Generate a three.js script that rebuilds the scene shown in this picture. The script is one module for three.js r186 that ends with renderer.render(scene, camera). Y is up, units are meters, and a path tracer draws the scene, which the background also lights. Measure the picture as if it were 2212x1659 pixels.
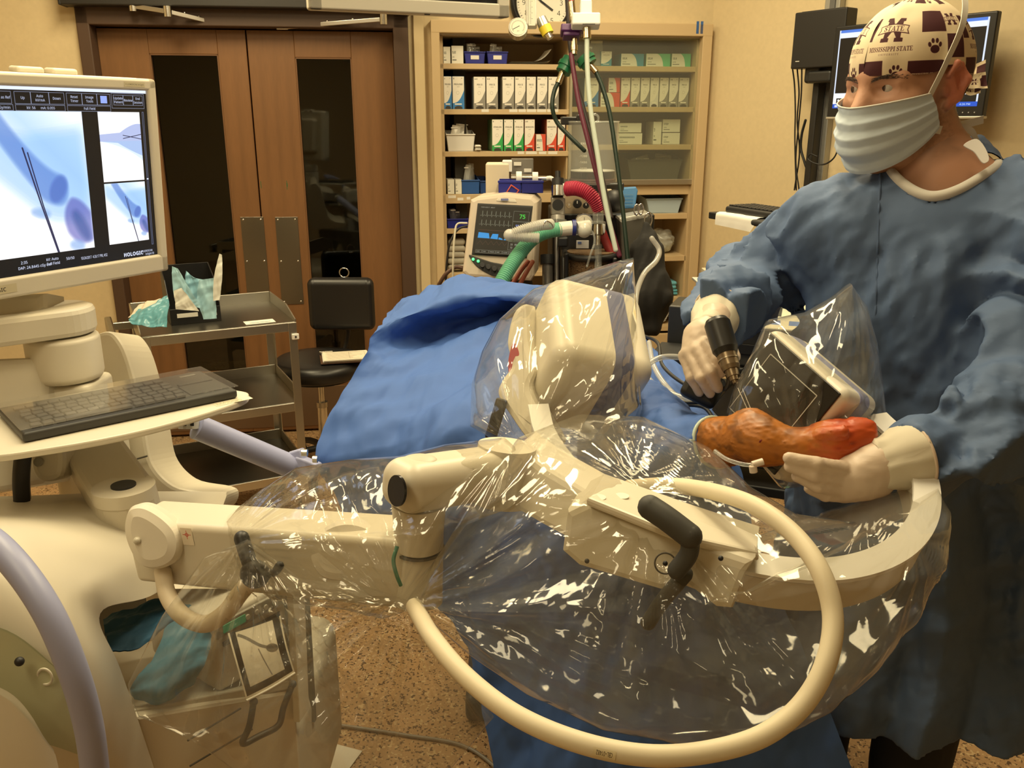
import * as THREE from 'three';
import { RoundedBoxGeometry } from 'three/addons/geometries/RoundedBoxGeometry.js';
import { mergeGeometries, mergeVertices } from 'three/addons/utils/BufferGeometryUtils.js';
import { RectAreaLightUniformsLib } from 'three/addons/lights/RectAreaLightUniformsLib.js';

// ---------------------------------------------------------------- camera, lights, exposure
const EYE = 1.6, FOCAL = 1850, PITCH = 17 * Math.PI / 180;
const scene = new THREE.Scene();
scene.background = new THREE.Color(0x000000);
const camera = new THREE.PerspectiveCamera(2 * Math.atan(829.5 / FOCAL) * 180 / Math.PI, 2212 / 1659, 0.05, 60);
camera.position.set(0, EYE, 0);
camera.rotation.set(-PITCH, 0, 0);
scene.add(camera);
const renderer = new THREE.WebGLRenderer({ antialias: true });
renderer.toneMapping = THREE.LinearToneMapping;
renderer.toneMappingExposure = 0.95;
renderer.shadowMap.enabled = true;
RectAreaLightUniformsLib.init();
const CEIL = 2.8;
const LAMP_COLOR = new THREE.Color().setRGB(1, 0.83, 0.5);
// troffers in the ceiling: x, z, width (x), length (z), radiance
const LAMPS = [
  [-0.75, -1.7, 0.3, 1.2, 22], [0.4, -1.85, 0.3, 1.2, 24], [-1.35, -3.2, 0.3, 0.9, 36], [0.5, -3.3, 0.3, 0.9, 34], [-0.85, 0.1, 0.3, 1.2, 10],
];

// ---------------------------------------------------------------- helpers
const V = (x, y, z) => new THREE.Vector3(x, y, z);
const CP = Math.cos(PITCH), SP = Math.sin(PITCH);
const CX = V(1, 0, 0), CY = V(0, CP, -SP), CZ = V(0, SP, CP);      // right, up and back of the photographer
const P = (px, py, d) => { const x = (px - 1106) / FOCAL * d, y = (829.5 - py) / FOCAL * d; return V(x, EYE + y * CP - d * SP, -(d * CP + y * SP)); };
const ray = (px, py) => P(px, py, 1).sub(V(0, EYE, 0));
const H = (px, py, h) => { const r = ray(px, py); return r.multiplyScalar((h - EYE) / r.y).add(V(0, EYE, 0)); };   // point of a level plane
const F = (px, py, f) => { const r = ray(px, py); return r.multiplyScalar(-f / r.z).add(V(0, EYE, 0)); };           // point a given way ahead
const camv = (x, y, z) => CX.clone().multiplyScalar(x).addScaledVector(CY, y).addScaledVector(CZ, z);
const lerp = (a, b, t) => a + (b - a) * t, clamp = (x, a, b) => Math.max(a, Math.min(b, x));
const sstep = (a, b, x) => { const t = clamp((x - a) / (b - a), 0, 1); return t * t * (3 - 2 * t); };
function rng(seed) { let s = seed >>> 0; return () => { s = (s + 0x6D2B79F5) >>> 0; let t = s; t = Math.imul(t ^ (t >>> 15), t | 1); t ^= t + Math.imul(t ^ (t >>> 7), t | 61); return ((t ^ (t >>> 14)) >>> 0) / 4294967296; }; }
const hash = (x, y, z) => { let h = Math.imul(x, 374761393) + Math.imul(y, 668265263) + Math.imul(z, 2147483647 ^ 0x5bd1e995); h = Math.imul(h ^ (h >>> 13), 1274126177); return ((h ^ (h >>> 16)) >>> 0) / 4294967296; };
function noise(x, y, z) {   // value noise, -1..1
  const i = Math.floor(x), j = Math.floor(y), k = Math.floor(z); let u = x - i, v = y - j, w = z - k;
  u = u * u * (3 - 2 * u); v = v * v * (3 - 2 * v); w = w * w * (3 - 2 * w);
  const a = lerp(lerp(hash(i, j, k), hash(i + 1, j, k), u), lerp(hash(i, j + 1, k), hash(i + 1, j + 1, k), u), v);
  const b = lerp(lerp(hash(i, j, k + 1), hash(i + 1, j, k + 1), u), lerp(hash(i, j + 1, k + 1), hash(i + 1, j + 1, k + 1), u), v);
  return lerp(a, b, w) * 2 - 1;
}
const tri = t => { t = t - Math.floor(t); return 4 * Math.abs(t - 0.5) - 1; };   // -1..1, sharp ridges
function crumple(x, y, z, f, seed) {   // creased sheet: folded planes with sharp ridges
  let s = 0, a = 1, n = 0;
  for (let o = 0; o < 3; o++) {
    const q = seed + o * 7.3, wx = noise(x * f * .6 + q, y * f * .6, z * f * .6) * 1.1, wy = noise(x * f * .6, y * f * .6 + q, z * f * .6 + 9.1) * 1.1;
    s += a * (tri(x * f * .83 + y * f * .31 + z * f * .47 + wx + q) * .5 + tri(-x * f * .37 + y * f * .71 - z * f * .53 + wy + q * 1.7) * .5);
    n += a; a *= .5; f *= 1.9;
  }
  return s / n;
}

const taken = {};
const numbered = n => { taken[n] = (taken[n] ?? -1) + 1; return taken[n] ? n + '_' + String(taken[n]).padStart(3, '0') : n; };
const mats = {};
function M(hexOrRgb, rough = 0.6, metal = 0, more = {}) {
  const key = JSON.stringify([hexOrRgb, rough, metal, Object.keys(more).map(k => more[k]?.uuid ?? more[k]), Object.keys(more)]);
  if (mats[key]) return mats[key];
  const m = new THREE.MeshPhysicalMaterial({ roughness: rough, metalness: metal, side: THREE.DoubleSide, ...more });
  if (Array.isArray(hexOrRgb)) m.color.setRGB(...hexOrRgb); else m.color.set(hexOrRgb);
  return mats[key] = m;
}
const norm = g => { let q = g.index ? g.toNonIndexed() : g; for (const k of Object.keys(q.attributes)) if (!['position', 'normal', 'uv'].includes(k)) q.deleteAttribute(k); if (!q.attributes.uv) q.setAttribute('uv', new THREE.BufferAttribute(new Float32Array(q.attributes.position.count * 2), 2)); if (!q.attributes.normal) q.computeVertexNormals(); q.clearGroups?.(); return q; };
const join = gs => Array.isArray(gs) ? (gs.length === 1 ? gs[0] : mergeGeometries(gs.flat().map(norm))) : gs;
function rootInv(parent) { parent.updateWorldMatrix(true, false); return parent.matrixWorld.clone().invert(); }
// a part given in its thing's own axes
function obj(name, gs, m, parent = scene) {
  const o = new THREE.Mesh(join(gs), m); o.name = parent === scene ? numbered(name) : name; o.castShadow = o.receiveShadow = true; parent.add(o); return o;
}
// a part given in world axes
function objW(name, gs, m, parent) { const g = join(gs); const c = g.clone(); c.applyMatrix4(rootInv(parent)); return obj(name, c, m, parent); }
function thing(name, label, category, pos = V(0, 0, 0), turn = 0, group) {
  const o = new THREE.Group(); o.name = numbered(name); scene.add(o); o.position.copy(pos); o.rotation.y = turn; o.userData = { label, category }; if (group) o.userData.group = group; o.updateMatrixWorld(true); return o;
}
function tag(o, label, category, group) { o.userData = { ...o.userData, label, category }; if (group) o.userData.group = group; return o; }
// a one-mesh thing from world geometry, moved so that its own origin lies at its base
function solo(name, gs, m, label, category, group) {
  const g = join(gs).clone(); g.computeBoundingBox(); const b = g.boundingBox, c = V((b.min.x + b.max.x) / 2, b.min.y, (b.min.z + b.max.z) / 2);
  g.translate(-c.x, -c.y, -c.z); const o = obj(name, g, m); o.position.copy(c); return tag(o, label, category, group);
}
function struct(name, gs, m, parent = scene) { const o = obj(name, gs, m, parent); if (parent === scene) o.userData.kind = 'structure'; return o; }

const at = (g, x, y, z) => g.translate(x, y, z);
const rb = (w, h, d, r = 0.004, s = 2) => new RoundedBoxGeometry(w, h, d, s, Math.min(r, w / 2.02, h / 2.02, d / 2.02));
const bx = (w, h, d) => new THREE.BoxGeometry(w, h, d);
const basis = (c, X, Y, Z) => new THREE.Matrix4().makeBasis(X, Y, Z).setPosition(c);
function frame(x, y) { const X = x.clone().normalize(), Z = X.clone().cross(y).normalize(), Y = Z.clone().cross(X); return [X, Y, Z]; }   // right-handed axes from x and a hint of y
const place = (g, c, X, Y, Z) => g.applyMatrix4(basis(c, X, Y, Z));
function rod(a, b, r1, r2 = r1, seg = 20, cap = false) {   // cylinder between two points
  const d = b.clone().sub(a), l = d.length(), g = new THREE.CylinderGeometry(r2, r1, l, seg, 1, cap); g.translate(0, l / 2, 0);
  const q = new THREE.Quaternion().setFromUnitVectors(V(0, 1, 0), d.normalize()); return g.applyQuaternion(q).translate(a.x, a.y, a.z);
}
const curve = pts => new THREE.CatmullRomCurve3(pts, false, 'centripetal');
const tube = (pts, r, n = 60, seg = 12) => new THREE.TubeGeometry(curve(pts), n, r, seg, false);
function capTube(pts, r, n = 60, seg = 12) { const e = pts.length - 1; const s1 = new THREE.SphereGeometry(r, seg, 8).translate(pts[0].x, pts[0].y, pts[0].z), s2 = new THREE.SphereGeometry(r, seg, 8).translate(pts[e].x, pts[e].y, pts[e].z); return join([tube(pts, r, n, seg), s1, s2]); }
function sweep(pts, radius, n = 80, seg = 16) {   // tube whose radius is a function of t
  const c = curve(pts), g = new THREE.TubeGeometry(c, n, 1, seg, false), p = g.attributes.position, q = V(), o = V();
  for (let i = 0; i <= n; i++) { c.getPointAt(i / n, o); const r = radius(i / n); for (let j = 0; j <= seg; j++) { const k = i * (seg + 1) + j; q.fromBufferAttribute(p, k).sub(o).multiplyScalar(r).add(o); p.setXYZ(k, q.x, q.y, q.z); } }
  g.computeVertexNormals(); return g;
}
const corrugated = (pts, r, rings, depth = .12) => sweep(pts, t => r * (1 + depth * Math.sin(t * rings * Math.PI * 2)), Math.round(rings * 6), 16);
function lathe(prof, seg = 28) { return new THREE.LatheGeometry(prof.map(p => new THREE.Vector2(p[0], p[1])), seg); }
// slab: polygon of world points pushed along a vector, edges rounded
function prism(pts, vec, bev = 0.003, cs = 1) {
  const n = vec.clone().normalize(), o = pts[0].clone(); let X = pts[1].clone().sub(o); X.addScaledVector(n, -X.dot(n)).normalize(); const Y = n.clone().cross(X);
  const p2 = pts.map(p => { const d = p.clone().sub(o); return new THREE.Vector2(d.dot(X), d.dot(Y)); });
  const sh = new THREE.Shape(p2), L = vec.length();
  const g = new THREE.ExtrudeGeometry(sh, { depth: Math.max(1e-4, L - 2 * bev), bevelEnabled: bev > 0, bevelThickness: bev, bevelSize: bev, bevelOffset: -bev, bevelSegments: 2, curveSegments: cs });
  g.translate(0, 0, bev);
  // keep the outline where it was given: lean the slab to the plane that fits its points
  let sx = 0, sy = 0, sh_ = 0, N = pts.length; const hh = pts.map(p => p.clone().sub(o).dot(n)); p2.forEach((q, i) => { sx += q.x / N; sy += q.y / N; sh_ += hh[i] / N; });
  let a = 0, b = 0, c = 0, u = 0, v = 0; p2.forEach((q, i) => { const dx = q.x - sx, dy = q.y - sy, dh = hh[i] - sh_; a += dx * dx; b += dx * dy; c += dy * dy; u += dx * dh; v += dy * dh; });
  const det = a * c - b * b; if (det > 1e-14) { const ka = (u * c - v * b) / det, kb = (a * v - b * u) / det; if (Math.hypot(ka, kb) < 4) { const q = g.attributes.position; for (let i = 0; i < q.count; i++) q.setZ(i, q.getZ(i) + sh_ + ka * (q.getX(i) - sx) + kb * (q.getY(i) - sy)); g.computeVertexNormals(); } }
  return place(g, o, X, Y, n);
}
const smoothLoop = (pts, n = 60) => new THREE.CatmullRomCurve3(pts, true, 'centripetal').getPoints(n).slice(0, -1);
// surface through rows of points, with a displacement along the normal
function patch(rows, nu, nv, disp, uvs = 1) {
  const cr = rows.map(r => curve(r)), pos = [], uv = [], idx = [];
  for (let j = 0; j <= nv; j++) { const v = j / nv; for (let i = 0; i <= nu; i++) { const col = curve(cr.map(c => c.getPoint(i / nu))); const p = col.getPoint(v); pos.push(p.x, p.y, p.z); uv.push(i / nu * uvs, v * uvs); } }
  for (let j = 0; j < nv; j++) for (let i = 0; i < nu; i++) { const a = j * (nu + 1) + i, b = a + 1, c = a + nu + 1, d = c + 1; idx.push(a, c, b, b, c, d); }
  const g = new THREE.BufferGeometry(); g.setAttribute('position', new THREE.Float32BufferAttribute(pos, 3)); g.setAttribute('uv', new THREE.Float32BufferAttribute(uv, 2)); g.setIndex(idx); g.computeVertexNormals();
  if (disp) { const p = g.attributes.position, n = g.attributes.normal; for (let i = 0; i < p.count; i++) { const k = disp(p.getX(i), p.getY(i), p.getZ(i), uv[2 * i] / uvs, uv[2 * i + 1] / uvs); p.setXYZ(i, p.getX(i) + n.getX(i) * k, p.getY(i) + n.getY(i) * k, p.getZ(i) + n.getZ(i) * k); } g.computeVertexNormals(); }
  return g;
}
// closed surface of a distance function (surface nets)
function sdfMesh(f, lo, hi, h) {
  const nx = Math.ceil((hi.x - lo.x) / h) + 1, ny = Math.ceil((hi.y - lo.y) / h) + 1, nz = Math.ceil((hi.z - lo.z) / h) + 1, val = new Float32Array(nx * ny * nz).fill(1e3);
  const B = 4, id = (i, j, k) => i + nx * (j + ny * k);
  for (let k = 0; k < nz; k += B) for (let j = 0; j < ny; j += B) for (let i = 0; i < nx; i += B) {
    const c = f(lo.x + (i + B / 2) * h, lo.y + (j + B / 2) * h, lo.z + (k + B / 2) * h), far = Math.abs(c) > B * h * 1.5 + 0.02;
    for (let kk = k; kk < Math.min(k + B, nz); kk++) for (let jj = j; jj < Math.min(j + B, ny); jj++) for (let ii = i; ii < Math.min(i + B, nx); ii++) val[id(ii, jj, kk)] = far ? c : f(lo.x + ii * h, lo.y + jj * h, lo.z + kk * h);
  }
  const vi = new Int32Array(nx * ny * nz).fill(-1), pos = [], idx = [];
  const E = [[0, 1], [0, 2], [0, 4], [1, 3], [1, 5], [2, 3], [2, 6], [3, 7], [4, 5], [4, 6], [5, 7], [6, 7]];
  const c8 = new Float32Array(8);
  for (let k = 0; k < nz - 1; k++) for (let j = 0; j < ny - 1; j++) for (let i = 0; i < nx - 1; i++) {
    let m = 0; for (let q = 0; q < 8; q++) { c8[q] = val[id(i + (q & 1), j + ((q >> 1) & 1), k + (q >> 2))]; if (c8[q] < 0) m |= 1 << q; }
    if (m === 0 || m === 255) continue;
    let x = 0, y = 0, z = 0, n = 0;
    for (const [a, b] of E) if ((c8[a] < 0) !== (c8[b] < 0)) { const t = c8[a] / (c8[a] - c8[b]); x += (a & 1) + t * ((b & 1) - (a & 1)); y += ((a >> 1) & 1) + t * (((b >> 1) & 1) - ((a >> 1) & 1)); z += (a >> 2) + t * ((b >> 2) - (a >> 2)); n++; }
    vi[id(i, j, k)] = pos.length / 3; pos.push(lo.x + (i + x / n) * h, lo.y + (j + y / n) * h, lo.z + (k + z / n) * h);
  }
  const quad = (a, b, c, d, s) => { if (a < 0 || b < 0 || c < 0 || d < 0) return; if (s) idx.push(a, b, c, a, c, d); else idx.push(a, c, b, a, d, c); };
  for (let k = 1; k < nz - 1; k++) for (let j = 1; j < ny - 1; j++) for (let i = 1; i < nx - 1; i++) {
    const s = val[id(i, j, k)] < 0;
    if (s !== (val[id(i + 1, j, k)] < 0)) quad(vi[id(i, j - 1, k - 1)], vi[id(i, j, k - 1)], vi[id(i, j, k)], vi[id(i, j - 1, k)], s);
    if (s !== (val[id(i, j + 1, k)] < 0)) quad(vi[id(i - 1, j, k - 1)], vi[id(i - 1, j, k)], vi[id(i, j, k)], vi[id(i, j, k - 1)], s);
    if (s !== (val[id(i, j, k + 1)] < 0)) quad(vi[id(i - 1, j - 1, k)], vi[id(i, j - 1, k)], vi[id(i, j, k)], vi[id(i - 1, j, k)], s);
  }
  const g = new THREE.BufferGeometry(); g.setAttribute('position', new THREE.Float32BufferAttribute(pos, 3)); g.setIndex(idx); g.computeVertexNormals();
  g.setAttribute('uv', new THREE.Float32BufferAttribute(new Float32Array(pos.length / 3 * 2), 2)); return g;
}
const boundsOf = (ps, m) => { const b = new THREE.Box3().setFromPoints(ps).expandByScalar(m); return [b.min, b.max]; };
const smin = (a, b, k) => { const h = Math.max(k - Math.abs(a - b), 0) / k; return Math.min(a, b) - h * h * k * .25; };
function cap(a, b, ra, rb_) {   // distance to a tapered capsule, ready to call with numbers
  const bx_ = b.x - a.x, by = b.y - a.y, bz = b.z - a.z, l2 = bx_ * bx_ + by * by + bz * bz || 1e-9;
  return (x, y, z) => { const px = x - a.x, py = y - a.y, pz = z - a.z, t = clamp((px * bx_ + py * by + pz * bz) / l2, 0, 1), dx = px - bx_ * t, dy = py - by * t, dz = pz - bz * t; return Math.sqrt(dx * dx + dy * dy + dz * dz) - (ra + (rb_ - ra) * t); };
}
function ell(c, X, Y, Z, rx, ry, rz) {   // rough distance to a turned ellipsoid
  return (x, y, z) => { const px = x - c.x, py = y - c.y, pz = z - c.z, u = (px * X.x + py * X.y + pz * X.z) / rx, v = (px * Y.x + py * Y.y + pz * Y.z) / ry, w = (px * Z.x + py * Z.y + pz * Z.z) / rz, k = Math.sqrt(u * u + v * v + w * w); return (k - 1) * Math.min(rx, ry, rz) * (k < 1 ? 1 : 1); };
}
// canvas print
function print(w, h, draw) { const c = document.createElement('canvas'); c.width = w; c.height = h; draw(c.getContext('2d'), w, h); const t = new THREE.CanvasTexture(c); t.colorSpace = THREE.SRGBColorSpace; t.magFilter = THREE.LinearFilter; return t; }
function grain(size, fn, srgb = true) {   // tiling computed texture; fn(u, v) -> grey 0..1 or [r, g, b]
  const a = new Uint8Array(size * size * 4); for (let j = 0; j < size; j++) for (let i = 0; i < size; i++) { const v = fn(i / size, j / size, i, j), k = 4 * (j * size + i); const c = Array.isArray(v) ? v : [v, v, v]; a[k] = c[0] * 255; a[k + 1] = c[1] * 255; a[k + 2] = c[2] * 255; a[k + 3] = 255; }
  const t = new THREE.DataTexture(a, size, size); t.wrapS = t.wrapT = THREE.RepeatWrapping; t.magFilter = t.minFilter = THREE.LinearFilter; if (srgb) t.colorSpace = THREE.SRGBColorSpace; t.needsUpdate = true; return t;
}
// periodic noise for tiling textures
function pnoise(u, v, n, s) { const x = u * n, y = v * n, i = Math.floor(x), j = Math.floor(y); let a = x - i, b = y - j; a = a * a * (3 - 2 * a); b = b * b * (3 - 2 * b); const q = (p, r) => hash(((p % n) + n) % n, ((r % n) + n) % n, s); return lerp(lerp(q(i, j), q(i + 1, j), a), lerp(q(i, j + 1), q(i + 1, j + 1), a), b); }
function boxUV(g, s = 1) { const p = g.attributes.position, n = g.attributes.normal, uv = new Float32Array(p.count * 2); for (let i = 0; i < p.count; i++) { const ax = Math.abs(n.getX(i)), ay = Math.abs(n.getY(i)), az = Math.abs(n.getZ(i)); let u, v; if (ay >= ax && ay >= az) { u = p.getX(i); v = p.getZ(i); } else if (ax >= az) { u = p.getZ(i); v = p.getY(i); } else { u = p.getX(i); v = p.getY(i); } uv[2 * i] = u * s; uv[2 * i + 1] = v * s; } g.setAttribute('uv', new THREE.BufferAttribute(uv, 2)); return g; }
// flat print on a rectangle
const decal = (w, h) => new THREE.PlaneGeometry(w, h);
function quadGeo(a, b, c, d) { const g = new THREE.BufferGeometry(); g.setAttribute('position', new THREE.Float32BufferAttribute([a, b, c, d].flatMap(p => [p.x, p.y, p.z]), 3)); g.setAttribute('uv', new THREE.Float32BufferAttribute([0, 0, 1, 0, 1, 1, 0, 1], 2)); g.setIndex([0, 1, 2, 0, 2, 3]); g.computeVertexNormals(); return g; }

// ---------------------------------------------------------------- shared materials
const cream = M([.80, .76, .66], .42), creamDark = M([.62, .58, .48], .5), steel = M([.55, .53, .5], .33, 1), steelBright = M([.75, .74, .72], .2, 1), black = M([.012, .012, .013], .5), blackGloss = M([.01, .01, .012], .25), darkGrey = M([.05, .05, .055], .55), white = M([.8, .79, .76], .5), lavender = M([.36, .39, .62], .4), wood = M([.6, .44, .26], .5), paper = M([.8, .78, .72], .8);

// ================================================================ the room
const BT = 8 * Math.PI / 180, B0 = V(-1.1, 0, -4.31), BU = V(Math.cos(BT), 0, -Math.sin(BT)), BN = V(Math.sin(BT), 0, Math.cos(BT));
const onPlane = (px, py, o, n) => { const r = ray(px, py), e = V(0, EYE, 0); return r.multiplyScalar(o.clone().sub(e).dot(n) / r.dot(n)).add(e); };
// pixel on the back wall (off metres in front of it) -> [along, height]
const bl = (px, py, off = 0) => { const p = onPlane(px, py, B0.clone().addScaledVector(BN, off), BN); return [p.clone().sub(B0).dot(BU), p.y]; };
const Bw = (u, y, off = 0) => B0.clone().addScaledVector(BU, u).addScaledVector(BN, off).setY(y);
const backGroup = (name, label, cat, u, y, off, group) => thing(name, label, cat, Bw(u, y, off), BT, group);
// right wall: from the corner towards the photographer
const cornerU = bl(1524, 300)[0], R0 = Bw(cornerU, 0), RU = V(.575, 0, .818).normalize(), RN = V(-RU.z, 0, RU.x), RT = Math.atan2(RN.x, RN.z);
const rl = (px, py, off = 0) => { const p = onPlane(px, py, R0.clone().addScaledVector(RN, off), RN); return [p.clone().sub(R0).dot(RU), p.y]; };
const Rw = (u, y, off = 0) => R0.clone().addScaledVector(RU, u).addScaledVector(RN, off).setY(y);   // local x of a thing turned by RT runs along RU... see rightGroup
const rightGroup = (name, label, cat, u, y, off, group) => thing(name, label, cat, Rw(u, y, off), RT, group);

const plaster = grain(256, (u, v) => { const n = pnoise(u, v, 64, 3) * .5 + pnoise(u, v, 128, 5) * .3 + pnoise(u, v, 8, 7) * .2; const k = .955 + .045 * n; return [k, k, k]; });
const plasterBump = grain(256, (u, v) => pnoise(u, v, 64, 11) * .6 + pnoise(u, v, 128, 12) * .4, false);
const wallMat = M([.7, .57, .35], .62, 0, { map: plaster, bumpMap: plasterBump, bumpScale: .0003 });
const terr = (base, spots) => grain(1024, (u, v) => {
  let c = base.map(x => x * (.9 + .12 * pnoise(u, v, 12, 21) + .06 * pnoise(u, v, 200, 22)));
  const a = pnoise(u, v, 110, 31) * .6 + pnoise(u, v, 220, 32) * .4, b = pnoise(u, v, 90, 41) * .65 + pnoise(u, v, 180, 43) * .35;
  if (a > .68) c = spots[0]; else if (b > .7) c = spots[1]; return c;
});
const floorTex = terr([.68, .55, .4], [[.33, .24, .16], [.78, .68, .52]]); floorTex.repeat.set(1, 1);
const floorMat = M(0xffffff, .38, 0, { map: floorTex });
const baseTex = terr([.42, .3, .19], [[.2, .13, .08], [.55, .42, .28]]);
const baseMat = M(0xffffff, .45, 0, { map: baseTex });
const ceilMat = M([.72, .7, .64], .9);

struct('floor', [boxUV(at(bx(7, .1, 8.4), .2, -.05, -2.1), 1.4)], floorMat);
struct('ceiling', [at(bx(7, .1, 8.4), .2, CEIL + .05, -2.1)], ceilMat);
// back wall with openings for the double door and the built-in cabinet
const DL = bl(204, 300)[0], DR = bl(889, 300)[0], DTOP = 2.10, CL = bl(952, 250)[0], CR = bl(1500, 250)[0], CTOP = bl(1200, 72)[1], CBOT = 0.1;
const wallT = .12;
function wallSlab(u0, u1, y0, y1) { const g = bx(u1 - u0, y1 - y0, wallT); g.translate((u0 + u1) / 2, (y0 + y1) / 2, -wallT / 2); boxUV(g, 1); return g; }
{
  const w = struct('wall_back', [wallSlab(-1.6, DL, 0, CEIL), wallSlab(DL, DR, DTOP, CEIL), wallSlab(DR, CL, 0, CEIL), wallSlab(CL, CR, CTOP, CEIL), wallSlab(CL, CR, 0, CBOT), wallSlab(CR, cornerU + .05, 0, CEIL)], wallMat);
  w.position.copy(B0); w.rotation.y = BT;
}
{ const L = 3.9, g = boxUV(at(bx(L, CEIL, wallT), L / 2 - .02, CEIL / 2, -wallT / 2), 1), w = struct('wall_right', g, wallMat); w.position.copy(R0); w.rotation.y = RT;
  const b = struct('baseboard_right', boxUV(at(rb(L, .15, .02, .006), L / 2, .075, .01), 1.4), baseMat); b.position.copy(R0); b.rotation.y = RT; }
struct('wall_left', boxUV(at(bx(.1, CEIL, 8.4), -2.75, CEIL / 2, -2.1), 1), wallMat);
struct('wall_front', boxUV(at(bx(7, CEIL, .1), .2, CEIL / 2, 2.05), 1), wallMat);
struct('wall_far_right', boxUV(at(bx(.1, CEIL, 4.2), 3.55, CEIL / 2, .2), 1), wallMat);
{ const b = struct('baseboard_back', [at(rb(DL + 1.6, .15, .02, .006), (DL - 1.6) / 2, .075, .01), at(rb(CL - DR - .06, .15, .02, .006), (CL + DR) / 2, .075, .01)].map(g => boxUV(g, 1.4)), baseMat); b.position.copy(B0); b.rotation.y = BT; }
// pilaster strips on the wall between door and cabinet
{ const [u0] = bl(900, 300), [u1] = bl(922, 300); const t = struct('trim_1', [at(rb(u1 - u0, 2.3, .02, .004), (u0 + u1) / 2, 1.15, .01)], M([.62, .5, .3], .55)); t.position.copy(B0); t.rotation.y = BT; }
// dim corridor behind the doors
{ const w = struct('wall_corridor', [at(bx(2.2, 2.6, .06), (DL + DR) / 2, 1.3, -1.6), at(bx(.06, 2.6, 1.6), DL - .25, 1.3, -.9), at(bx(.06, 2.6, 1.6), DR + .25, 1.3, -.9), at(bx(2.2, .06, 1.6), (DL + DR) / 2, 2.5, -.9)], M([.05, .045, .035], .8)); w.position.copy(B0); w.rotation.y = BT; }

// ---- ceiling lamps
LAMPS.forEach(([x, z, w, l, e], i) => {
  const t = thing('ceiling_light', 'recessed fluorescent ceiling light above the room', 'ceiling light', V(x, CEIL - .012, z), 0, 'ceiling lights');
  obj('frame', [at(rb(.03, .02, l + .06, .004), -w / 2 - .015, 0, 0), at(rb(.03, .02, l + .06, .004), w / 2 + .015, 0, 0), at(rb(w, .02, .03, .004), 0, 0, -l / 2 - .015), at(rb(w, .02, .03, .004), 0, 0, l / 2 + .015)], white, t);
  obj('diffuser', at(bx(w, .004, l), 0, 0, 0), M([.8, .8, .75], .6, 0, { emissive: LAMP_COLOR, emissiveIntensity: 3 }), t);
  const a = new THREE.RectAreaLight(LAMP_COLOR, e, w, l); a.position.set(0, -.014, 0); a.rotation.x = -Math.PI / 2; t.add(a);
});

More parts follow.
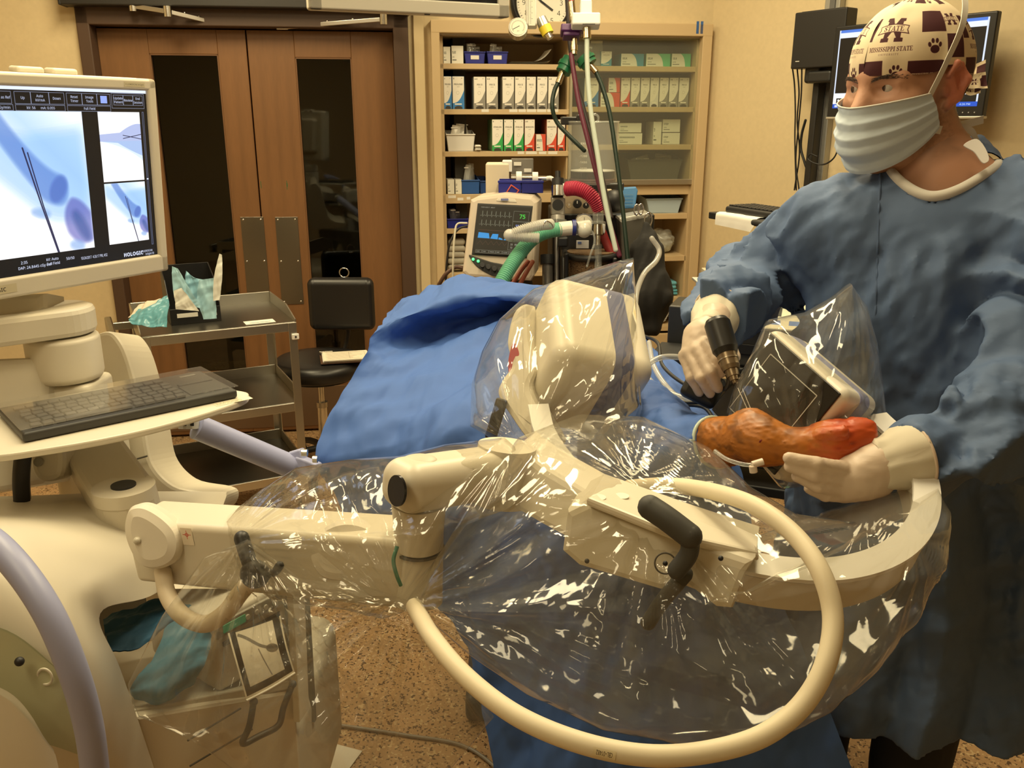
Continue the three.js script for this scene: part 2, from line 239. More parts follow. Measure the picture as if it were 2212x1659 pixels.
// ---- double door
const doorWood = grain(512, (u, v) => { const n = pnoise(u, v, 4, 51) * .3 + pnoise(u * 8 % 1, v, 24, 52) * .25 + pnoise(u * 16 % 1, v, 3, 53) * .45; const k = .88 + .14 * n; return [k, k * .985, k * .97]; });
const doorMat = M([.215, .105, .041], .45, 0, { map: doorWood }), frameMat = M([.075, .042, .026], .5);
const glassDark = M([.5, .52, .45], .03, 0, { transmission: 1, thickness: 0, ior: 1.5 });
{
  const c = bl(550, 300, -.05)[0], D1 = bl(238, 300, -.05)[0], D2 = bl(857, 300, -.05)[0];
  const t = struct('trim_2', [at(rb(D1 - DL, DTOP, .2, .006), (DL + D1) / 2, DTOP / 2, -.06), at(rb(DR - D2, DTOP, .2, .006), (DR + D2) / 2, DTOP / 2, -.06), at(rb(DR - DL, .08, .2, .006), (DL + DR) / 2, DTOP - .04, -.06)], frameMat); t.position.copy(B0); t.rotation.y = BT;
  const top = DTOP - .085, bot = .012;
  const leaf = (name, u0, u1, pl, pr, label, hingeLeft, plateX) => {
    const d = thing(name, label, 'door', Bw((u0 + u1) / 2, bot, -.05), BT); d.userData.kind = 'structure'; delete d.userData.category;
    const hw = (u1 - u0) / 2, m = (u0 + u1) / 2, h = top - bot, a = pl[0] - m, b = pr[0] - m, y1 = pl[1] - bot, y0 = .34;
    const stile = (x0, x1, ya, yb) => boxUV(at(rb(x1 - x0, yb - ya, .045, .003), (x0 + x1) / 2, (ya + yb) / 2, -.0225), 1);
    obj('stile', stile(-hw, a, 0, h), doorMat, d); obj('stile', stile(b, hw, 0, h), doorMat, d); obj('top_rail', stile(a, b, y1, h), doorMat, d); obj('bottom_rail', stile(a, b, 0, y0), doorMat, d);
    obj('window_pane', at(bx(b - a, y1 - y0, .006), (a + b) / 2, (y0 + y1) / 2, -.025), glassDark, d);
    obj('glazing_bead', [at(bx(.006, y1 - y0, .02), a + .003, (y0 + y1) / 2, -.012), at(bx(.006, y1 - y0, .02), b - .003, (y0 + y1) / 2, -.012), at(bx(b - a, .006, .02), (a + b) / 2, y1 - .003, -.012)], M([.16, .075, .03], .5), d);
    const [p0, yt] = bl(plateX[0], 469, -.05), [p1] = bl(plateX[1], 469, -.05), yb = bl(plateX[0], 658, -.05)[1], pw = p1 - p0;
    const pp = obj('push_plate', at(rb(pw, yt - yb, .003, .001), (p0 + p1) / 2 - m, (yt + yb) / 2 - bot, .002), M([.3, .28, .24], .3, 1), d);
    for (const sx of [-1, 1]) for (const q of [.03, .5, .97]) obj('screw', new THREE.SphereGeometry(.005, 10, 6).scale(1, 1, .5).translate((p0 + p1) / 2 - m + sx * pw * .38, lerp(yb, yt, q) - bot, .004), steelBright, pp);
    obj('kick_plate', at(rb(2 * hw - .04, .22, .002, .001), 0, .13, .001), M([.2, .13, .08], .35, .4), d);
    return d;
  };
  leaf('door_1', D1, c - .003, bl(322, 116, -.05), bl(488, 300, -.05), 'brown wooden double door leaf left of the centre gap, behind the screen cart', true, [519, 569]);
  leaf('door_2', c + .003, D2, bl(637, 124, -.05), bl(768, 300, -.05), 'brown wooden double door leaf right of the centre gap, behind the stool', false, [594, 643]);
  // closer arms
  const armThing = (pts, label) => {
    const A = pts.map(([x, y, o]) => { const [u, h] = bl(x, y, o); return Bw(u, h, o); }), t = thing('door_closer', label, 'door closer', A[A.length - 1].clone(), 0, 'door closer arms');
    const bar = (a, b, w = .012, h = .02) => { const d = b.clone().sub(a), [X, Y, Z] = frame(d, V(0, 1, 0)); return place(rb(d.length(), h, w, .003), a.clone().lerp(b, .5), X, Y, Z); };
    for (let i = 0; i + 1 < A.length; i++) objW('arm', bar(A[i], A[i + 1]), steel, t);
    for (const p of A.slice(0, -1)) objW('pivot', rod(p.clone().add(V(0, -.022, 0)), p.clone().add(V(0, .022, 0)), .018, .018, 18), steelBright, t);
    const e = A[A.length - 1]; objW('bracket', place(rb(.055, .022, .02, .004), e.clone(), BU.clone(), V(0, 1, 0), BN.clone()), steelBright, t);
    for (const f of [.3, .55]) objW('screw', new THREE.SphereGeometry(.005, 8, 6).translate(...lerpV(A[A.length - 2], e, f).add(V(0, .012, 0)).toArray()), steelBright, t);
    return t;
  };
  var lerpV = (a, b, t) => a.clone().lerp(b, t);
  armThing([[287, 13, .09], [362, 25, .13], [483, 54, -.02]], 'jointed steel closer arm above the left door leaf');
  armThing([[828, 42, .12], [610, 59, -.02]], 'straight steel closer arm above the right door leaf');
  const hd = thing('door_closer_housing', 'long black door operator housing along the top of the door frame', 'door operator', Bw((DL + DR) / 2, bl(500, 24, .06)[1], .0), BT);
  obj('cover', at(rb(DR - DL + .05, .16, .1, .008), -.01, .09, .06), M([.02, .018, .016], .4), hd);
  for (const s of [-1, 1]) obj('end_cap', at(rb(.012, .162, .102, .004), -.01 + s * (DR - DL + .05) / 2, .09, .06), black, hd);
}

// ---- television hanging near the ceiling
{
  const a = P(668, 20, 2.85), b = P(1098, 38, 3.1), d = b.clone().sub(a).setY(0), [X, Y, Z] = frame(d, V(0, 1, 0)), w = d.length(), hgt = .46;
  const t = thing('ceiling_monitor', 'grey framed flat screen hanging above the doors, cut by the top of the photo', 'monitor', a.clone().add(b).multiplyScalar(.5).setY((a.y + b.y) / 2), Math.atan2(Z.x, Z.z));
  const bz = M([.42, .39, .33], .4);
  obj('back_shell', at(rb(w, hgt, .05, .01), 0, hgt / 2, -.035), creamDark, t);
  obj('bezel', [at(rb(w, .045, .03, .006), 0, .0225, 0), at(rb(w, .045, .03, .006), 0, hgt - .0225, 0), at(rb(.045, hgt, .03, .006), -w / 2 + .0225, hgt / 2, 0), at(rb(.045, hgt, .03, .006), w / 2 - .0225, hgt / 2, 0)], bz, t);
  obj('screen', at(bx(w - .08, hgt - .08, .01), 0, hgt / 2, 0), M([.012, .012, .014], .12), t);
  obj('button', at(rb(.02, .006, .008, .002), .05, 0, .005), black, t);
  obj('ceiling_pole', at(new THREE.CylinderGeometry(.025, .025, CEIL - a.y - hgt * .5, 16), 0, (CEIL - a.y + hgt * .5) / 2, -.08), white, t);
  obj('mount_plate', at(rb(.2, .2, .04, .005), 0, hgt / 2, -.07), darkGrey, t);
}
// ---- clock
{
  const r = .155, [u, y] = bl(1172, 6, .02), t = backGroup('wall_clock', 'round wall clock with a black rim and white face above the cabinet', 'clock', u, y, .002);
  obj('rim', new THREE.TorusGeometry(r - .014, .016, 14, 48).translate(0, 0, .018), blackGloss, t);
  obj('case', new THREE.CylinderGeometry(r - .01, r - .01, .02, 48).rotateX(Math.PI / 2).translate(0, 0, .01), black, t);
  const face = print(512, 512, (c, w) => { c.fillStyle = '#e9e6da'; c.fillRect(0, 0, w, w); c.fillStyle = '#15130f'; c.textAlign = 'center'; c.textBaseline = 'middle'; c.font = '60px sans-serif'; for (let i = 1; i <= 12; i++) { const a = i * Math.PI / 6; c.fillText(String(i), 256 + Math.sin(a) * 180, 256 - Math.cos(a) * 180); } for (let i = 0; i < 60; i++) { const a = i * Math.PI / 30; c.beginPath(); c.lineWidth = i % 5 ? 2 : 6; c.moveTo(256 + Math.sin(a) * 225, 256 - Math.cos(a) * 225); c.lineTo(256 + Math.sin(a) * 240, 256 - Math.cos(a) * 240); c.stroke(); } });
  obj('dial', new THREE.CircleGeometry(r - .025, 48).translate(0, 0, .021), M(0xffffff, .6, 0, { map: face }), t);
  const hand = (len, w, ang) => { const g = bx(w, len, .002).translate(0, len / 2 - .015, .024); g.rotateZ(-ang); return g; };
  obj('hour_hand', hand(.075, .009, 2.17), black, t); obj('minute_hand', hand(.11, .006, -.95), black, t);
}

// ================================================================ built-in supply cabinet
const cabMat = M([.54, .41, .24], .5), cabIn = M([.54, .41, .24], .5), cabEdge = M([.57, .43, .25], .45);
const cabDepth = .42, cabMid = bl(1229, 300)[0];
const SH = { l1: bl(1080, 138)[1], l2: bl(1080, 236)[1], l3: bl(1080, 327)[1], l4: bl(1080, 419)[1], l5: bl(1000, 494)[1], l6: bl(1000, 590)[1], r1: bl(1380, 143)[1], r2: bl(1380, 231)[1], r3: bl(1380, 313)[1], r4: bl(1380, 400)[1], r5: bl(1420, 462)[1], r6: bl(1440, 553)[1], r7: bl(1440, 643)[1], r8: bl(1440, 704)[1] };
{
  const t = backGroup('supply_cabinet', 'tan built-in supply cabinet with open shelves and a sliding glass door', 'cabinet', (CL + CR) / 2, CBOT, 0), m = (CL + CR) / 2, y = h => h - CBOT, W = CR - CL;
  const oL = bl(934, 250)[0] - m, oR = bl(1520, 250)[0] - m, oT = y(bl(1200, 54)[1]), iL = CL - m, iR = CR - m, iT = y(CTOP);
  obj('back_panel', at(bx(W, iT, .012), 0, iT / 2, -cabDepth), cabIn, t);
  obj('side_panel', at(bx(.018, iT, cabDepth), iL + .009, iT / 2, -cabDepth / 2), cabMat, t); obj('side_panel', at(bx(.008, iT, cabDepth), iR - .004, iT / 2, -cabDepth / 2), cabMat, t);
  obj('top_panel', at(bx(W, .018, cabDepth), 0, iT - .009, -cabDepth / 2), cabMat, t);
  obj('face_stile', at(rb(iL - oL, oT + .02, .06, .004), (iL + oL) / 2, oT / 2, .03), cabEdge, t); obj('face_stile', at(rb(oR - iR, oT + .02, .06, .004), (iR + oR) / 2, oT / 2, .03), cabEdge, t);
  obj('header', at(rb(oR - oL, oT - iT + .02, .062, .004), (oL + oR) / 2, (oT + iT) / 2, .03), cabEdge, t);
  obj('divider', at(bx(.022, iT, cabDepth - .02), cabMid - m, iT / 2, -cabDepth / 2), cabMat, t);
  const shelf = (x0, x1, h, th) => obj('shelf', at(rb(x1 - x0, th, cabDepth - .03, .002), (x0 + x1) / 2, y(h) - th / 2, -cabDepth / 2 + .015), cabEdge, t);
  const mid = cabMid - m;
  for (const k of ['l1', 'l2', 'l3']) shelf(iL, mid, SH[k], .025); shelf(iL, mid, SH.l4, .045); shelf(iL, mid, SH.l5, .025); shelf(iL, mid, SH.l6, .025);
  for (const k of ['r1', 'r2', 'r3']) shelf(mid, iR, SH[k], .025); shelf(mid, iR, SH.r4, .05); for (const k of ['r5', 'r6', 'r7', 'r8']) shelf(mid, iR, SH[k], .028);
  obj('base_panel', at(rb(W, y(SH.r8) - .04, .02, .003), 0, (y(SH.r8) - .04) / 2, .005), cabEdge, t);
  const g = obj('sliding_glass_door', at(bx(iR - mid + .01, iT - y(SH.r4) - .02, .005), (iR + mid) / 2, (iT + y(SH.r4)) / 2, .012), M([.9, .92, .86], .04, 0, { transmission: .95, thickness: 0, ior: 1.5 }), t);
  obj('bottom_rail', at(rb(iR - mid + .012, .028, .014, .003), (iR + mid) / 2, y(SH.r4) + .016, .014), M([.5, .46, .38], .35, .8), g);
  obj('stile_rail', at(rb(.012, iT - y(SH.r4) - .02, .012, .003), mid + .004, (iT + y(SH.r4)) / 2, .014), M([.55, .52, .4], .3, .5), g);
  obj('top_track', at(rb(W, .016, .03, .003), 0, iT - .008, .012), M([.5, .45, .36], .4, .6), t);
  // small white shelf labels
  for (const [x0, x1, yy] of [[1040, 1056, 239], [1100, 1118, 239], [1120, 1136, 239], [1138, 1158, 239], [1160, 1180, 239], [1182, 1206, 239], [1118, 1132, 330], [1136, 1160, 330], [1164, 1180, 330], [1184, 1204, 330], [968, 985, 425], [988, 1001, 430], [1008, 1016, 428]]) { const [a] = bl(x0, yy, 0), [b, h] = bl(x1, yy, 0); obj('shelf_label', at(rb(b - a, .014, .002, .0008), (a + b) / 2 - m, y(h), -.0008), paper, t); }
  for (const x of [1507, 1516]) { const [a, h0] = bl(x - 3.6, 73, .06), [b, h1] = bl(x + 3.6, 46, .06); obj('blue_tape', at(bx(b - a, h1 - h0, .001), (a + b) / 2 - m, y((h0 + h1) / 2), .0605), M([.04, .13, .38], .6), t); }
}
// ---- cartons on the shelves
const cartonArt = {};
function cartonTex(kind, word) {
  const key = kind + word; if (cartonArt[key]) return cartonArt[key];
  const col = { blue: '#3d84cc', grey: '#8f8d88', green: '#35a856', red: '#d9523a', teal: '#2f8fae', mint: '#4cb988' }[kind] || '#ddd';
  return cartonArt[key] = print(128, 320, (c, w, h) => {
    c.fillStyle = '#efece4'; c.fillRect(0, 0, w, h); c.fillStyle = col;
    c.beginPath(); c.moveTo(0, h * .82); c.bezierCurveTo(w * .5, h * .82, w * .72, h * .68, w, h * .42); c.lineTo(w, h); c.lineTo(0, h); c.fill();
    c.fillStyle = '#efece4'; c.fillRect(w * .18, h * .83, w * .6, h * .04);
    c.fillStyle = '#3a3833'; c.font = 'bold 22px sans-serif'; c.textAlign = 'left'; c.fillText(['2-0', '3-0', '4-0', '0'][word.length % 4], 8, 28); c.font = '13px sans-serif'; c.fillText('36', 96, 22); c.font = 'bold 22px sans-serif'; c.textAlign = 'center'; c.fillText(word, 64, 84, 112); c.font = '11px sans-serif'; c.fillText('suture', 64, 104);
    c.strokeStyle = '#a8a49a'; c.lineWidth = 2; c.beginPath(); c.arc(58, 160, 16, 0, 6.3); c.stroke();
  });
}
function wideTex(kind, word) {
  const key = 'w' + kind + word; if (cartonArt[key]) return cartonArt[key];
  const col = { teal: '#2c8fb0', mint: '#58c08c', red: '#d9523a', grey: '#b9b6ae', plain: '#d9d7cf' }[kind];
  return cartonArt[key] = print(256, 128, (c, w, h) => { c.fillStyle = '#e6e6dc'; c.fillRect(0, 0, w, h); if (kind !== 'plain') { c.fillStyle = col; c.beginPath(); c.moveTo(w * .45, 0); c.bezierCurveTo(w * .62, h * .1, w * .7, h * .5, w * .72, h); c.lineTo(w, h); c.lineTo(w, 0); c.fill(); } c.fillStyle = '#3a4440'; c.font = 'bold 26px sans-serif'; c.fillText(word, 14, 56); c.font = '16px sans-serif'; c.fillText('sterile', 14, 86); c.fillRect(14, 100, 90, 6); });
}
const dispenserDark = M([.05, .045, .04], .7);
function carton(x0, x1, y0, shelf, kind, word, label, group, off = -.02, depth = .16, tall = true, lift = 0) {
  const [u0] = bl(x0, (y0 + 200) / 2, off), [u1] = bl(x1, (y0 + 200) / 2, off), top = bl((x0 + x1) / 2, y0, off)[1], w = u1 - u0 - .002, h = top - shelf - lift;
  const t = backGroup('suture_carton', label, 'carton', (u0 + u1) / 2, shelf + lift + .0005, off, group);
  const side = { blue: [.1, .25, .5], grey: [.5, .48, .43], green: [.12, .22, .1], red: [.42, .14, .08], teal: [.08, .26, .34], mint: [.15, .42, .24], plain: [.6, .58, .52] }[kind];
  obj('body', at(rb(w, h, depth, .0015, 1), 0, h / 2, -depth / 2), M(side, .6), t);
  const fr = obj('front_panel', decal(w - .002, h - .002).translate(0, h / 2, .0006), M(0xffffff, .6, 0, { map: tall ? cartonTex(kind, word) : wideTex(kind, word) }), t);
  if (tall && h > .1) { const s = new THREE.Shape(); s.moveTo(-w * .32, 0); s.lineTo(-w * .32, h * .05); s.quadraticCurveTo(0, h * .13, w * .32, h * .05); s.lineTo(w * .32, 0); obj('dispensing_slot', new THREE.ExtrudeGeometry(s, { depth: .001, bevelEnabled: false }).translate(0, .002, .0009), dispenserDark, fr); }
  return t;
}
const GC = { a: 'blue suture cartons', b: 'grey suture cartons', c: 'green suture cartons', d: 'red suture cartons', e: 'cartons behind the glass' };
const ord = ['first', 'second', 'third', 'fourth', 'fifth', 'sixth', 'seventh', 'eighth'];
carton(958, 976, 165, SH.l2, 'blue', 'PROLENE', 'blue and white carton at the left end of the second open shelf', GC.a);
carton(976.5, 1003, 165, SH.l2, 'blue', 'PROLENE', 'blue and white carton beside the gap on the second open shelf', GC.a);
[[1023, 1049], [1050, 1076], [1085, 1111], [1112, 1136], [1137, 1158], [1160, 1183], [1184, 1208]].forEach(([a, b], i) => carton(a, b, 166, SH.l2, 'grey', 'PDS II', `grey and white suture carton, ${ord[i]} from left on the open shelf`, GC.b));
[[1062, 1087], [1088, 1109], [1110, 1132]].forEach(([a, b], i) => carton(a, b, 258, SH.l3, 'green', 'ETHILON', `green and white suture carton, ${ord[i]} of three from the white bin`, GC.c, -.02, .2));
carton(1133, 1156, 258, SH.l3, 'red', 'MONOCRYL', 'tall red and white carton next to the green cartons', GC.d);
carton(1158, 1180, 290, SH.l3, 'red', 'MONOCRYL', 'low red and white carton between two tall red cartons', GC.d, .0, .1, false);
carton(1181, 1204, 258, SH.l3, 'red', 'MONOCRYL', 'tall red and white carton right of the low red one', GC.d);
carton(1205, 1222, 258, SH.l3, 'red', 'MONOCRYL', 'red and white carton against the cabinet divider', GC.d);
carton(1262, 1294, 168, SH.r2, 'blue', 'PROLENE', 'blue and white carton behind the glass, beside the divider', GC.e, -.06);
carton(1297, 1340, 200, SH.r2, 'red', 'VICRYL', 'wide red and white carton behind the glass under a smaller red one', GC.e, -.06, .16, false);
{ const base = bl(1318, 200, -.06)[1]; carton(1314, 1340, 168, base + .0006, 'red', 'VICRYL', 'small red and white carton stacked on a wide red carton behind the glass', GC.e, -.06, .12, false); }
carton(1341, 1362, 168, SH.r2, 'red', 'VICRYL', 'tall red and white carton behind the glass, left of the grey row', GC.e, -.06);
[[1363, 1383], [1384, 1404], [1405, 1424], [1425, 1445], [1446, 1466], [1467, 1489]].forEach(([a, b], i) => carton(a, b, 168, SH.r2, i === 2 ? 'plain' : 'grey', 'PDS II', `${i === 2 ? 'plain white' : 'grey and white'} carton behind the glass, ${ord[i]} right of the tall red one`, GC.e, -.06));
carton(1297, 1321, 111, SH.r1, 'teal', 'NYLON', 'upright teal and white carton on the top shelf behind the glass', GC.e, -.06, .14);
carton(1340, 1390, 116, SH.r1, 'teal', 'SILK', 'wide teal and white carton lying on the top shelf behind the glass', GC.e, -.06, .14, false);
carton(1394, 1447, 116, SH.r1, 'mint', 'SILK', 'wide mint green carton in the middle of the top shelf behind the glass', GC.e, -.06, .14, false);
carton(1449, 1491, 116, SH.r1, 'mint', 'SILK', 'wide mint green carton at the right end of the top shelf behind the glass', GC.e, -.06, .14, false);
{ const wl = (x0, x1, y0, y1, word, label, sh, lift) => carton(x0, x1, y0, sh, 'plain', word, label, GC.e, -.06, .14, false, lift);
  const b1 = bl(1360, 287, -.06)[1] - SH.r3;
  wl(1336, 1390, 288, 313, 'DERMABOND', 'flat pale carton on the third shelf behind the glass, under another', SH.r3, 0); wl(1338, 1388, 266, 287, 'GAUZE', 'flat pale carton behind the glass, on top of a similar one', SH.r3, b1 + .0006);
  wl(1413, 1432, 263, 313, 'TIP', 'narrow upright white carton with orange edge behind the glass', SH.r3, 0);
  const b2 = bl(1452, 286, -.06)[1] - SH.r3; wl(1433, 1472, 287, 313, 'STRIP', 'square white and green carton behind the glass, lower of two', SH.r3, 0); wl(1433, 1472, 258, 286, 'STRIP', 'square white carton behind the glass, upper of two', SH.r3, b2 + .0006); }
carton(958, 974, 101, SH.l1, 'plain', 'NEEDLE', 'short white carton at the left end of the top open shelf', 'white cartons', -.02, .12, false);
carton(975.5, 1002, 99, SH.l1, 'plain', 'BLADE', 'white carton beside the blue bins on the top open shelf', 'white cartons', -.02, .14, false);
carton(964, 980, 388, SH.l4, 'plain', 'CLIP', 'white carton at the left end of the shelf above the monitor', 'white cartons', -.02, .12, false);
carton(981, 996, 388, SH.l4, 'plain', 'CLIP', 'white carton next to the blue bin of pouches', 'white cartons', -.02, .12, false);
// ---- plastic bins
function bin(name, x0, x1, y0, shelf, col, label, off = -.02, depth = .15, flare = .1, group) {
  const [u0] = bl(x0, y0, off), [u1] = bl(x1, y0, off), w = u1 - u0, h = Math.max(.03, bl((x0 + x1) / 2, y0, off)[1] - shelf), t = backGroup(name, label, 'bin', (u0 + u1) / 2, shelf + .0005, off, group), m = M(col, .35), th = .003;
  const wb = w * (1 - flare);
  const wallP = (ax, az, bx_, bz, tx, tz, ux, uz) => { const g = quadGeo(V(ax, 0, az), V(bx_, 0, bz), V(ux, h, uz), V(tx, h, tz)); return g; };
  const zf = 0, zb = -depth, q = wb / 2, r = w / 2;
  obj('front_wall', prism([V(-q, 0, zf), V(q, 0, zf), V(r, h, zf), V(-r, h, zf)], V(0, 0, -th), .0006), m, t);
  obj('back_wall', prism([V(-q, 0, zb), V(q, 0, zb), V(r, h * 1.25, zb), V(-r, h * 1.25, zb)], V(0, 0, -th), .0006), m, t);
  for (const s of [-1, 1]) obj('side_wall', prism([V(s * q, 0, zf), V(s * q, 0, zb), V(s * r, h * 1.25, zb), V(s * r, h, zf)], V(-s * th, 0, 0), .0006), m, t);
  obj('bottom', at(bx(wb, th, depth), 0, th / 2, -depth / 2), m, t);
  obj('rim', at(rb(w + .004, .006, .008, .002), 0, h, .001), m, t);
  return { t, w, h, depth };
}
const BINBLUE = [.018, .025, .26];
function packet(parent, w, h, x, y, z, rz, rx, m, seed) { const g = new THREE.PlaneGeometry(w, h, 8, 10), p = g.attributes.position; for (let i = 0; i < p.count; i++) p.setZ(i, crumple(p.getX(i), p.getY(i), seed, 16, seed) * .008 + .006 * (1 - (2 * p.getX(i) / w) ** 2)); const b = g.clone(); for (let i = 0; i < p.count; i++) b.attributes.position.setZ(i, -g.attributes.position.getZ(i) * .4 - .001); g.computeVertexNormals(); b.computeVertexNormals(); const q = join([g, b]); q.rotateX(rx).rotateZ(rz).translate(x, y, z); return q; }
const foil = M([.68, .66, .6], .3, .1), clearBag = M([.85, .87, .86], .18, 0, { transmission: .75, thickness: 0 }), bluePouch = M([.25, .45, .56], .35), tealPouch = M([.2, .42, .5], .3);
function fill(b, n, label, m, seed, hscale = 1.2) {   // packets standing in a bin, each its own thing
  const r = rng(seed); for (let i = 0; i < n; i++) { const w = b.w * .3, h = b.h * hscale * (.9 + .3 * r()), x = lerp(-.24, .24, n > 1 ? i / (n - 1) : .5) * b.w, z = -.03 - .025 * i % b.depth; const t = thing('sterile_packet', label + `, ${ord[i]} from the left`, 'packet', b.t.localToWorld(V(x * .8, .012, z - .01)), BT, label); obj('pouch', packet(t, w, h, 0, h / 2, 0, (r() - .5) * .5, -.2 * r(), m, seed + i), m, t); obj('seal', at(rb(w * .8, .006, .002, .0008), 0, h * .9, .004), white, t); }
}
{ const b = bin('storage_bin', 1003, 1048, 113, SH.l1, BINBLUE, 'small blue stacking bin on the top open shelf, next to the white carton', -.02, .12, .12, 'blue bins'); obj('label_card', at(rb(b.w * .4, b.h * .35, .002, .0008), 0, b.h * .55, .002), paper, b.t); fill(b, 3, 'crumpled clear packet in the left blue bin on the top shelf', clearBag, 11, 1.5);
  const c = bin('storage_bin', 1052, 1097, 113, SH.l1, BINBLUE, 'small blue stacking bin on the top open shelf, right of the other blue bin', -.02, .12, .12, 'blue bins'); obj('label_card', at(rb(c.w * .4, c.h * .35, .002, .0008), 0, c.h * .55, .002), paper, c.t); fill(c, 3, 'crumpled clear packet in the right blue bin on the top shelf', clearBag, 17, 1.4);
  const d = bin('storage_bin', 964, 1026, 291, SH.l3, [.72, .71, .68], 'white plastic bin at the left end of the third open shelf', -.02, .16, .14); fill(d, 3, 'small silver packet sticking out of the white bin', foil, 23, 1.5);
  const e = bin('storage_bin', 997, 1036, 390, SH.l4, [.03, .1, .34], 'dark blue bin of pouches on the shelf above the monitor', -.02, .2, .05); fill(e, 4, 'long clear pouch leaning in the dark blue bin', clearBag, 29, 2.0);
  const f = bin('storage_bin', 1037, 1056, 392, SH.l4, [.02, .06, .22], 'narrow dark blue bin right of the bin of pouches', -.03, .2, .05);
  const g = bin('storage_bin', 966, 1012, 474, SH.l5, BINBLUE, 'blue bin with dark packets on the shelf beside the patient monitor', -.02, .16, .05); fill(g, 3, 'dark crinkled packet in the blue bin beside the monitor', M([.06, .06, .09], .4), 31, 1.7);
  const h = bin('storage_bin', 1355, 1474, 346, SH.r4, [.09, .09, .075], 'large dark grey bin behind the glass on the lowest shelf', -.06, .2, .2); fill(h, 2, 'clear bag showing above the large dark grey bin', clearBag, 37, 1.0);
  const i = bin('basin', 1396, 1474, 430, SH.r5, [.4, .5, .58], 'pale blue wash basin on the shelf under the glass door', -.03, .2, .22); i.t.userData.category = 'basin';
}
// papers on the top shelf, packs, towels, bags, folders
{ const [u0] = bl(1098, 134), [u1] = bl(1198, 134); const t = backGroup('paper_sheets', 'loose white sheets lying on the top open shelf', 'papers', (u0 + u1) / 2, SH.l1 + .001, -.09); for (let i = 0; i < 4; i++) { const g = new THREE.PlaneGeometry(u1 - u0 - .03, .14, 12, 6).rotateX(-Math.PI / 2), p = g.attributes.position; for (let k = 0; k < p.count; k++) p.setY(k, .002 + i * .003 + Math.max(0, (p.getX(k) / (u1 - u0) + .1)) ** 3 * (i === 3 ? .4 : .08)); g.computeVertexNormals(); g.rotateY((i - 1.5) * .05); obj('sheet', g, paper, t); } }
for (let i = 0; i < 2; i++) { const [u, ] = bl(1033, 318); const t = backGroup('foil_pack', i ? 'small white pack lying on another beside the green carton' : 'small white pack lying on the shelf beside the white bin', 'packet', u, SH.l3 + .0008 + i * .016, -.015, 'small packs'); obj('pouch', at(rb(.03, .015, .05, .006), 0, .008, -.01), foil, t); obj('flap', at(rb(.028, .002, .01, .0008), 0, .009, .02), white, t); }
function foldedCloth(name, x0, x1, y0, y1, off, depth, m, label, cat, layers, seed, shelf) {
  const [u0] = bl(x0, y0, off), [u1] = bl(x1, y0, off), h = bl((x0 + x1) / 2, y0, off)[1] - shelf, w = u1 - u0, t = backGroup(name, label, cat, (u0 + u1) / 2, shelf + .004, off);
  for (let i = 0; i < layers; i++) { const lh = h / layers, g = new RoundedBoxGeometry(w * (1 - .02 * i), lh * .97, depth, 4, lh * .45), p = g.attributes.position; for (let k = 0; k < p.count; k++) { const x = p.getX(k), z = p.getZ(k); p.setY(k, p.getY(k) + noise(x * 18 + seed + i, z * 18, i) * lh * .14); p.setX(k, x + noise(z * 14, i * 3 + seed, 1) * .003); } g.computeVertexNormals(); obj('fold', at(g, 0, lh * (i + .5) + lh * .1, -depth / 2), m, t); }
  return t;
}
foldedCloth('folded_towel', 1430, 1464, 628, 640, -.04, .2, M([.1, .36, .46], .85), 'lower folded turquoise towel on the cabinet shelf', 'towel', 2, 3, SH.r7);
foldedCloth('folded_towel', 1430, 1463, 611, 627, -.04, .2, M([.14, .42, .52], .85), 'upper folded turquoise towel on the cabinet shelf', 'towel', 2, 5, bl(1457, 627, -.04)[1]);
foldedCloth('folded_drape', 966, 1006, 520, 590, -.03, .2, M([.42, .4, .34], .85), 'stack of folded grey linen on the shelf beside the patient monitor', 'linen', 5, 7, SH.l6);
{ const [u, ] = bl(1450, 520, -.06), h = bl(1450, 497, -.06)[1] - SH.r6, t = backGroup('plastic_bag', 'crumpled clear plastic bag of supplies on the cabinet shelf', 'bag', u - .04, SH.r6 + .001, -.06); const g = new THREE.SphereGeometry(1, 40, 28), p = g.attributes.position; for (let k = 0; k < p.count; k++) { const x = p.getX(k), y = p.getY(k), z = p.getZ(k), s = 1 + .22 * crumple(x, y, z, 1.6, 5); p.setXYZ(k, x * .07 * s, h / 2 + Math.max(-.5 * h, y * h * .52 * s), z * .06 * s - .05); } g.computeVertexNormals(); obj('film', g, M([.78, .8, .76], .2, 0, { transmission: .55, thickness: 0 }), t); obj('contents', [at(rb(.07, h * .5, .06, .02), -.02, h * .27, -.05), at(rb(.05, h * .35, .05, .02), .03, h * .2, -.06)], M([.5, .52, .46], .6), t); }
{ const [u] = bl(1452, 690, -.05), t = backGroup('magazine_pile', 'pile of loose papers on the bottom open shelf', 'papers', u - .07, SH.r8 + .002, -.13); for (let i = 0; i < 6; i++) { const g = new THREE.PlaneGeometry(.09, .16, 10, 2).rotateX(-Math.PI / 2), p = g.attributes.position; for (let k = 0; k < p.count; k++) p.setY(k, .003 + i * .005 + Math.max(0, p.getX(k) + .0) ** 2 * (8 + i * 3)); g.computeVertexNormals(); g.rotateY((i - 2) * .08); obj('sheet', g, paper, t); } 
  const [v] = bl(1410, 696, -.03), o = backGroup('orange_folder', 'orange folder on the bottom open shelf', 'folder', v - .1, SH.r8 + .001, -.13); obj('cover', at(rb(.1, .012, .16, .002), 0, .006, 0), M([.75, .3, .03], .6), o); obj('pages', at(bx(.096, .007, .156), 0, .0065, .003), paper, o); }
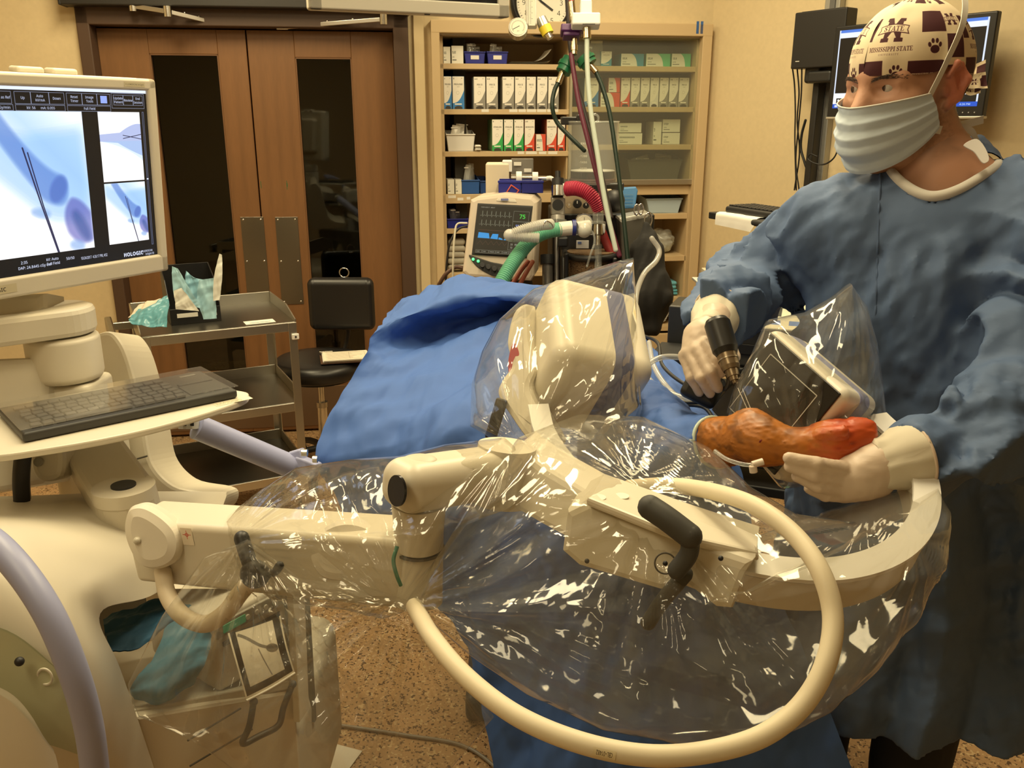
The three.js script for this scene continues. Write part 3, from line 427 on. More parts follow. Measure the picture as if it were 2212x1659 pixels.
{ const [u] = bl(1286, 110, -.1), t = backGroup('clear_packet', 'hanging clear packet on the top shelf behind the glass', 'packet', u, SH.r1 + .001, -.08); obj('pouch', packet(t, .07, .12, 0, .064, 0, .05, -.1, clearBag, 41), clearBag, t); obj('seal', at(rb(.06, .012, .002, .0008), 0, .115, .006), white, t); }

// ================================================================ mini C-arm fluoroscope
const shell = M([.70, .65, .53], .4), shellB = M([.64, .59, .47], .45), seam = M([.1, .09, .07], .7);
const fluoro = thing('fluoroscope', 'cream mobile mini C-arm X-ray machine with screen, boom arm and C-shaped arc', 'x-ray machine', V(-.62, 0, -1.35));
const part = (name, gs, m, parent = fluoro) => objW(name, gs, m, parent);
const pts = a => a.map(p => P(...p));
function obox(c, X, Y, Z, w, h, d, r = .006, s = 3) { return place(rb(w, h, d, r, s), c, X, Y, Z); }
function stadium(a, b, w, vec, bev = .006, n = 12) {   // rounded-end bar from a to b, pushed along vec
  const d = b.clone().sub(a).normalize(), s = vec.clone().normalize().cross(d).normalize(), r = w / 2, out = [];
  for (let i = 0; i <= n; i++) { const t = Math.PI * i / n; out.push(b.clone().addScaledVector(s, Math.cos(t) * r).addScaledVector(d, Math.sin(t) * r)); }
  for (let i = 0; i <= n; i++) { const t = Math.PI * i / n; out.push(a.clone().addScaledVector(s, -Math.cos(t) * r).addScaledVector(d, -Math.sin(t) * r)); }
  return prism(out, vec, bev);
}
function skin(rows, nu, nv, th, disp) {   // patch with a second face th behind it
  const g = patch(rows, nu, nv, disp), b = patch(rows, nu, nv, (x, y, z, u, v) => -th + (disp ? disp(x, y, z, u, v) : 0)); return join([g, b]);
}
// ---- cart shell
part('cart_shell', skin([
  pts([[-120, 1075, 1.5], [80, 1070, 1.55], [280, 1062, 1.6], [490, 1062, 1.64]]),
  pts([[-120, 1130, 1.25], [40, 1120, 1.32], [230, 1140, 1.4], [440, 1210, 1.5]]),
  pts([[-120, 1170, 1.14], [20, 1150, 1.2], [120, 1185, 1.24], [330, 1285, 1.4]]),
  pts([[-120, 1260, 1.08], [20, 1240, 1.12], [135, 1270, 1.18], [215, 1330, 1.26]]),
  pts([[-120, 1420, 1.08], [60, 1420, 1.11], [175, 1420, 1.16], [258, 1440, 1.27]]),
  pts([[-120, 1740, 1.18], [90, 1740, 1.2], [235, 1740, 1.25], [360, 1740, 1.36]]),
].map(r => r), 36, 44, .008), shell);
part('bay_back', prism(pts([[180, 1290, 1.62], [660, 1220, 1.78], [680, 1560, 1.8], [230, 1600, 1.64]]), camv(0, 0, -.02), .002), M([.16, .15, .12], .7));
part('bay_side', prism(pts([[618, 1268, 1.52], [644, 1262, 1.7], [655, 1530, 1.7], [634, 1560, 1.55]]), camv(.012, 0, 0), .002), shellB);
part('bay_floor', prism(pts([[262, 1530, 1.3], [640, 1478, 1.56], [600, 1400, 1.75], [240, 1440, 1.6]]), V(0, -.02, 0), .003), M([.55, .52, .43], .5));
part('lower_front', prism(pts([[285, 1545, 1.305], [642, 1490, 1.56], [655, 1760, 1.66], [360, 1760, 1.38]]), V(-.246, 0, -.17), .008), shell);
part('drawer_seam', [rod(P(405, 1600, 1.375), P(520, 1530, 1.45), .0016), rod(P(410, 1655, 1.385), P(545, 1575, 1.47), .0016)], seam);
part('deck_edge', prism(pts([[340, 1270, 1.41], [478, 1215, 1.54], [645, 1262, 1.62], [642, 1290, 1.56], [480, 1245, 1.5]]), V(-.05, 0, -.05), .004), shellB);
part('access_panel', skin([pts([[-120, 1330, 1.066], [20, 1368, 1.085], [110, 1435, 1.105], [170, 1490, 1.13]]), pts([[-120, 1440, 1.07], [20, 1480, 1.088], [105, 1525, 1.108], [180, 1560, 1.135]]), pts([[-120, 1560, 1.09], [20, 1590, 1.11], [110, 1610, 1.128], [195, 1640, 1.16]])], 16, 8, .006), M([.44, .43, .27], .5));
part('front_cover', skin([pts([[-120, 1470, 1.03], [0, 1500, 1.04], [60, 1555, 1.05], [120, 1630, 1.075]]), pts([[-120, 1600, 1.04], [0, 1620, 1.05], [70, 1665, 1.065], [140, 1720, 1.09]]), pts([[-120, 1760, 1.06], [0, 1760, 1.07], [80, 1770, 1.085], [150, 1790, 1.11]])], 14, 10, .012), shell);
for (const [x, y, d, r] of [[42, 1429, 1.085, .006], [152, 1493, 1.125, .007]]) part('bolt', new THREE.SphereGeometry(r, 12, 8).translate(...P(x, y, d - .012).toArray()), black);
part('dimple', new THREE.TorusGeometry(.009, .0015, 8, 24).scale(1, 1.3, 1).translate(...P(97, 1462, 1.1).toArray()), shellB);
part('wheel_base', [rod(P(330, 1760, 1.75).setY(.02), P(330, 1760, 1.75).setY(.12), .05), at(rb(.6, .35, .55, .05), -.72, .3, -1.55)], creamDark);
// ---- push handle
part('push_handle', capTube(pts([[-120, 1120, 1.04], [-30, 1160, 1.02], [40, 1228, 1.0], [105, 1325, .99], [155, 1440, 1.0], [190, 1560, 1.03], [212, 1720, 1.08]]), .0165, 70, 18), lavender);
const railM = lavender;
const rail = part('rear_handle', rod(P(425, 922, 1.75), P(640, 1012, 1.9), .026, .026, 24, false), railM);
objW('clamp', [obox(P(662, 1008, 1.9), ...frame(camv(1, -.4, 0), camv(0, 1, 0)), .055, .035, .05, .006), obox(P(645, 990, 1.9), ...frame(camv(1, .3, 0), camv(0, 1, 0)), .03, .04, .045, .006)], railM, rail);
objW('clamp_bolt', [rod(P(652, 978, 1.86), P(664, 978, 1.86), .008), rod(P(676, 992, 1.86), P(686, 992, 1.86), .008)], steelBright, rail);
objW('bushing', [rod(P(408, 905, 1.74), P(408, 926, 1.74), .02, .02, 24)], M([.5, .49, .45], .5), rail);
for (const dx of [-9, 7]) objW('bushing_slot', obox(P(408 + dx, 915, 1.72), CX.clone(), CY.clone(), CZ.clone(), .007, .01, .004, .001), black, rail);
// ---- column, monitor arm
part('rear_shroud', prism(smoothLoop(pts([[195, 735, 1.78], [235, 716, 1.78], [262, 742, 1.78], [292, 830, 1.78], [312, 930, 1.78], [330, 1005, 1.78], [375, 1050, 1.78], [470, 1075, 1.78], [460, 1110, 1.78], [300, 1120, 1.78], [190, 1110, 1.78]]), 70), camv(0, 0, -.14), .008), shellB);
part('shroud_seam', rod(P(272, 998, 1.772), P(318, 985, 1.772), .0018), seam);
part('side_housing', prism(pts([[-120, 780, 1.5], [112, 770, 1.6], [108, 1040, 1.6], [86, 1050, 1.58], [-120, 1085, 1.5]]), camv(.02, 0, -.16), .012), shell);
part('hinge_strap', sweep(pts([[62, 930, 1.48], [50, 985, 1.47], [46, 1035, 1.47], [48, 1080, 1.48]]), t => .014, 30, 8), black);
part('hinge_cover', prism(smoothLoop(pts([[66, 960, 1.5], [88, 945, 1.5], [128, 950, 1.5], [130, 1030, 1.5], [88, 1040, 1.5], [70, 1020, 1.5]]), 40), camv(0, 0, -.05), .01), shellB);
part('hinge_screw', new THREE.CylinderGeometry(.008, .008, .004, 16).rotateX(Math.PI / 2 - PITCH).translate(...P(83, 998, 1.494).toArray()), M([.35, .33, .27], .4));
const drumC = P(140, 770, 1.64);
part('pivot_drum', lathe([[0, .045], [.058, .045], [.064, .04], [.066, .034], [.066, -.03], [.062, -.04], [.056, -.043], [0, -.043]], 40).translate(drumC.x, drumC.y, drumC.z), shell);
part('pivot_neck', [at(rb(.11, .09, .11, .012), drumC.x + .005, drumC.y - .09, drumC.z - .005), at(rb(.105, .22, .12, .015), drumC.x + .02, drumC.y - .22, drumC.z - .01)], shell);
const armY = drumC.y + .047; 
part('monitor_arm', stadium(V(drumC.x - .34, armY, drumC.z + .27), V(drumC.x, armY, drumC.z), .128, V(0, .052, 0), .01, 16), shell);
// ---- monitor
const monR = P(350, 385, 1.72), monX = V(.158, 0, -.283).normalize(), monUp = V(.06, 1, .033).normalize(), [mX, mY, mZ] = frame(monX, monUp), MW = .42, MH = .375;
const monC = monR.clone().addScaledVector(mX, -MW / 2);
const monPart = (name, g, m, par) => objW(name, place(g, monC, mX, mY, mZ), m, par);
const mon = monPart('display_housing', join([at(rb(MW, MH, .045, .014, 4), 0, 0, -.045), at(rb(MW * .7, MH * .7, .05, .03, 4), 0, 0, -.08)]), shell, fluoro);
monPart('bezel', join([at(rb(MW, .022, .03, .006), 0, MH / 2 - .011, -.012), at(rb(MW, .036, .03, .006), 0, -MH / 2 + .018, -.012), at(rb(.021, MH, .03, .006), -MW / 2 + .0105, 0, -.012), at(rb(.021, MH, .03, .006), MW / 2 - .0105, 0, -.012)]), shell, mon);
const xr = print(1280, 1024, (c, W, Hh) => {
  c.fillStyle = '#04050a'; c.fillRect(0, 0, W, Hh); c.fillStyle = '#dfe9ff'; c.fillRect(0, 0, W, 20);
  const btn = (x, y, w, h, ...l) => { c.strokeStyle = '#8f98b4'; c.lineWidth = 2; c.strokeRect(x, y, w, h); c.fillStyle = '#c8d2f0'; c.font = '20px sans-serif'; c.textAlign = 'center'; l.forEach((s, i) => c.fillText(s, x + w / 2, y + h / 2 + 7 + (i - (l.length - 1) / 2) * 22, w - 4)); };
  btn(20, 30, 110, 62, 'Save'); btn(140, 30, 130, 62, 'Swap'); btn(275, 30, 100, 62, 'Tag as Ref'); btn(395, 30, 95, 62, 'Up'); btn(492, 30, 110, 62, 'Auto', 'kV/mA'); btn(604, 30, 95, 62, 'Down'); btn(715, 30, 100, 62, 'Reset', 'Timer'); btn(817, 30, 100, 62, 'Image', 'Tools'); btn(919, 30, 90, 62); c.fillStyle = '#8fa6f0'; c.fillRect(942, 40, 46, 42); c.fillStyle = '#243'; 
  c.strokeStyle = '#8f98b4'; c.strokeRect(1020, 24, 238, 84); btn(1034, 34, 70, 56, 'Update', 'Patient'); btn(1106, 34, 70, 56, 'Review'); btn(1178, 34, 70, 56, 'End', 'Session');
  btn(200, 98, 180, 30, '0.0008 mGy/min'); btn(395, 98, 304, 30, 'kV: 56      mA: 0.055'); btn(715, 98, 294, 30, 'Full Field');
  const bone = (x, y, w, h, s, big) => {
    c.save(); c.beginPath(); c.rect(x, y, w, h); c.clip(); c.translate(x, y); c.scale(s, s);
    const bg = c.createLinearGradient(0, 600, 600, 0); bg.addColorStop(0, '#ffffff'); bg.addColorStop(.45, '#fbfdff'); bg.addColorStop(.75, '#bcd8f4'); bg.addColorStop(1, '#eaf4ff'); c.fillStyle = bg; c.fillRect(0, 0, 760, 840);
    c.lineCap = 'round'; c.lineJoin = 'round'; const F0 = c.fill.bind(c); const soft = (rad, draw) => { const K = 20, ga = c.globalAlpha; c.globalAlpha = 1 / 9; for (let k = 0; k < K; k++) { c.save(); const q = rad * Math.sqrt((k + .5) / K), a = k * 2.4; c.translate(Math.cos(a) * q, Math.sin(a) * q); draw(); c.restore(); } c.globalAlpha = ga; };
    soft(46, () => { c.fillStyle = 'rgba(120,170,225,.35)'; c.beginPath(); c.moveTo(0, 0); c.quadraticCurveTo(200, 120, 340, 130); c.lineTo(710, 90); c.lineTo(710, 560); c.quadraticCurveTo(540, 620, 430, 560); c.quadraticCurveTo(260, 420, 0, 180); c.fill(); });
    soft(16, () => { c.fillStyle = 'rgba(80,110,190,.45)'; c.beginPath(); c.moveTo(110, 0); c.lineTo(215, 0); c.quadraticCurveTo(400, 270, 520, 330); c.quadraticCurveTo(590, 350, 585, 420); c.quadraticCurveTo(575, 520, 500, 500); c.quadraticCurveTo(420, 480, 380, 400); c.quadraticCurveTo(260, 250, 110, 0); c.fill(); });
    soft(14, () => { c.fillStyle = 'rgba(60,75,160,.32)'; c.beginPath(); c.ellipse(525, 415, 48, 80, .55, 0, 7); c.fill(); c.fillStyle = 'rgba(60,75,160,.38)'; c.beginPath(); c.moveTo(600, 470); c.quadraticCurveTo(520, 540, 560, 660); c.quadraticCurveTo(620, 760, 720, 720); c.lineTo(720, 560); c.quadraticCurveTo(660, 470, 600, 470); c.fill(); });
    soft(22, () => { c.fillStyle = 'rgba(45,50,120,.28)'; c.beginPath(); c.ellipse(650, 630, 34, 100, -.45, 0, 7); c.fill(); });
    soft(16, () => { c.fillStyle = 'rgba(130,170,215,.5)'; c.beginPath(); c.ellipse(610, 740, 50, 28, .2, 0, 7); c.fill(); c.beginPath(); c.ellipse(400, 540, 60, 24, .2, 0, 7); c.fill(); });
    c.strokeStyle = 'rgba(25,25,60,.9)'; c.lineWidth = 9; c.beginPath(); c.moveTo(335, 190); c.lineTo(410, 500); c.lineTo(500, 840); c.stroke(); c.lineWidth = 7; c.beginPath(); c.moveTo(362, 215); c.lineTo(420, 500); c.lineTo(505, 840); c.stroke();
    c.restore();
  };
  bone(60, 130, 744, 790, 1.03); bone(913, 548, 304, 420, .44);
  c.save(); c.beginPath(); c.rect(913, 130, 304, 408); c.clip(); c.fillStyle = '#fdfeff'; c.fillRect(913, 130, 304, 408); c.fillStyle = 'rgba(110,130,200,.55)'; c.beginPath(); c.moveTo(913, 260); c.lineTo(1060, 250); c.quadraticCurveTo(1160, 190, 1217, 200); c.lineTo(1217, 390); c.quadraticCurveTo(1110, 350, 1040, 310); c.lineTo(913, 300); c.fill(); c.fillStyle = 'rgba(150,190,235,.4)'; c.beginPath(); c.moveTo(913, 300); c.quadraticCurveTo(1100, 330, 1217, 420); c.lineTo(1217, 300); c.fill(); c.strokeStyle = 'rgba(20,20,50,.85)'; c.lineWidth = 4; c.beginPath(); c.moveTo(1080, 265); c.lineTo(1217, 290); c.moveTo(1080, 285); c.lineTo(1217, 262); c.stroke(); c.restore();
  c.strokeStyle = '#6b7899'; c.lineWidth = 3; c.strokeRect(1238, 130, 10, 820); c.fillStyle = '#dfe6ff'; c.fillRect(1236, 530, 14, 8);
  c.fillStyle = '#dfe6ff'; c.textAlign = 'left'; c.font = '24px sans-serif'; c.fillText('10/24/2017  4:26:17 PM, #32', 700, 972 + 12, 190); c.font = '22px sans-serif'; c.fillText('2:35', 310, 960); c.fillText('DAP: 24.8445 cGy cm²', 290, 990); c.fillText('kV: Auto', 470, 962); c.fillText('Full Field', 470, 988); c.fillText('☼ ◐ 50/50', 570, 972);
  c.font = 'bold 34px sans-serif'; c.fillText('HOLOGIC', 1010, 1006); c.font = '18px sans-serif'; c.fillText('FLUOROSCAN', 1148, 994, 90); c.fillText('InSight FD', 1180, 1014, 70);
});
const screenMat = M([.02, .02, .02], .25, 0, { emissiveMap: xr, emissive: 0xffffff, emissiveIntensity: 1.25 });
monPart('screen', at(decal(MW - .04, MH - .056), 0, .007, -.004), screenMat, mon);
{ const l = new THREE.RectAreaLight(0xdfe8ff, .9, .36, .29); const p = monC.clone().addScaledVector(mZ, .012); l.position.copy(p.clone().sub(fluoro.position)); l.lookAt(p.clone().addScaledVector(mZ, 1).sub(fluoro.position)); l.quaternion.setFromRotationMatrix(new THREE.Matrix4().makeBasis(mX.clone().negate(), mY, mZ.clone().negate())); fluoro.add(l); }
const bezTxt = (s, w, font = 'bold 60px sans-serif') => print(512, 96, (c) => { c.clearRect(0, 0, 512, 96); c.fillStyle = '#cdc4a6'; c.fillRect(0, 0, 512, 96); c.fillStyle = '#3c3830'; c.font = font; c.textAlign = 'center'; c.textBaseline = 'middle'; c.fillText(s, 256, 50, 500); });
monPart('maker_mark', at(decal(.08, .015), -.155, -MH / 2 + .018, .0035), M(0xffffff, .5, 0, { map: bezTxt('HOLOGIC') }), mon);
monPart('model_mark', at(decal(.045, .0085), MW / 2 - .05, MH / 2 - .011, .0035), M(0xffffff, .5, 0, { map: bezTxt('FLUOROSCAN InSight', 1, '48px sans-serif') }), mon);
monPart('top_lug', join([at(rb(.05, .012, .03, .005), .055, MH / 2 + .004, -.06), at(rb(.05, .012, .03, .005), -.01, MH / 2 + .004, -.06)]), shell, mon);
part('monitor_bracket', prism(pts([[-60, 640, 1.52], [92, 632, 1.58], [97, 665, 1.58], [55, 690, 1.56], [-60, 715, 1.5]]), camv(.0, 0, -.08), .01), shellB);
solo('orange_tag', [at(rb(.03, .018, .02, .004), 0, 0, 0).rotateZ(-.25).translate(...P(53, 166, 1.62).toArray())], M([.85, .25, .03], .5), 'small orange plastic clip on top of the X-ray screen', 'clip');
// ---- keyboard tray
const KY = 1.135, kc = (x, y) => H(x, y, KY);
const kFR = kc(513, 842), kBR = kc(436, 788), kFL = kc(48, 938), kX = kFR.clone().sub(kFL).setY(0).normalize(), kZ = V(-kX.z, 0, kX.x).negate(); // kZ points to the user
const kW = kFR.distanceTo(kFL), kD = .17;
const kz = V(kX.z, 0, -kX.x).dot(kFR.clone().sub(kBR)) > 0 ? V(kX.z, 0, -kX.x) : V(-kX.z, 0, kX.x), kUp = V(0, 1, 0);
const kO = kFL.clone();   // front left corner
const kAt = (a, b, y = 0) => kO.clone().addScaledVector(kX, a).addScaledVector(kz, -b).add(V(0, y, 0));
{
  const o = [[-.06, -.012], [.03, -.045], [.15, -.058], [.28, -.04], [kW + .01, -.008], [kW + .028, .02], [kW + .012, .07], [kW + .002, kD + .02], [-.03, kD + .03], [-.075, .08]].map(([a, b]) => kAt(a, b, -.016));
  part('keyboard_tray', prism(smoothLoop(o, 70), V(0, -.012, 0), .003), shell);
  const txt = print(512, 128, (c) => { c.fillStyle = '#e6dcbc'; c.fillRect(0, 0, 512, 128); c.fillStyle = '#2a251c'; c.font = 'bold 40px sans-serif'; c.fillText('Shut down system', 20, 46); c.fillText('before unplugging', 20, 92); c.font = '20px sans-serif'; c.fillText('REF 030 11532', 250, 120); });
  const c0 = kAt(kW - .015, -.012, -.0155); part('tray_notice', place(decal(.068, .017), c0, kX, kz.clone().negate(), V(0, 1, 0)), M(0xffffff, .5, 0, { map: txt }));
}
// ---- keyboard arm and elbow
{
  const a = P(185, 935, 1.6), b = P(268, 1058, 1.44), d = b.clone().sub(a), [X, Y, Z] = frame(d, camv(-1, 0, 0)), up = Z.y > 0 ? Z : Z.clone().negate();
  part('elbow_arm', stadium(a, b, .1, up.clone().multiplyScalar(-.06), .01), shell);
  const lip = b.clone();
  part('elbow_cap', new THREE.CylinderGeometry(.05, .05, .022, 36).translate(lip.x, lip.y - .004, lip.z), shell);
  part('elbow_button', new THREE.CylinderGeometry(.02, .02, .003, 30).translate(lip.x, lip.y + .0085, lip.z), black);
  part('elbow_pin', rod(V(lip.x - .012, lip.y - .02, lip.z), V(lip.x - .012, lip.y - .12, lip.z), .02, .02, 24), steel);
  part('elbow_lip', rod(V(lip.x - .015, lip.y - .105, lip.z), V(lip.x - .015, lip.y - .125, lip.z), .03, .03, 28), shell);
}
// ---- boom
const bA = P(345, 1168, 1.325), bB = P(878, 1212, 1.17), bD = bB.clone().sub(bA), [bX, bY, bZ] = frame(bD, V(0, 1, 0));
part('boom', obox(bA.clone().lerp(bB, .5), bX, bY, bZ, bD.length() + .04, .102, .085, .01), shell);
part('boom_end_cover', prism(smoothLoop(pts([[259, 1140, 1.24], [272, 1100, 1.24], [303, 1092, 1.24], [348, 1115, 1.235], [378, 1150, 1.23], [384, 1186, 1.23], [370, 1217, 1.23], [335, 1233, 1.235], [300, 1226, 1.24], [272, 1190, 1.24]]), 60), camv(.0, 0, -.05), .016), M([.74, .69, .58], .5));
part('boom_end_cover', prism(smoothLoop(pts([[664, 1205, 1.165], [690, 1150, 1.165], [742, 1128, 1.16], [800, 1142, 1.155], [840, 1190, 1.15], [830, 1262, 1.15], [760, 1262, 1.16], [690, 1250, 1.165]]), 60), camv(.0, 0, -.05), .014), M([.74, .69, .58], .5));
part('cover_screw', [new THREE.SphereGeometry(.0055, 12, 8).translate(...P(296, 1168, 1.236).toArray()), new THREE.SphereGeometry(.005, 12, 8).translate(...P(751, 1211, 1.158).toArray())], M([.6, .56, .45], .3));
{ const st = print(96, 128, c => { c.fillStyle = '#f0e6d0'; c.fillRect(0, 0, 96, 128); c.strokeStyle = '#c8281e'; c.lineWidth = 4; c.beginPath(); c.moveTo(48, 18); c.lineTo(48, 82); c.moveTo(14, 50); c.lineTo(82, 50); c.stroke(); c.beginPath(); c.arc(48, 50, 12, 0, 7); c.stroke(); }); part('target_sticker', place(decal(.021, .027), bA.clone().lerp(bB, .23).addScaledVector(bZ, .0432).addScaledVector(bY, .034), bX, bY, bZ), M(0xffffff, .6, 0, { map: st })); }
part('boom_hose', capTube(pts([[352, 1235, 1.27], [362, 1285, 1.25], [395, 1330, 1.23], [440, 1348, 1.22], [485, 1325, 1.2], [520, 1280, 1.19], [550, 1245, 1.18]]), .0125, 50, 14), M([.72, .62, .46], .5));
part('hose_hook', [capTube(pts([[522, 1163, 1.15], [532, 1195, 1.145], [543, 1225, 1.14]]), .0105, 16, 10), new THREE.SphereGeometry(.02, 20, 14).scale(1, 1, .8).translate(...P(551, 1240, 1.14).toArray()), capTube(pts([[570, 1238, 1.14], [592, 1236, 1.135], [604, 1222, 1.13]]), .006, 16, 10)], M([.03, .028, .025], .45));
part('pivot_post', [rod(P(906, 1075, 1.14), P(903, 1300, 1.16), .033, .033, 32)], shell);
part('post_ring', [rod(P(905, 1182, 1.145), P(905, 1187, 1.146), .0345, .0345, 32)], seam);
// ---- second link
{
  const a = P(866, 1050, 1.085), b = P(1090, 1015, 1.2), d = b.clone().sub(a), [X, Y, Z] = frame(d, V(0, 1, 0));
  part('upper_link', obox(a.clone().lerp(b, .5), X, Y, Z, d.length() + .03, .066, .075, .026, 6), shell);
  part('link_knuckle', rod(b.clone().addScaledVector(Y, -.046), b.clone().addScaledVector(Y, .036), .043, .041, 36), shell);
  part('link_cap', [new THREE.SphereGeometry(.02, 24, 16).scale(1.2, .35, 1).translate(...P(905, 996, 1.1).toArray())], shellB);
  part('sensor_window', place(new THREE.CylinderGeometry(.0155, .0155, .004, 30).rotateX(Math.PI / 2).scale(1, 1.25, 1), P(858, 1060, 1.045), ...frame(camv(.75, 0, .65), camv(0, 1, 0))), blackGloss);
  part('link_neck', rod(P(905, 1085, 1.12), P(905, 1180, 1.14), .036, .031, 30), shell);
}
// ---- forearm and arc clamp
part('forearm', prism(pts([[1086, 1080, 1.2], [1094, 990, 1.2], [1118, 972, 1.19], [1175, 1002, 1.16], [1318, 1090, 1.05], [1262, 1200, 1.04], [1170, 1130, 1.13]]), V(.028, .0, -.075), .008), shell);
part('clamp_body', prism(pts([[1222, 1108, 1.035], [1272, 1082, 1.03], [1475, 1166, .975], [1632, 1202, .96], [1612, 1236, .96], [1582, 1318, .955], [1545, 1322, .955], [1482, 1272, .97], [1425, 1284, .98], [1252, 1220, 1.03], [1216, 1188, 1.04]]), V(.03, .0, -.09), .008), shellB);
part('clamp_top', prism(pts([[1268, 1074, 1.02], [1342, 1034, 1.12], [1490, 1096, 1.06], [1632, 1160, 1.02], [1640, 1190, .965], [1476, 1158, .965]]), V(0, -.012, 0), .004), shell);
part('clamp_button', [[1293, 1075, 1.03], [1343, 1072, 1.05]].map(([x, y, d]) => new THREE.CylinderGeometry(.009, .009, .004, 20).translate(...P(x, y + 2, d).toArray())), shell);
part('clamp_hole', [[1268, 1212, 1.005], [1557, 1206, .94], [1437, 1217, .95]].map(([x, y, d]) => new THREE.SphereGeometry(.003, 10, 8).translate(...P(x, y, d).toArray())), black);
part('clamp_ring', place(new THREE.TorusGeometry(.0115, .001, 8, 36), P(1437, 1217, .947), ...frame(camv(1, -.2, .1), camv(0, 1, 0))), seam);
part('clamp_lever', [capTube(pts([[1404, 1096, .95], [1440, 1120, .94], [1490, 1158, .93]]), .014, 24, 14), capTube(pts([[1492, 1160, .932], [1488, 1195, .935], [1462, 1232, .94]]), .0105, 24, 12), capTube(pts([[1480, 1240, .955], [1430, 1300, .98], [1400, 1345, 1.0]]), .009, 20, 10)], M([.05, .05, .045], .6));
// ---- the C-shaped arc
function band(path, ups, h, th, n = 90) {
  const c = curve(path), pos = [], idx = []; const prof = [[-.5, -.5], [.5, -.5], [.5, .5], [-.5, .5]];
  const N = n + 1, rows = []; for (let i = 0; i < N; i++) { const t = i / n, p = c.getPointAt(t), tg = c.getTangentAt(t), up = ups, s = tg.clone().cross(up).normalize(), u = s.clone().cross(tg).normalize(); rows.push(prof.map(([a, b]) => p.clone().addScaledVector(u, a * h).addScaledVector(s, b * th))); }
  const parts = []; for (let k = 0; k < 4; k++) { const g = new THREE.BufferGeometry(), ps = [], ix = []; for (let i = 0; i < N; i++) { const a = rows[i][k], b = rows[i][(k + 1) % 4]; ps.push(a.x, a.y, a.z, b.x, b.y, b.z); } for (let i = 0; i < n; i++) { const a = 2 * i; ix.push(a, a + 1, a + 2, a + 1, a + 3, a + 2); } g.setAttribute('position', new THREE.Float32BufferAttribute(ps, 3)); g.setIndex(ix); g.computeVertexNormals(); parts.push(g); }
  for (const e of [0, N - 1]) parts.push(quadGeo(...rows[e])); return join(parts);
}
const arcPts = pts([[1160, 905, 1.43], [1175, 965, 1.37], [1240, 1055, 1.27], [1390, 1170, 1.12], [1600, 1250, 1.02], [1780, 1268, 1.0], [1920, 1225, 1.04], [1985, 1130, 1.12], [1965, 1020, 1.2], [1880, 930, 1.27]]);
const arcUp = V(.05, 1, .35).normalize();
part('c_arc', band(arcPts, arcUp, .052, .026), M([.66, .62, .52], .45));
part('arc_rail', band(arcPts.map(p => p.clone().addScaledVector(arcUp, .0285)), arcUp, .006, .034), M([.85, .84, .8], .35));
part('arc_groove', band(arcPts.map(p => p.clone().addScaledVector(arcUp, .0235)), arcUp, .004, .0275), M([.22, .2, .17], .6));
function rring(w, h, r, dep) { const q = new THREE.Shape(), a = w / 2, b = h / 2; q.moveTo(-a + r, -b); q.lineTo(a - r, -b); q.absarc(a - r, -b + r, r, -Math.PI / 2, 0); q.lineTo(a, b - r); q.absarc(a - r, b - r, r, 0, Math.PI / 2); q.lineTo(-a + r, b); q.absarc(-a + r, b - r, r, Math.PI / 2, Math.PI); q.lineTo(-a, -b + r); q.absarc(-a + r, -b + r, r, Math.PI, Math.PI * 1.5); return new THREE.ExtrudeGeometry(q, { depth: dep, bevelEnabled: false, curveSegments: 10 }).translate(0, 0, -dep / 2); }
// ---- flat detector
const dE3 = camv(.066, -.016, -.055).normalize(), dE1 = camv(.124 / 1.48, -.145 / 1.48, .095); dE1.addScaledVector(dE3, -dE1.dot(dE3)).normalize();
const dE2 = dE3.clone().cross(dE1); if (dE2.dot(CY) > 0) dE2.negate();
const dT = P(1664, 702, 1.3), S1 = .172, S2 = .168, S3 = .1;
{
  const DX = dE1.clone(), DZ = dE3.clone().negate(), DY = DZ.clone().cross(DX), s2 = DY.dot(dE2) > 0 ? 1 : -1;
  const c = dT.clone().addScaledVector(dE1, S1 / 2).addScaledVector(dE2, S2 / 2).addScaledVector(dE3, S3 / 2);
  const L = (g) => place(g, c, DX, DY, DZ);
  const det = part('detector_housing', L(rb(S1, S2, S3, .016, 4)), M([.8, .77, .68], .35));
  objW('detector_stripe', L(at(rring(S1 + .0016, S2 + .0016, .0168, .026), 0, 0, -.006)), lavender, det);
  objW('detector_window', L(at(rb(S1 - .016, S2 - .016, .004, .002), 0, 0, S3 / 2)), M([.012, .012, .012], .15), det);
  const wl = .0012, q = .052; objW('window_outline', [at(bx(2 * q, wl, .001), 0, q, S3 / 2 + .0026), at(bx(2 * q, wl, .001), 0, -q, S3 / 2 + .0026), at(bx(wl, 2 * q, .001), q, 0, S3 / 2 + .0026), at(bx(wl, 2 * q, .001), -q, 0, S3 / 2 + .0026)].map(L), M([.6, .6, .58], .5), det);
  objW('detector_mount', L(at(rb(.08, .09, .05, .012), .02, -.02 * s2, -S3 / 2 - .02)), shell, det);
}
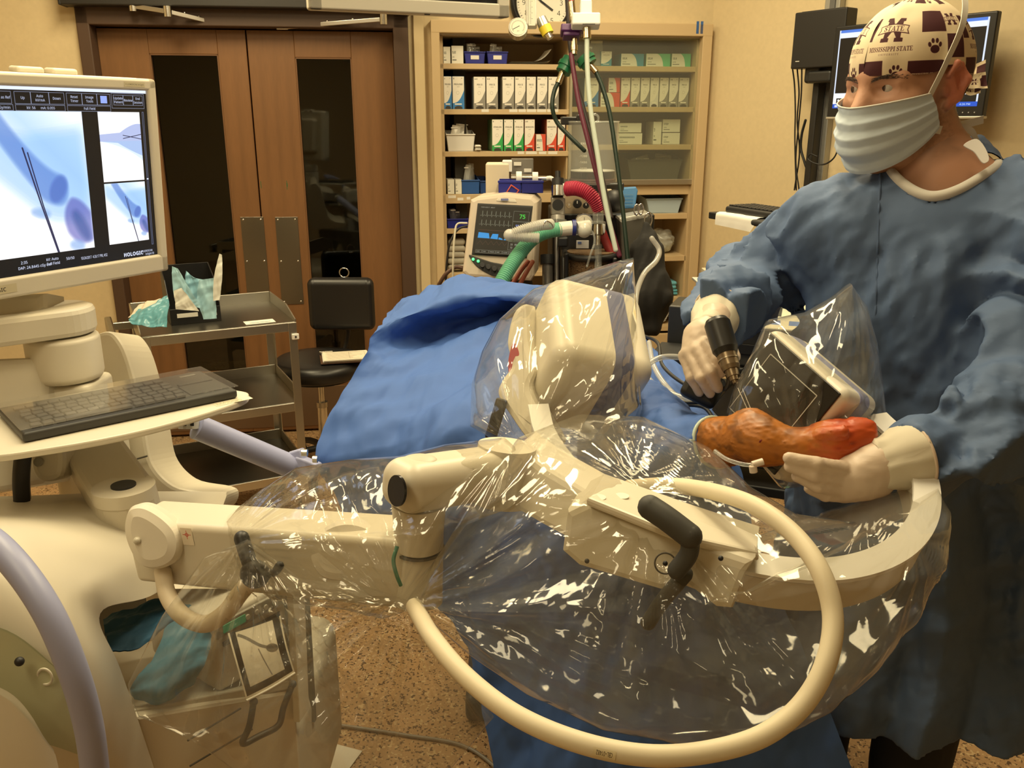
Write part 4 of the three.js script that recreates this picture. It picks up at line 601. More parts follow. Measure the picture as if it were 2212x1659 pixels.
// ---- X-ray source
{
  const a3 = camv(.95, -.2, -.25).normalize(), a1 = camv(.32, -.75, .58); a1.addScaledVector(a3, -a1.dot(a3)).normalize(); const a2 = a3.clone().cross(a1).normalize();
  const c = P(1268, 775, 1.53), L = g => place(g, c, a3, a1.clone().negate(), a2.clone().negate().multiplyScalar(a3.clone().cross(a1.clone().negate()).dot(a2.clone().negate()) > 0 ? 1 : -1));
  const src = part('source_housing', L(at(rb(.182, .215, .19, .034, 6), -.008, 0, 0)), M([.8, .75, .62], .38));
  objW('source_stripe', L(rring(.1916, .2166, .0348, .034).rotateY(Math.PI / 2).translate(.022, 0, 0)), M([.17, .19, .34], .4), src);
  const br = part('source_bracket', prism(smoothLoop(pts([[1105, 668, 1.5], [1128, 655, 1.5], [1140, 690, 1.5], [1148, 740, 1.49], [1160, 800, 1.46], [1150, 835, 1.45], [1172, 890, 1.42], [1200, 960, 1.38], [1150, 965, 1.38], [1095, 895, 1.42], [1070, 850, 1.44], [1085, 820, 1.46], [1105, 790, 1.47], [1095, 740, 1.49]]), 90), camv(.02, 0, -.05), .01), shell);
  objW('bracket_recess', prism(smoothLoop(pts([[1110, 740, 1.475], [1122, 765, 1.47], [1118, 800, 1.465], [1102, 812, 1.465], [1098, 780, 1.47]]), 30), camv(0, 0, -.01), .002), M([.5, .03, .06], .4), br);
  part('source_clip', [obox(P(1072, 905, 1.43), ...frame(camv(.3, 1, 0), camv(-1, 0, 0)), .07, .02, .02, .004)], black);
}
// ---- high-voltage cable
const hosePts = pts([[1360, 1052, 1.2], [1440, 1048, 1.13], [1540, 1062, 1.05], [1640, 1098, .97], [1720, 1160, .92], [1775, 1240, .88], [1799, 1330, .86], [1785, 1430, .84], [1735, 1520, .83], [1650, 1588, .82], [1530, 1624, .82], [1400, 1632, .82], [1260, 1606, .83], [1120, 1548, .86], [1010, 1465, .91], [940, 1385, .97], [895, 1310, 1.06]]);
const hose = part('cable', capTube(hosePts, .0104, 160, 18), M([.74, .66, .48], .5));
{ const tx = print(256, 48, c => { c.fillStyle = '#dcd0ac'; c.fillRect(0, 0, 256, 48); c.fillStyle = '#3a3020'; c.font = 'bold 34px monospace'; c.textAlign = 'center'; c.textBaseline = 'middle'; c.fillText('CBL-01482', 128, 24); });
  const a = P(1330, 1622, .818), b = P(1286, 1613, .82), ax = b.clone().sub(a).normalize(), m = a.clone().lerp(b, .5), g = new THREE.CylinderGeometry(.0106, .0106, .022, 16, 1, true, -.45, .9).rotateZ(Math.PI / 2), [X, Y, Z] = frame(ax, V(0, -1, -.3)); 
  const cm = curve(hosePts); let best = null; for (let t = .6; t < .95; t += .002) { const p = cm.getPointAt(t), d = p.distanceTo(m); if (!best || d < best[0]) best = [d, p, cm.getTangentAt(t)]; }
  const tg = best[2].clone().normalize(), [TX, TY, TZ] = frame(tg, CY.clone().negate());
  const pl = new THREE.PlaneGeometry(.022, .0085, 2, 10), pp = pl.attributes.position; for (let i = 0; i < pp.count; i++) { const an = pp.getY(i) / .0106; pp.setXYZ(i, pp.getX(i), Math.sin(an) * .0107, Math.cos(an) * .0107); } pl.computeVertexNormals();
  objW('cable_number', place(pl, best[1], TX, TY, TZ), M(0xffffff, .5, 0, { map: tx }), hose); }

// ---- keyboard on its tray
{
  const kb = thing('keyboard', 'dark grey compact keyboard with a touchpad under clear film on the cream tray', 'keyboard', kAt(kW / 2, kD / 2, -.0155), Math.atan2(kz.x, kz.z)), body = M([.045, .043, .04], .5), key = M([.085, .08, .074], .5);
  obj('case', [at(rb(kW, .016, kD, .005), 0, .008, 0)], body, kb);
  const keyW = .0178, key1 = rb(.0158, .006, .0150, .0018, 1), n = Math.floor((kW * .74) / keyW);
  for (let r = 0; r < 6; r++) for (let i = 0; i < n; i++) {
    if (r === 0 && i >= 3 && i < 9) { if (i === 3) obj('space_key', at(rb(keyW * 6 - .002, .006, .015, .0018, 1), -kW / 2 + .014 + (5.5 + .5) * keyW, .0185, kD / 2 - .024), key, kb); continue; }
    const m = obj('key', key1, key, kb); m.position.set(-kW / 2 + .016 + (i + .5) * keyW + [0, .004, .002, 0, .003, 0][r], .0185, kD / 2 - .024 - r * .0205 - (r === 5 ? .006 : 0));
  }
  const px0 = kW / 2 - kW * .22;
  obj('touchpad', at(rb(kW * .2, .003, .062, .001), px0 + kW * .1, .0165, .035), M([.06, .058, .055], .35), kb);
  obj('touchpad_button', at(rb(kW * .18, .004, .012, .0015), px0 + kW * .1, .0168, -.005), M([.035, .034, .032], .4), kb);
  obj('badge', at(rb(.03, .001, .008, .0004), px0 + kW * .12, .0165, -.06), M([.3, .3, .28], .4, .5), kb);
  obj('film_cover', [new RoundedBoxGeometry(kW + .004, .001, kD + .004, 1, .0004).translate(0, .0228, 0)], M([.95, .95, .93], .08, 0, { transmission: .97, thickness: 0 }), kb);
}
// ---- printer and prints in the cart bay
{
  const a = P(470, 1368, 1.42), b = P(610, 1322, 1.53), d = b.clone().sub(a).setY(0), [X, Y, Z] = frame(d, V(0, 1, 0)), w = d.length(), f = Z.z > 0 ? Z : Z.clone().negate(), c = a.clone().add(b).multiplyScalar(.5);
  const t = thing('film_printer', 'white thermal film printer with a green display in the cart bay', 'printer', c.clone().add(V(0, -.1, 0)), Math.atan2(f.x, f.z));
  obj('case', at(rb(w + .02, .14, .2, .01), 0, .07, -.1), M([.6, .57, .5], .45), t);
  obj('control_strip', at(rb(w + .012, .026, .006, .002), 0, .118, .002), M([.3, .29, .25], .45), t);
  obj('display', at(rb(.045, .015, .003, .001), -w / 2 + .03, .118, .005), M([.03, .18, .08], .3, 0, { emissive: new THREE.Color(.01, .08, .03), emissiveIntensity: 1 }), t);
  for (let i = 0; i < 4; i++) obj('button', at(new THREE.CylinderGeometry(.0045, .0045, .004, 14).rotateX(Math.PI / 2), -.01 + i * .019, .118, .006), M([.55, .52, .45], .4), t);
  obj('output_slot', at(rb(w * .9, .008, .004, .001), 0, .088, .001), black, t);
  const pr = print(256, 300, (q, W, Hh) => { q.fillStyle = '#1b1a18'; q.fillRect(0, 0, W, Hh); q.fillStyle = '#d6cfbd'; q.fillRect(34, 6, 180, 250); q.strokeStyle = 'rgba(90,86,80,.8)'; q.lineWidth = 14; q.beginPath(); q.moveTo(40, 20); q.bezierCurveTo(110, 60, 120, 120, 210, 130); q.stroke(); q.lineWidth = 5; q.beginPath(); q.moveTo(120, 110); q.lineTo(150, 250); q.stroke(); q.fillStyle = 'rgba(70,66,60,.7)'; q.beginPath(); q.ellipse(185, 130, 30, 20, .4, 0, 7); q.fill(); q.fillStyle = '#d6cfbd'; q.fillRect(0, 0, 8, Hh); q.fillRect(W - 8, 0, 8, Hh); q.fillRect(0, Hh - 12, W, 12); });
  const g = patch([pts([[492, 1368, 1.405], [550, 1350, 1.44], [606, 1330, 1.475]]), pts([[512, 1440, 1.385], [566, 1418, 1.42], [620, 1396, 1.455]]), pts([[532, 1512, 1.385], [586, 1484, 1.42], [637, 1452, 1.455]])], 10, 12); const uvA = g.attributes.uv; for (let i = 0; i < uvA.count; i++) uvA.setY(i, 1 - uvA.getY(i));
  const s = thing('x_ray_print', 'black bordered X-ray print hanging out of the film printer', 'print', P(570, 1430, 1.42)); objW('sheet', g, M(0xffffff, .35, 0, { map: pr }), s); objW('curled_edge', tube(pts([[532, 1514, 1.384], [586, 1486, 1.419], [637, 1454, 1.454]]), .002, 20, 8), M([.7, .67, .6], .4), s);
  const tr = thing('print_tray', 'black wire tray frame below the X-ray print', 'tray', P(570, 1560, 1.45)); objW('wire_frame', tube(pts([[548, 1516, 1.4], [538, 1570, 1.4], [524, 1606, 1.4], [560, 1590, 1.42], [602, 1566, 1.44], [612, 1530, 1.45], [632, 1478, 1.46]]), .0055, 60, 8), M([.03, .03, .03], .4), tr); objW('hinge_lug', [new THREE.SphereGeometry(.007, 10, 8).translate(...P(548, 1516, 1.4).toArray()), new THREE.SphereGeometry(.007, 10, 8).translate(...P(632, 1478, 1.46).toArray())], darkGrey, tr);
}
const capBlue = M([.03, .17, .29], .75), capDeep = M([.012, .075, .15], .75);
function crumpled(name, rows, m, label, cat, amp, f, seed, nu = 40, nv = 40) { const g = skin(rows, nu, nv, .002, (x, y, z) => crumple(x, y, z, f, seed) * amp); return solo(name, g, m, label, cat); }
crumpled('bouffant_hat', [pts([[222, 1335, 1.42], [290, 1310, 1.45], [380, 1285, 1.5]]), pts([[228, 1370, 1.36], [300, 1350, 1.4], [400, 1315, 1.44]]), pts([[240, 1402, 1.33], [300, 1398, 1.36], [340, 1370, 1.4]])], capDeep, 'dark blue crumpled surgical hat tucked in the back of the cart bay', 'surgical hat', .008, 22, 3);
crumpled('bouffant_hat', [pts([[380, 1300, 1.45], [430, 1310, 1.45], [460, 1330, 1.44]]), pts([[330, 1420, 1.37], [400, 1400, 1.38], [455, 1395, 1.4]]), pts([[280, 1490, 1.325], [360, 1490, 1.34], [440, 1440, 1.38]]), pts([[290, 1512, 1.33], [350, 1518, 1.35], [420, 1480, 1.39]])], capBlue, 'bright blue crumpled surgical hat hanging over the edge of the cart bay', 'surgical hat', .008, 20, 8);

// ================================================================ steel cart with bin and pouches
{
  const h = .86, fr = H(637, 696, h), fl = H(306, 730, h), br = H(572, 653, h), X = fr.clone().sub(fl).setY(0), W = X.length(), D = .44; X.normalize(); const Z = V(-X.z, 0, X.x); if (Z.z < 0) Z.negate();
  const c = fl.clone().add(fr).multiplyScalar(.5).addScaledVector(Z, -D / 2).setY(0), turn = Math.atan2(Z.x, Z.z);
  const t = thing('steel_cart', 'stainless steel utility cart with three trays in front of the left door', 'cart', c, turn), st = M([.62, .6, .54], .36, 1), stD = M([.34, .33, .29], .3, 1);
  const tray = (name, y, lip, m) => { const p = obj(name, at(rb(W, .006, D, .002), 0, y, 0), m, t); obj('front_lip', at(rb(W, .035, .006, .002), 0, y - .0165, D / 2), st, p); obj('back_lip', at(rb(W, .05, .006, .002), 0, y + .022, -D / 2), st, p); for (const s of [-1, 1]) { const sh = [V(s * W / 2, y - .034, D / 2), V(s * W / 2, y + (lip ? .012 : 0), D / 2), V(s * W / 2, y + .047, D / 2 - .14), V(s * W / 2, y + .047, -D / 2), V(s * W / 2, y - .034, -D / 2)]; obj('side_lip', prism(sh, V(s * .005, 0, 0), .001), st, p); } return p; };
  tray('top_tray', h, true, stD); tray('middle_tray', .535, false, stD); tray('bottom_tray', .235, false, M([.1, .095, .08], .3, .8));
  for (const sx of [-1, 1]) for (const sz of [-1, 1]) obj('leg', [at(rb(.03, h - .09, .004, .001), sx * (W / 2 - .012), (h + .09) / 2, sz * (D / 2 + .003)), at(rb(.004, h - .09, .03, .001), sx * (W / 2 + .003), (h + .09) / 2, sz * (D / 2 - .012))], st, t);
  for (const sx of [-1, 1]) for (const sz of [-1, 1]) { const k = obj('caster', [new THREE.TorusGeometry(.03, .014, 10, 20).rotateY(Math.PI / 2).translate(sx * (W / 2 - .02), .044, sz * (D / 2 - .02))], darkGrey, t); obj('fork', [at(rb(.03, .05, .03, .004), sx * (W / 2 - .02), .075, sz * (D / 2 - .02))], st, k); }
  obj('push_handle', [at(rb(.09, .03, .02, .004), -W / 2 - .045, h - .02, D / 2 - .05), at(rb(.09, .03, .02, .004), -W / 2 - .045, h - .02, -D / 2 + .1), at(rb(.025, .05, D - .1, .006), -W / 2 - .09, h - .01, .02)], stD, t);
  obj('post_tag', at(rb(.028, .024, .008, .004), W / 2 - .004, h - .055, D / 2 + .009), white, t);
  obj('tag_screw', at(new THREE.CylinderGeometry(.004, .004, .003, 12).rotateX(Math.PI / 2), W / 2 - .004, h - .055, D / 2 + .014), black, t);
  const onTray = (px, py) => H(px, py, h + .0035);
  // black bin
  const b0 = onTray(372, 704), b1 = onTray(482, 698), bc = b0.clone().add(b1).multiplyScalar(.5), bw = b0.distanceTo(b1), b = thing('black_bin', 'black plastic bin full of blue pouches on the steel cart', 'bin', bc.clone().addScaledVector(Z, -.13), Math.atan2(Z.x, Z.z) ), bd = .2, bm = M([.012, .012, .013], .35);
  obj('bottom', at(rb(bw, .005, bd, .001), 0, .0025, 0), bm, b); obj('front_wall', at(rb(bw, .06, .004, .001), 0, .03, bd / 2), bm, b); obj('back_wall', at(rb(bw, .2, .004, .001), 0, .1, -bd / 2), bm, b);
  for (const s of [-1, 1]) obj('side_wall', prism([V(s * bw / 2, 0, bd / 2), V(s * bw / 2, .075, bd / 2), V(s * bw / 2, .16, .02), V(s * bw / 2, .2, -bd / 2), V(s * bw / 2, 0, -bd / 2)], V(-s * .004, 0, 0), .001), bm, b);
  obj('label_card', at(rb(.075, .016, .001, .0004), -.03, .034, bd / 2 + .003), paper, b); obj('label_card', at(rb(.045, .024, .001, .0004), .055, .034, bd / 2 + .003).rotateZ(.03), paper, b);
  // pouches in the bin
  const pouch = (rows, m, label) => crumpled('sterile_pouch', rows, m, label, 'pouch', .006, 18, label.length, 24, 24).userData.group = 'pouches in the black bin';
  const dB = 3.02, pm = M([.3, .52, .62], .3), pm2 = M([.22, .45, .58], .3), pw = M([.62, .63, .58], .35);
  pouch([pts([[371, 575, dB], [384, 580, dB]]), pts([[372, 610, dB], [420, 640, dB]]), pts([[378, 650, dB], [440, 668, dB]])], pm, 'blue pouch standing tallest at the left side of the black bin');
  pouch([pts([[402, 585, dB + .05], [418, 600, dB + .05]]), pts([[400, 620, dB + .05], [450, 610, dB + .05]]), pts([[410, 660, dB + .05], [460, 668, dB + .05]])], pm2, 'blue pouch with a pointed corner in the middle of the black bin');
  pouch([pts([[430, 605, dB + .02], [462, 600, dB + .02]]), pts([[425, 645, dB + .02], [465, 645, dB + .02]]), pts([[440, 690, dB + .02], [468, 688, dB + .02]])], pm, 'pale blue pouch leaning to the right in the black bin');
  pouch([pts([[474, 548, dB], [479, 550, dB]]), pts([[463, 595, dB], [480, 592, dB]]), pts([[460, 650, dB], [474, 648, dB]])], pw, 'tall white edged pouch at the right side of the black bin');
  pouch([pts([[374, 628, dB - .03], [392, 622, dB - .03]]), pts([[378, 650, dB - .03], [412, 648, dB - .03]]), pts([[380, 668, dB - .03], [430, 672, dB - .03]])], pw, 'low white and blue pouch at the front of the black bin');
  crumpled('pouch_bundle', [pts([[298, 668, 3.05], [325, 655, 3.06], [362, 640, 3.08]]), pts([[278, 690, 3.0], [320, 680, 3.0], [364, 660, 3.02]]), pts([[285, 698, 2.98], [320, 705, 2.97], [360, 706, 2.97]])], M([.1, .3, .37], .35), 'crumpled teal pouch lying on the steel cart beside the black bin', 'pouch', .012, 14, 4);
  crumpled('paper_wrap', [pts([[300, 660, 3.07], [325, 650, 3.07], [358, 645, 3.07]]), pts([[278, 688, 3.03], [310, 672, 3.03], [352, 658, 3.05]])], M([.66, .58, .47], .7), 'crumpled cream paper wrap on top of the teal pouch', 'paper', .008, 16, 6, 20, 12);
  const s0 = onTray(528, 697), s1 = onTray(593, 694), sd = s1.clone().sub(s0); const slip = thing('paper_slip', 'white paper slip lying on the steel cart tray', 'paper', s0.clone().add(s1).multiplyScalar(.5), Math.atan2(Z.x, Z.z)); obj('sheet', at(bx(sd.length(), .0008, .06), 0, .0006, 0), paper, slip); obj('printed_line', at(bx(sd.length() * .7, .0004, .004), 0, .0012, .01), darkGrey, slip);
}
// ---- stool
{
  const sc = H(690, 790, .52), t = thing('operator_stool', 'black padded stool with a backrest in front of the right door', 'stool', V(sc.x, 0, sc.z)), leather = M([.012, .011, .011], .38);
  obj('seat', lathe([[0, .055], [.12, .055], [.19, .05], [.212, .03], [.216, .01], [.21, -.02], [.19, -.03], [0, -.03]], 44).translate(0, .51, 0), leather, t);
  obj('seat_pan', at(new THREE.CylinderGeometry(.15, .15, .02, 32), 0, .47, 0), black, t);
  const bk = new RoundedBoxGeometry(.31, .25, .07, 6, .034), p = bk.attributes.position; for (let i = 0; i < p.count; i++) p.setZ(i, p.getZ(i) + .9 * p.getX(i) ** 2); bk.computeVertexNormals();
  obj('backrest', at(bk, .09, .78, -.17), leather, t);
  obj('back_support', [tube([V(.0, .46, -.08), V(.05, .49, -.22), V(.09, .61, -.26), V(.09, .76, -.21)], .012, 30, 10)], black, t);
  obj('gas_column', [rod(V(0, .1, 0), V(0, .48, 0), .014, .014, 20), rod(V(0, .1, 0), V(0, .33, 0), .024, .024, 20)], steelBright, t);
  obj('collar', rod(V(0, .32, 0), V(0, .345, 0), .027, .027, 24), steel, t);
  for (let i = 0; i < 5; i++) { const a = i * Math.PI * .4 + .3, e = V(Math.cos(a) * .27, .07, Math.sin(a) * .27); const l = obj('foot', capTube([V(0, .12, 0), V(e.x * .6, .1, e.z * .6), e], .016, 14, 10), black, t); obj('caster', new THREE.TorusGeometry(.022, .012, 8, 16).rotateY(-a).translate(e.x, .034, e.z), darkGrey, l); }
  obj('lever_ring', new THREE.TorusGeometry(.022, .003, 8, 24).translate(.1, .92, -.2), steelBright, t);
  const cb = thing('clipboard', 'clipboard with white forms lying on the black stool', 'clipboard', V(sc.x + .13, .567, sc.z + .05), .25);
  obj('board', at(rb(.22, .004, .16, .001), 0, .003, 0), M([.1, .05, .03], .5), cb); const fm = print(256, 192, c => { c.fillStyle = '#efe6d2'; c.fillRect(0, 0, 256, 192); c.fillStyle = '#8d836f'; for (let i = 0; i < 14; i++) c.fillRect(14 + (i % 3) * 6, 12 + i * 12, 120 + hash(i, 3, 1) * 90, 3); c.strokeStyle = '#6b6252'; c.strokeRect(150, 20, 90, 150); });
  for (let i = 0; i < 4; i++) obj('form', at(bx(.2, .002, .15), .006 * (i % 2), .007 + i * .003, .003 * i), paper, cb); obj('top_form', at(decal(.2, .15).rotateX(-Math.PI / 2), .003, .0185, .009), M(0xffffff, .7, 0, { map: fm }), cb); obj('clip', at(rb(.06, .01, .02, .003), -.08, .021, -.07), steelBright, cb);
}
// ================================================================ patient under blue drape
const drapeBlue = M([.055, .135, .42], .72, 0, { sheen: .25, sheenRoughness: .6, bumpMap: plasterBump, bumpScale: .0004 });
{
  const R = [
    [[880, 720, 2.6], [940, 690, 2.62], [1020, 665, 2.64], [1150, 665, 2.64], [1300, 715, 2.55], [1440, 800, 2.25], [1580, 910, 1.92]],
    [[832, 676, 2.3], [900, 640, 2.42], [1010, 611, 2.5], [1150, 617, 2.5], [1300, 662, 2.35], [1425, 760, 2.12], [1570, 890, 1.85]],
    [[812, 706, 2.16], [890, 678, 2.2], [1000, 646, 2.24], [1140, 646, 2.24], [1290, 705, 2.14], [1425, 800, 2.0], [1580, 925, 1.78]],
    [[800, 742, 2.12], [890, 728, 2.26], [1000, 692, 2.36], [1140, 668, 2.38], [1290, 725, 2.2], [1428, 815, 1.95], [1584, 935, 1.74]],
    [[770, 800, 2.06], [870, 790, 2.1], [1000, 752, 2.16], [1140, 740, 2.14], [1290, 780, 2.0], [1430, 850, 1.84], [1590, 965, 1.62]],
    [[690, 985, 1.96], [830, 960, 1.9], [980, 925, 1.82], [1130, 920, 1.76], [1290, 930, 1.7], [1440, 950, 1.62], [1600, 1010, 1.5]],
    [[745, 1090, 1.97], [890, 1085, 1.88], [1040, 1070, 1.78], [1190, 1065, 1.68], [1340, 1060, 1.6], [1490, 1060, 1.54], [1610, 1080, 1.47]],
    [[900, 1250, 1.98], [1010, 1250, 1.88], [1130, 1250, 1.78], [1260, 1250, 1.68], [1400, 1240, 1.6], [1530, 1230, 1.55], [1660, 1240, 1.5]],
    [[1040, 1450, 1.95], [1120, 1450, 1.87], [1220, 1450, 1.78], [1340, 1450, 1.7], [1470, 1440, 1.64], [1600, 1440, 1.59], [1750, 1440, 1.55]],
    [[1075, 1680, 1.92], [1150, 1690, 1.86], [1250, 1690, 1.8], [1370, 1690, 1.74], [1520, 1690, 1.68], [1680, 1690, 1.64], [1850, 1690, 1.62]],
    [[1090, 1900, 2.05], [1160, 1900, 1.98], [1260, 1900, 1.92], [1380, 1900, 1.86], [1540, 1900, 1.8], [1700, 1900, 1.77], [1880, 1900, 1.75]],
  ].map(pts);
  const disp = (x, y, z, u, v) => {
    const k = sstep(0, .12, v);
    let d = crumple(x, y, z, 2.6, 3.1) * .034 + crumple(x, y * .7, z, 6.5, 9.2) * .013 + crumple(x, y, z, 14, 1.2) * .003;
    d += sstep(.35, .8, v) * .03 * noise(x * 5 + 3, y * .8, z * 5);
    // crossing fold lines of the packed sheet
    const gx = x * 4.2 + z * 1.1, gy = y * 4.2 - z * 1.6; d += .004 * Math.exp(-(((gx - Math.round(gx)) * 9) ** 2)) + .004 * Math.exp(-(((gy - Math.round(gy)) * 9) ** 2));
    return d * k;
  };
  const g = skin(R, 150, 200, .0015, disp);
  solo('blue_drape', g, drapeBlue, 'blue surgical drape covering the patient on the table behind the C-arm', 'drape');
  // operating table and the covered patient carry the drape
  const tb = thing('operating_table', 'dark operating table hidden under the blue drape', 'table', V(.02, 0, -2.2)); obj('pad', at(rb(.42, .07, .4, .03), 0, .78, 0), black, tb); obj('column', at(rb(.2, .7, .22, .03), .05, .4, 0), darkGrey, tb); obj('base', at(rb(.4, .08, .4, .02), .05, .04, 0), darkGrey, tb);
  solo('floor_cable', tube([V(-.55, .008, -2.0), V(-.3, .006, -1.95), V(-.12, .006, -1.9), V(.02, .006, -1.75)], .005, 30, 8), M([.25, .23, .2], .5), 'thin grey cable lying on the terrazzo floor', 'cable');
  const wp = H(700, 1640, .002); solo('floor_paper', [place(bx(.16, .002, .12), wp, ...frame(V(1, 0, .35), V(0, 1, 0)))], paper, 'white paper sheet dropped on the floor under the boom', 'paper');
}

// ================================================================ anaesthesia workstation
const AD = 3.12, A = (x, y, d = AD) => P(x, y, d), beige = M([.5, .4, .27], .45), putty = M([.55, .47, .38], .45), clearPl = M([.9, .92, .9], .08, 0, { transmission: .85, thickness: 0, ior: 1.45 });
const pm_ = (px, d = AD) => px * d / FOCAL;   // metres that a pixel spans at a distance
{
  const t = thing('anaesthesia_machine', 'anaesthesia machine with black frame, valves, gauge and beige control panel behind the drape', 'machine', V(.34, 0, -3.35)), part = (n, g, m, p = t) => objW(n, g, m, p);
  const box = (x0, y0, x1, y1, d, dep, r = .006) => { const a = A(x0, y0, d), b = A(x1, y1, d); const c = a.clone().add(b).multiplyScalar(.5); return obox(c.add(V(0, 0, -dep / 2)), V(1, 0, 0), V(0, 1, 0), V(0, 0, 1), b.x - a.x, a.y - b.y, dep, r); };
  part('frame', [box(1190, 455, 1402, 1000, 3.28, .4), box(1170, 760, 1410, 1180, 3.2, .5)], M([.018, .017, .016], .5));
  part('upper_cabinet', box(1205, 395, 1348, 432, 3.2, .25), M([.025, .025, .027], .4));
  part('control_panel', box(1218, 408, 1322, 468, 3.16, .06), beige);
  for (const [x, y, r] of [[1229, 444, 7], [1247, 440, 10], [1266, 444, 7]]) { const k = part('knob', rod(A(x, y, 3.14), A(x, y, 3.09), pm_(r), pm_(r) * .8, 20), x < 1240 ? steelBright : black); objW('knob_mark', rod(A(x, y - r * .6, 3.088), A(x, y, 3.088), .0015), white, k); }
  part('serial_label', [box(1243, 398, 1270, 420, 3.075, .002, .0005)], paper); part('serial_label', [box(1218, 400, 1238, 416, 3.076, .002, .0005)], M([.6, .3, .25], .6));
  // bellows
  const bc = A(1281, 330, 3.22), br = pm_(54, 3.22), bh = pm_(128, 3.22);
  const bel = part('bellows_jar', new THREE.CylinderGeometry(br, br, bh, 40, 1, true).translate(bc.x, bc.y, bc.z), clearPl);
  objW('jar_rim', new THREE.TorusGeometry(br, .003, 8, 40).rotateX(Math.PI / 2).translate(bc.x, bc.y + bh / 2, bc.z), clearPl, bel);
  objW('bellows_disc', rod(V(bc.x, bc.y - bh * .42, bc.z), V(bc.x, bc.y - bh * .3, bc.z), br * .88, br * .88, 36), black, bel);
  objW('disc_ring', [new THREE.TorusGeometry(br * .86, .003, 8, 40).rotateX(Math.PI / 2).translate(bc.x, bc.y - bh * .295, bc.z), new THREE.CylinderGeometry(br * .8, br * .8, .002, 36).translate(bc.x, bc.y - bh * .297, bc.z)], M([.5, .49, .45], .5), bel);
  objW('folds', [0, 1, 2].map(i => new THREE.TorusGeometry(br * .86, .006, 8, 36).rotateX(Math.PI / 2).translate(bc.x, bc.y - bh * (.44 + .035 * i), bc.z)), M([.12, .05, .04], .5), bel);
  const sc = print(128, 256, c => { c.clearRect(0, 0, 128, 256); c.fillStyle = 'rgba(230,232,220,1)'; c.font = 'bold 24px sans-serif'; ['800', '1000', '1200', '1400', '1600'].forEach((s, i) => c.fillText('-' + s, 20, 40 + i * 46)); });
  const scg = new THREE.CylinderGeometry(br + .001, br + .001, bh * .55, 16, 1, true, -.75, .7).translate(bc.x, bc.y - bh * .05, bc.z); objW('scale', scg, new THREE.MeshPhysicalMaterial({ color: 0xffffff, map: sc, transparent: true, roughness: .5, side: THREE.DoubleSide }), bel);
  part('jar_base', rod(V(bc.x, bc.y - bh * .62, bc.z), V(bc.x, bc.y - bh * .5, bc.z), br * 1.25, br * 1.25, 40), M([.02, .02, .02], .4));
  part('clamp_bar', [box(1212, 252, 1262, 270, 3.2, .05), box(1246, 247, 1265, 262, 3.18, .05)], M([.03, .03, .03], .35)); part('clamp_ring', new THREE.TorusGeometry(pm_(9), .004, 8, 28).translate(...A(1284, 256, 3.18).toArray()), clearPl);
  // left valve stack
  const vx = 1205, cyl = (y0, y1, r, m, n, x = vx, d = 3.02) => part(n, rod(A(x, y1, d), A(x, y0, d), pm_(r, d), pm_(r, d), 26), m);
  cyl(370, 388, 6, black, 'valve_knob'); cyl(386, 403, 13, black, 'valve_cap'); cyl(402, 424, 14, steelBright, 'valve_body'); part('valve_block', [box(1191, 426, 1221, 466, 3.03, .06)], M([.42, .4, .36], .35, .6)); part('valve_port', rod(A(1205, 443, 3.03), A(1205, 443, 2.985), pm_(11.5), pm_(11.5), 28), black); cyl(466, 476, 15, M([.5, .49, .46], .3, .5), 'valve_collar'); cyl(476, 484, 20, clearPl, 'valve_flange'); cyl(482, 498, 12, clearPl, 'valve_dome'); cyl(495, 640, 5, M([.3, .3, .31], .3, .9), 'valve_stem', 1203, 3.06);
  // right valve stack
  const rx = 1292; cyl(441, 450, 10, black, 'valve_cap', rx, 2.98); cyl(449, 461, 9, steelBright, 'valve_body', rx, 2.98); cyl(460, 482, 12, clearPl, 'valve_dome', rx, 2.98); cyl(480, 486, 17, clearPl, 'valve_flange', rx, 2.98); cyl(486, 508, 12, M([.55, .54, .5], .18, 1), 'valve_seat', rx, 2.98); cyl(506, 530, 5, steelBright, 'valve_neck', rx, 2.98); cyl(528, 580, 8, clearPl, 'water_trap', rx, 2.98);
  part('valve_cover', [box(1298, 484, 1308, 506, 2.97, .02)], white);
  const gc = A(1262, 481, 2.97), gr = pm_(19, 2.97); const gg = part('pressure_gauge', new THREE.CylinderGeometry(gr, gr, .03, 32).rotateX(Math.PI / 2).translate(gc.x, gc.y, gc.z - .016), steelBright); const gf = print(128, 128, c => { c.fillStyle = '#e4e0d2'; c.fillRect(0, 0, 128, 128); c.strokeStyle = '#333'; for (let i = 0; i < 24; i++) { const a = i * .26; c.beginPath(); c.moveTo(64 + Math.cos(a) * 46, 64 + Math.sin(a) * 46); c.lineTo(64 + Math.cos(a) * 56, 64 + Math.sin(a) * 56); c.stroke(); } c.lineWidth = 4; c.beginPath(); c.moveTo(64, 20); c.lineTo(64, 90); c.stroke(); }); objW('gauge_face', new THREE.CircleGeometry(gr * .88, 30).translate(gc.x, gc.y, gc.z + .0015), M(0xffffff, .4, 0, { map: gf }), gg);
  // canister and manifold
  part('manifold', [box(1212, 505, 1300, 548, 3.1, .12)], M([.03, .028, .025], .4)); part('maker_plate', box(1245, 519, 1272, 537, 3.0, .004, .001), M([.62, .6, .58], .4)); part('plate_emblem', box(1248, 522, 1256, 527, 2.996, .002, .0005), M([.1, .15, .35], .5));
  const ch = A(1274, 620, 3.1); part('absorber_canister', new THREE.CylinderGeometry(pm_(50), pm_(50), .26, 40).translate(ch.x, ch.y, ch.z), M([.36, .33, .29], .8, 0, { map: floorTex }));
  part('canister_frame', [new THREE.TorusGeometry(pm_(52), .012, 10, 40).rotateX(Math.PI / 2).translate(ch.x, ch.y + .115, ch.z), box(1218, 545, 1228, 680, 3.02, .02), box(1322, 555, 1332, 680, 3.02, .02)], black);
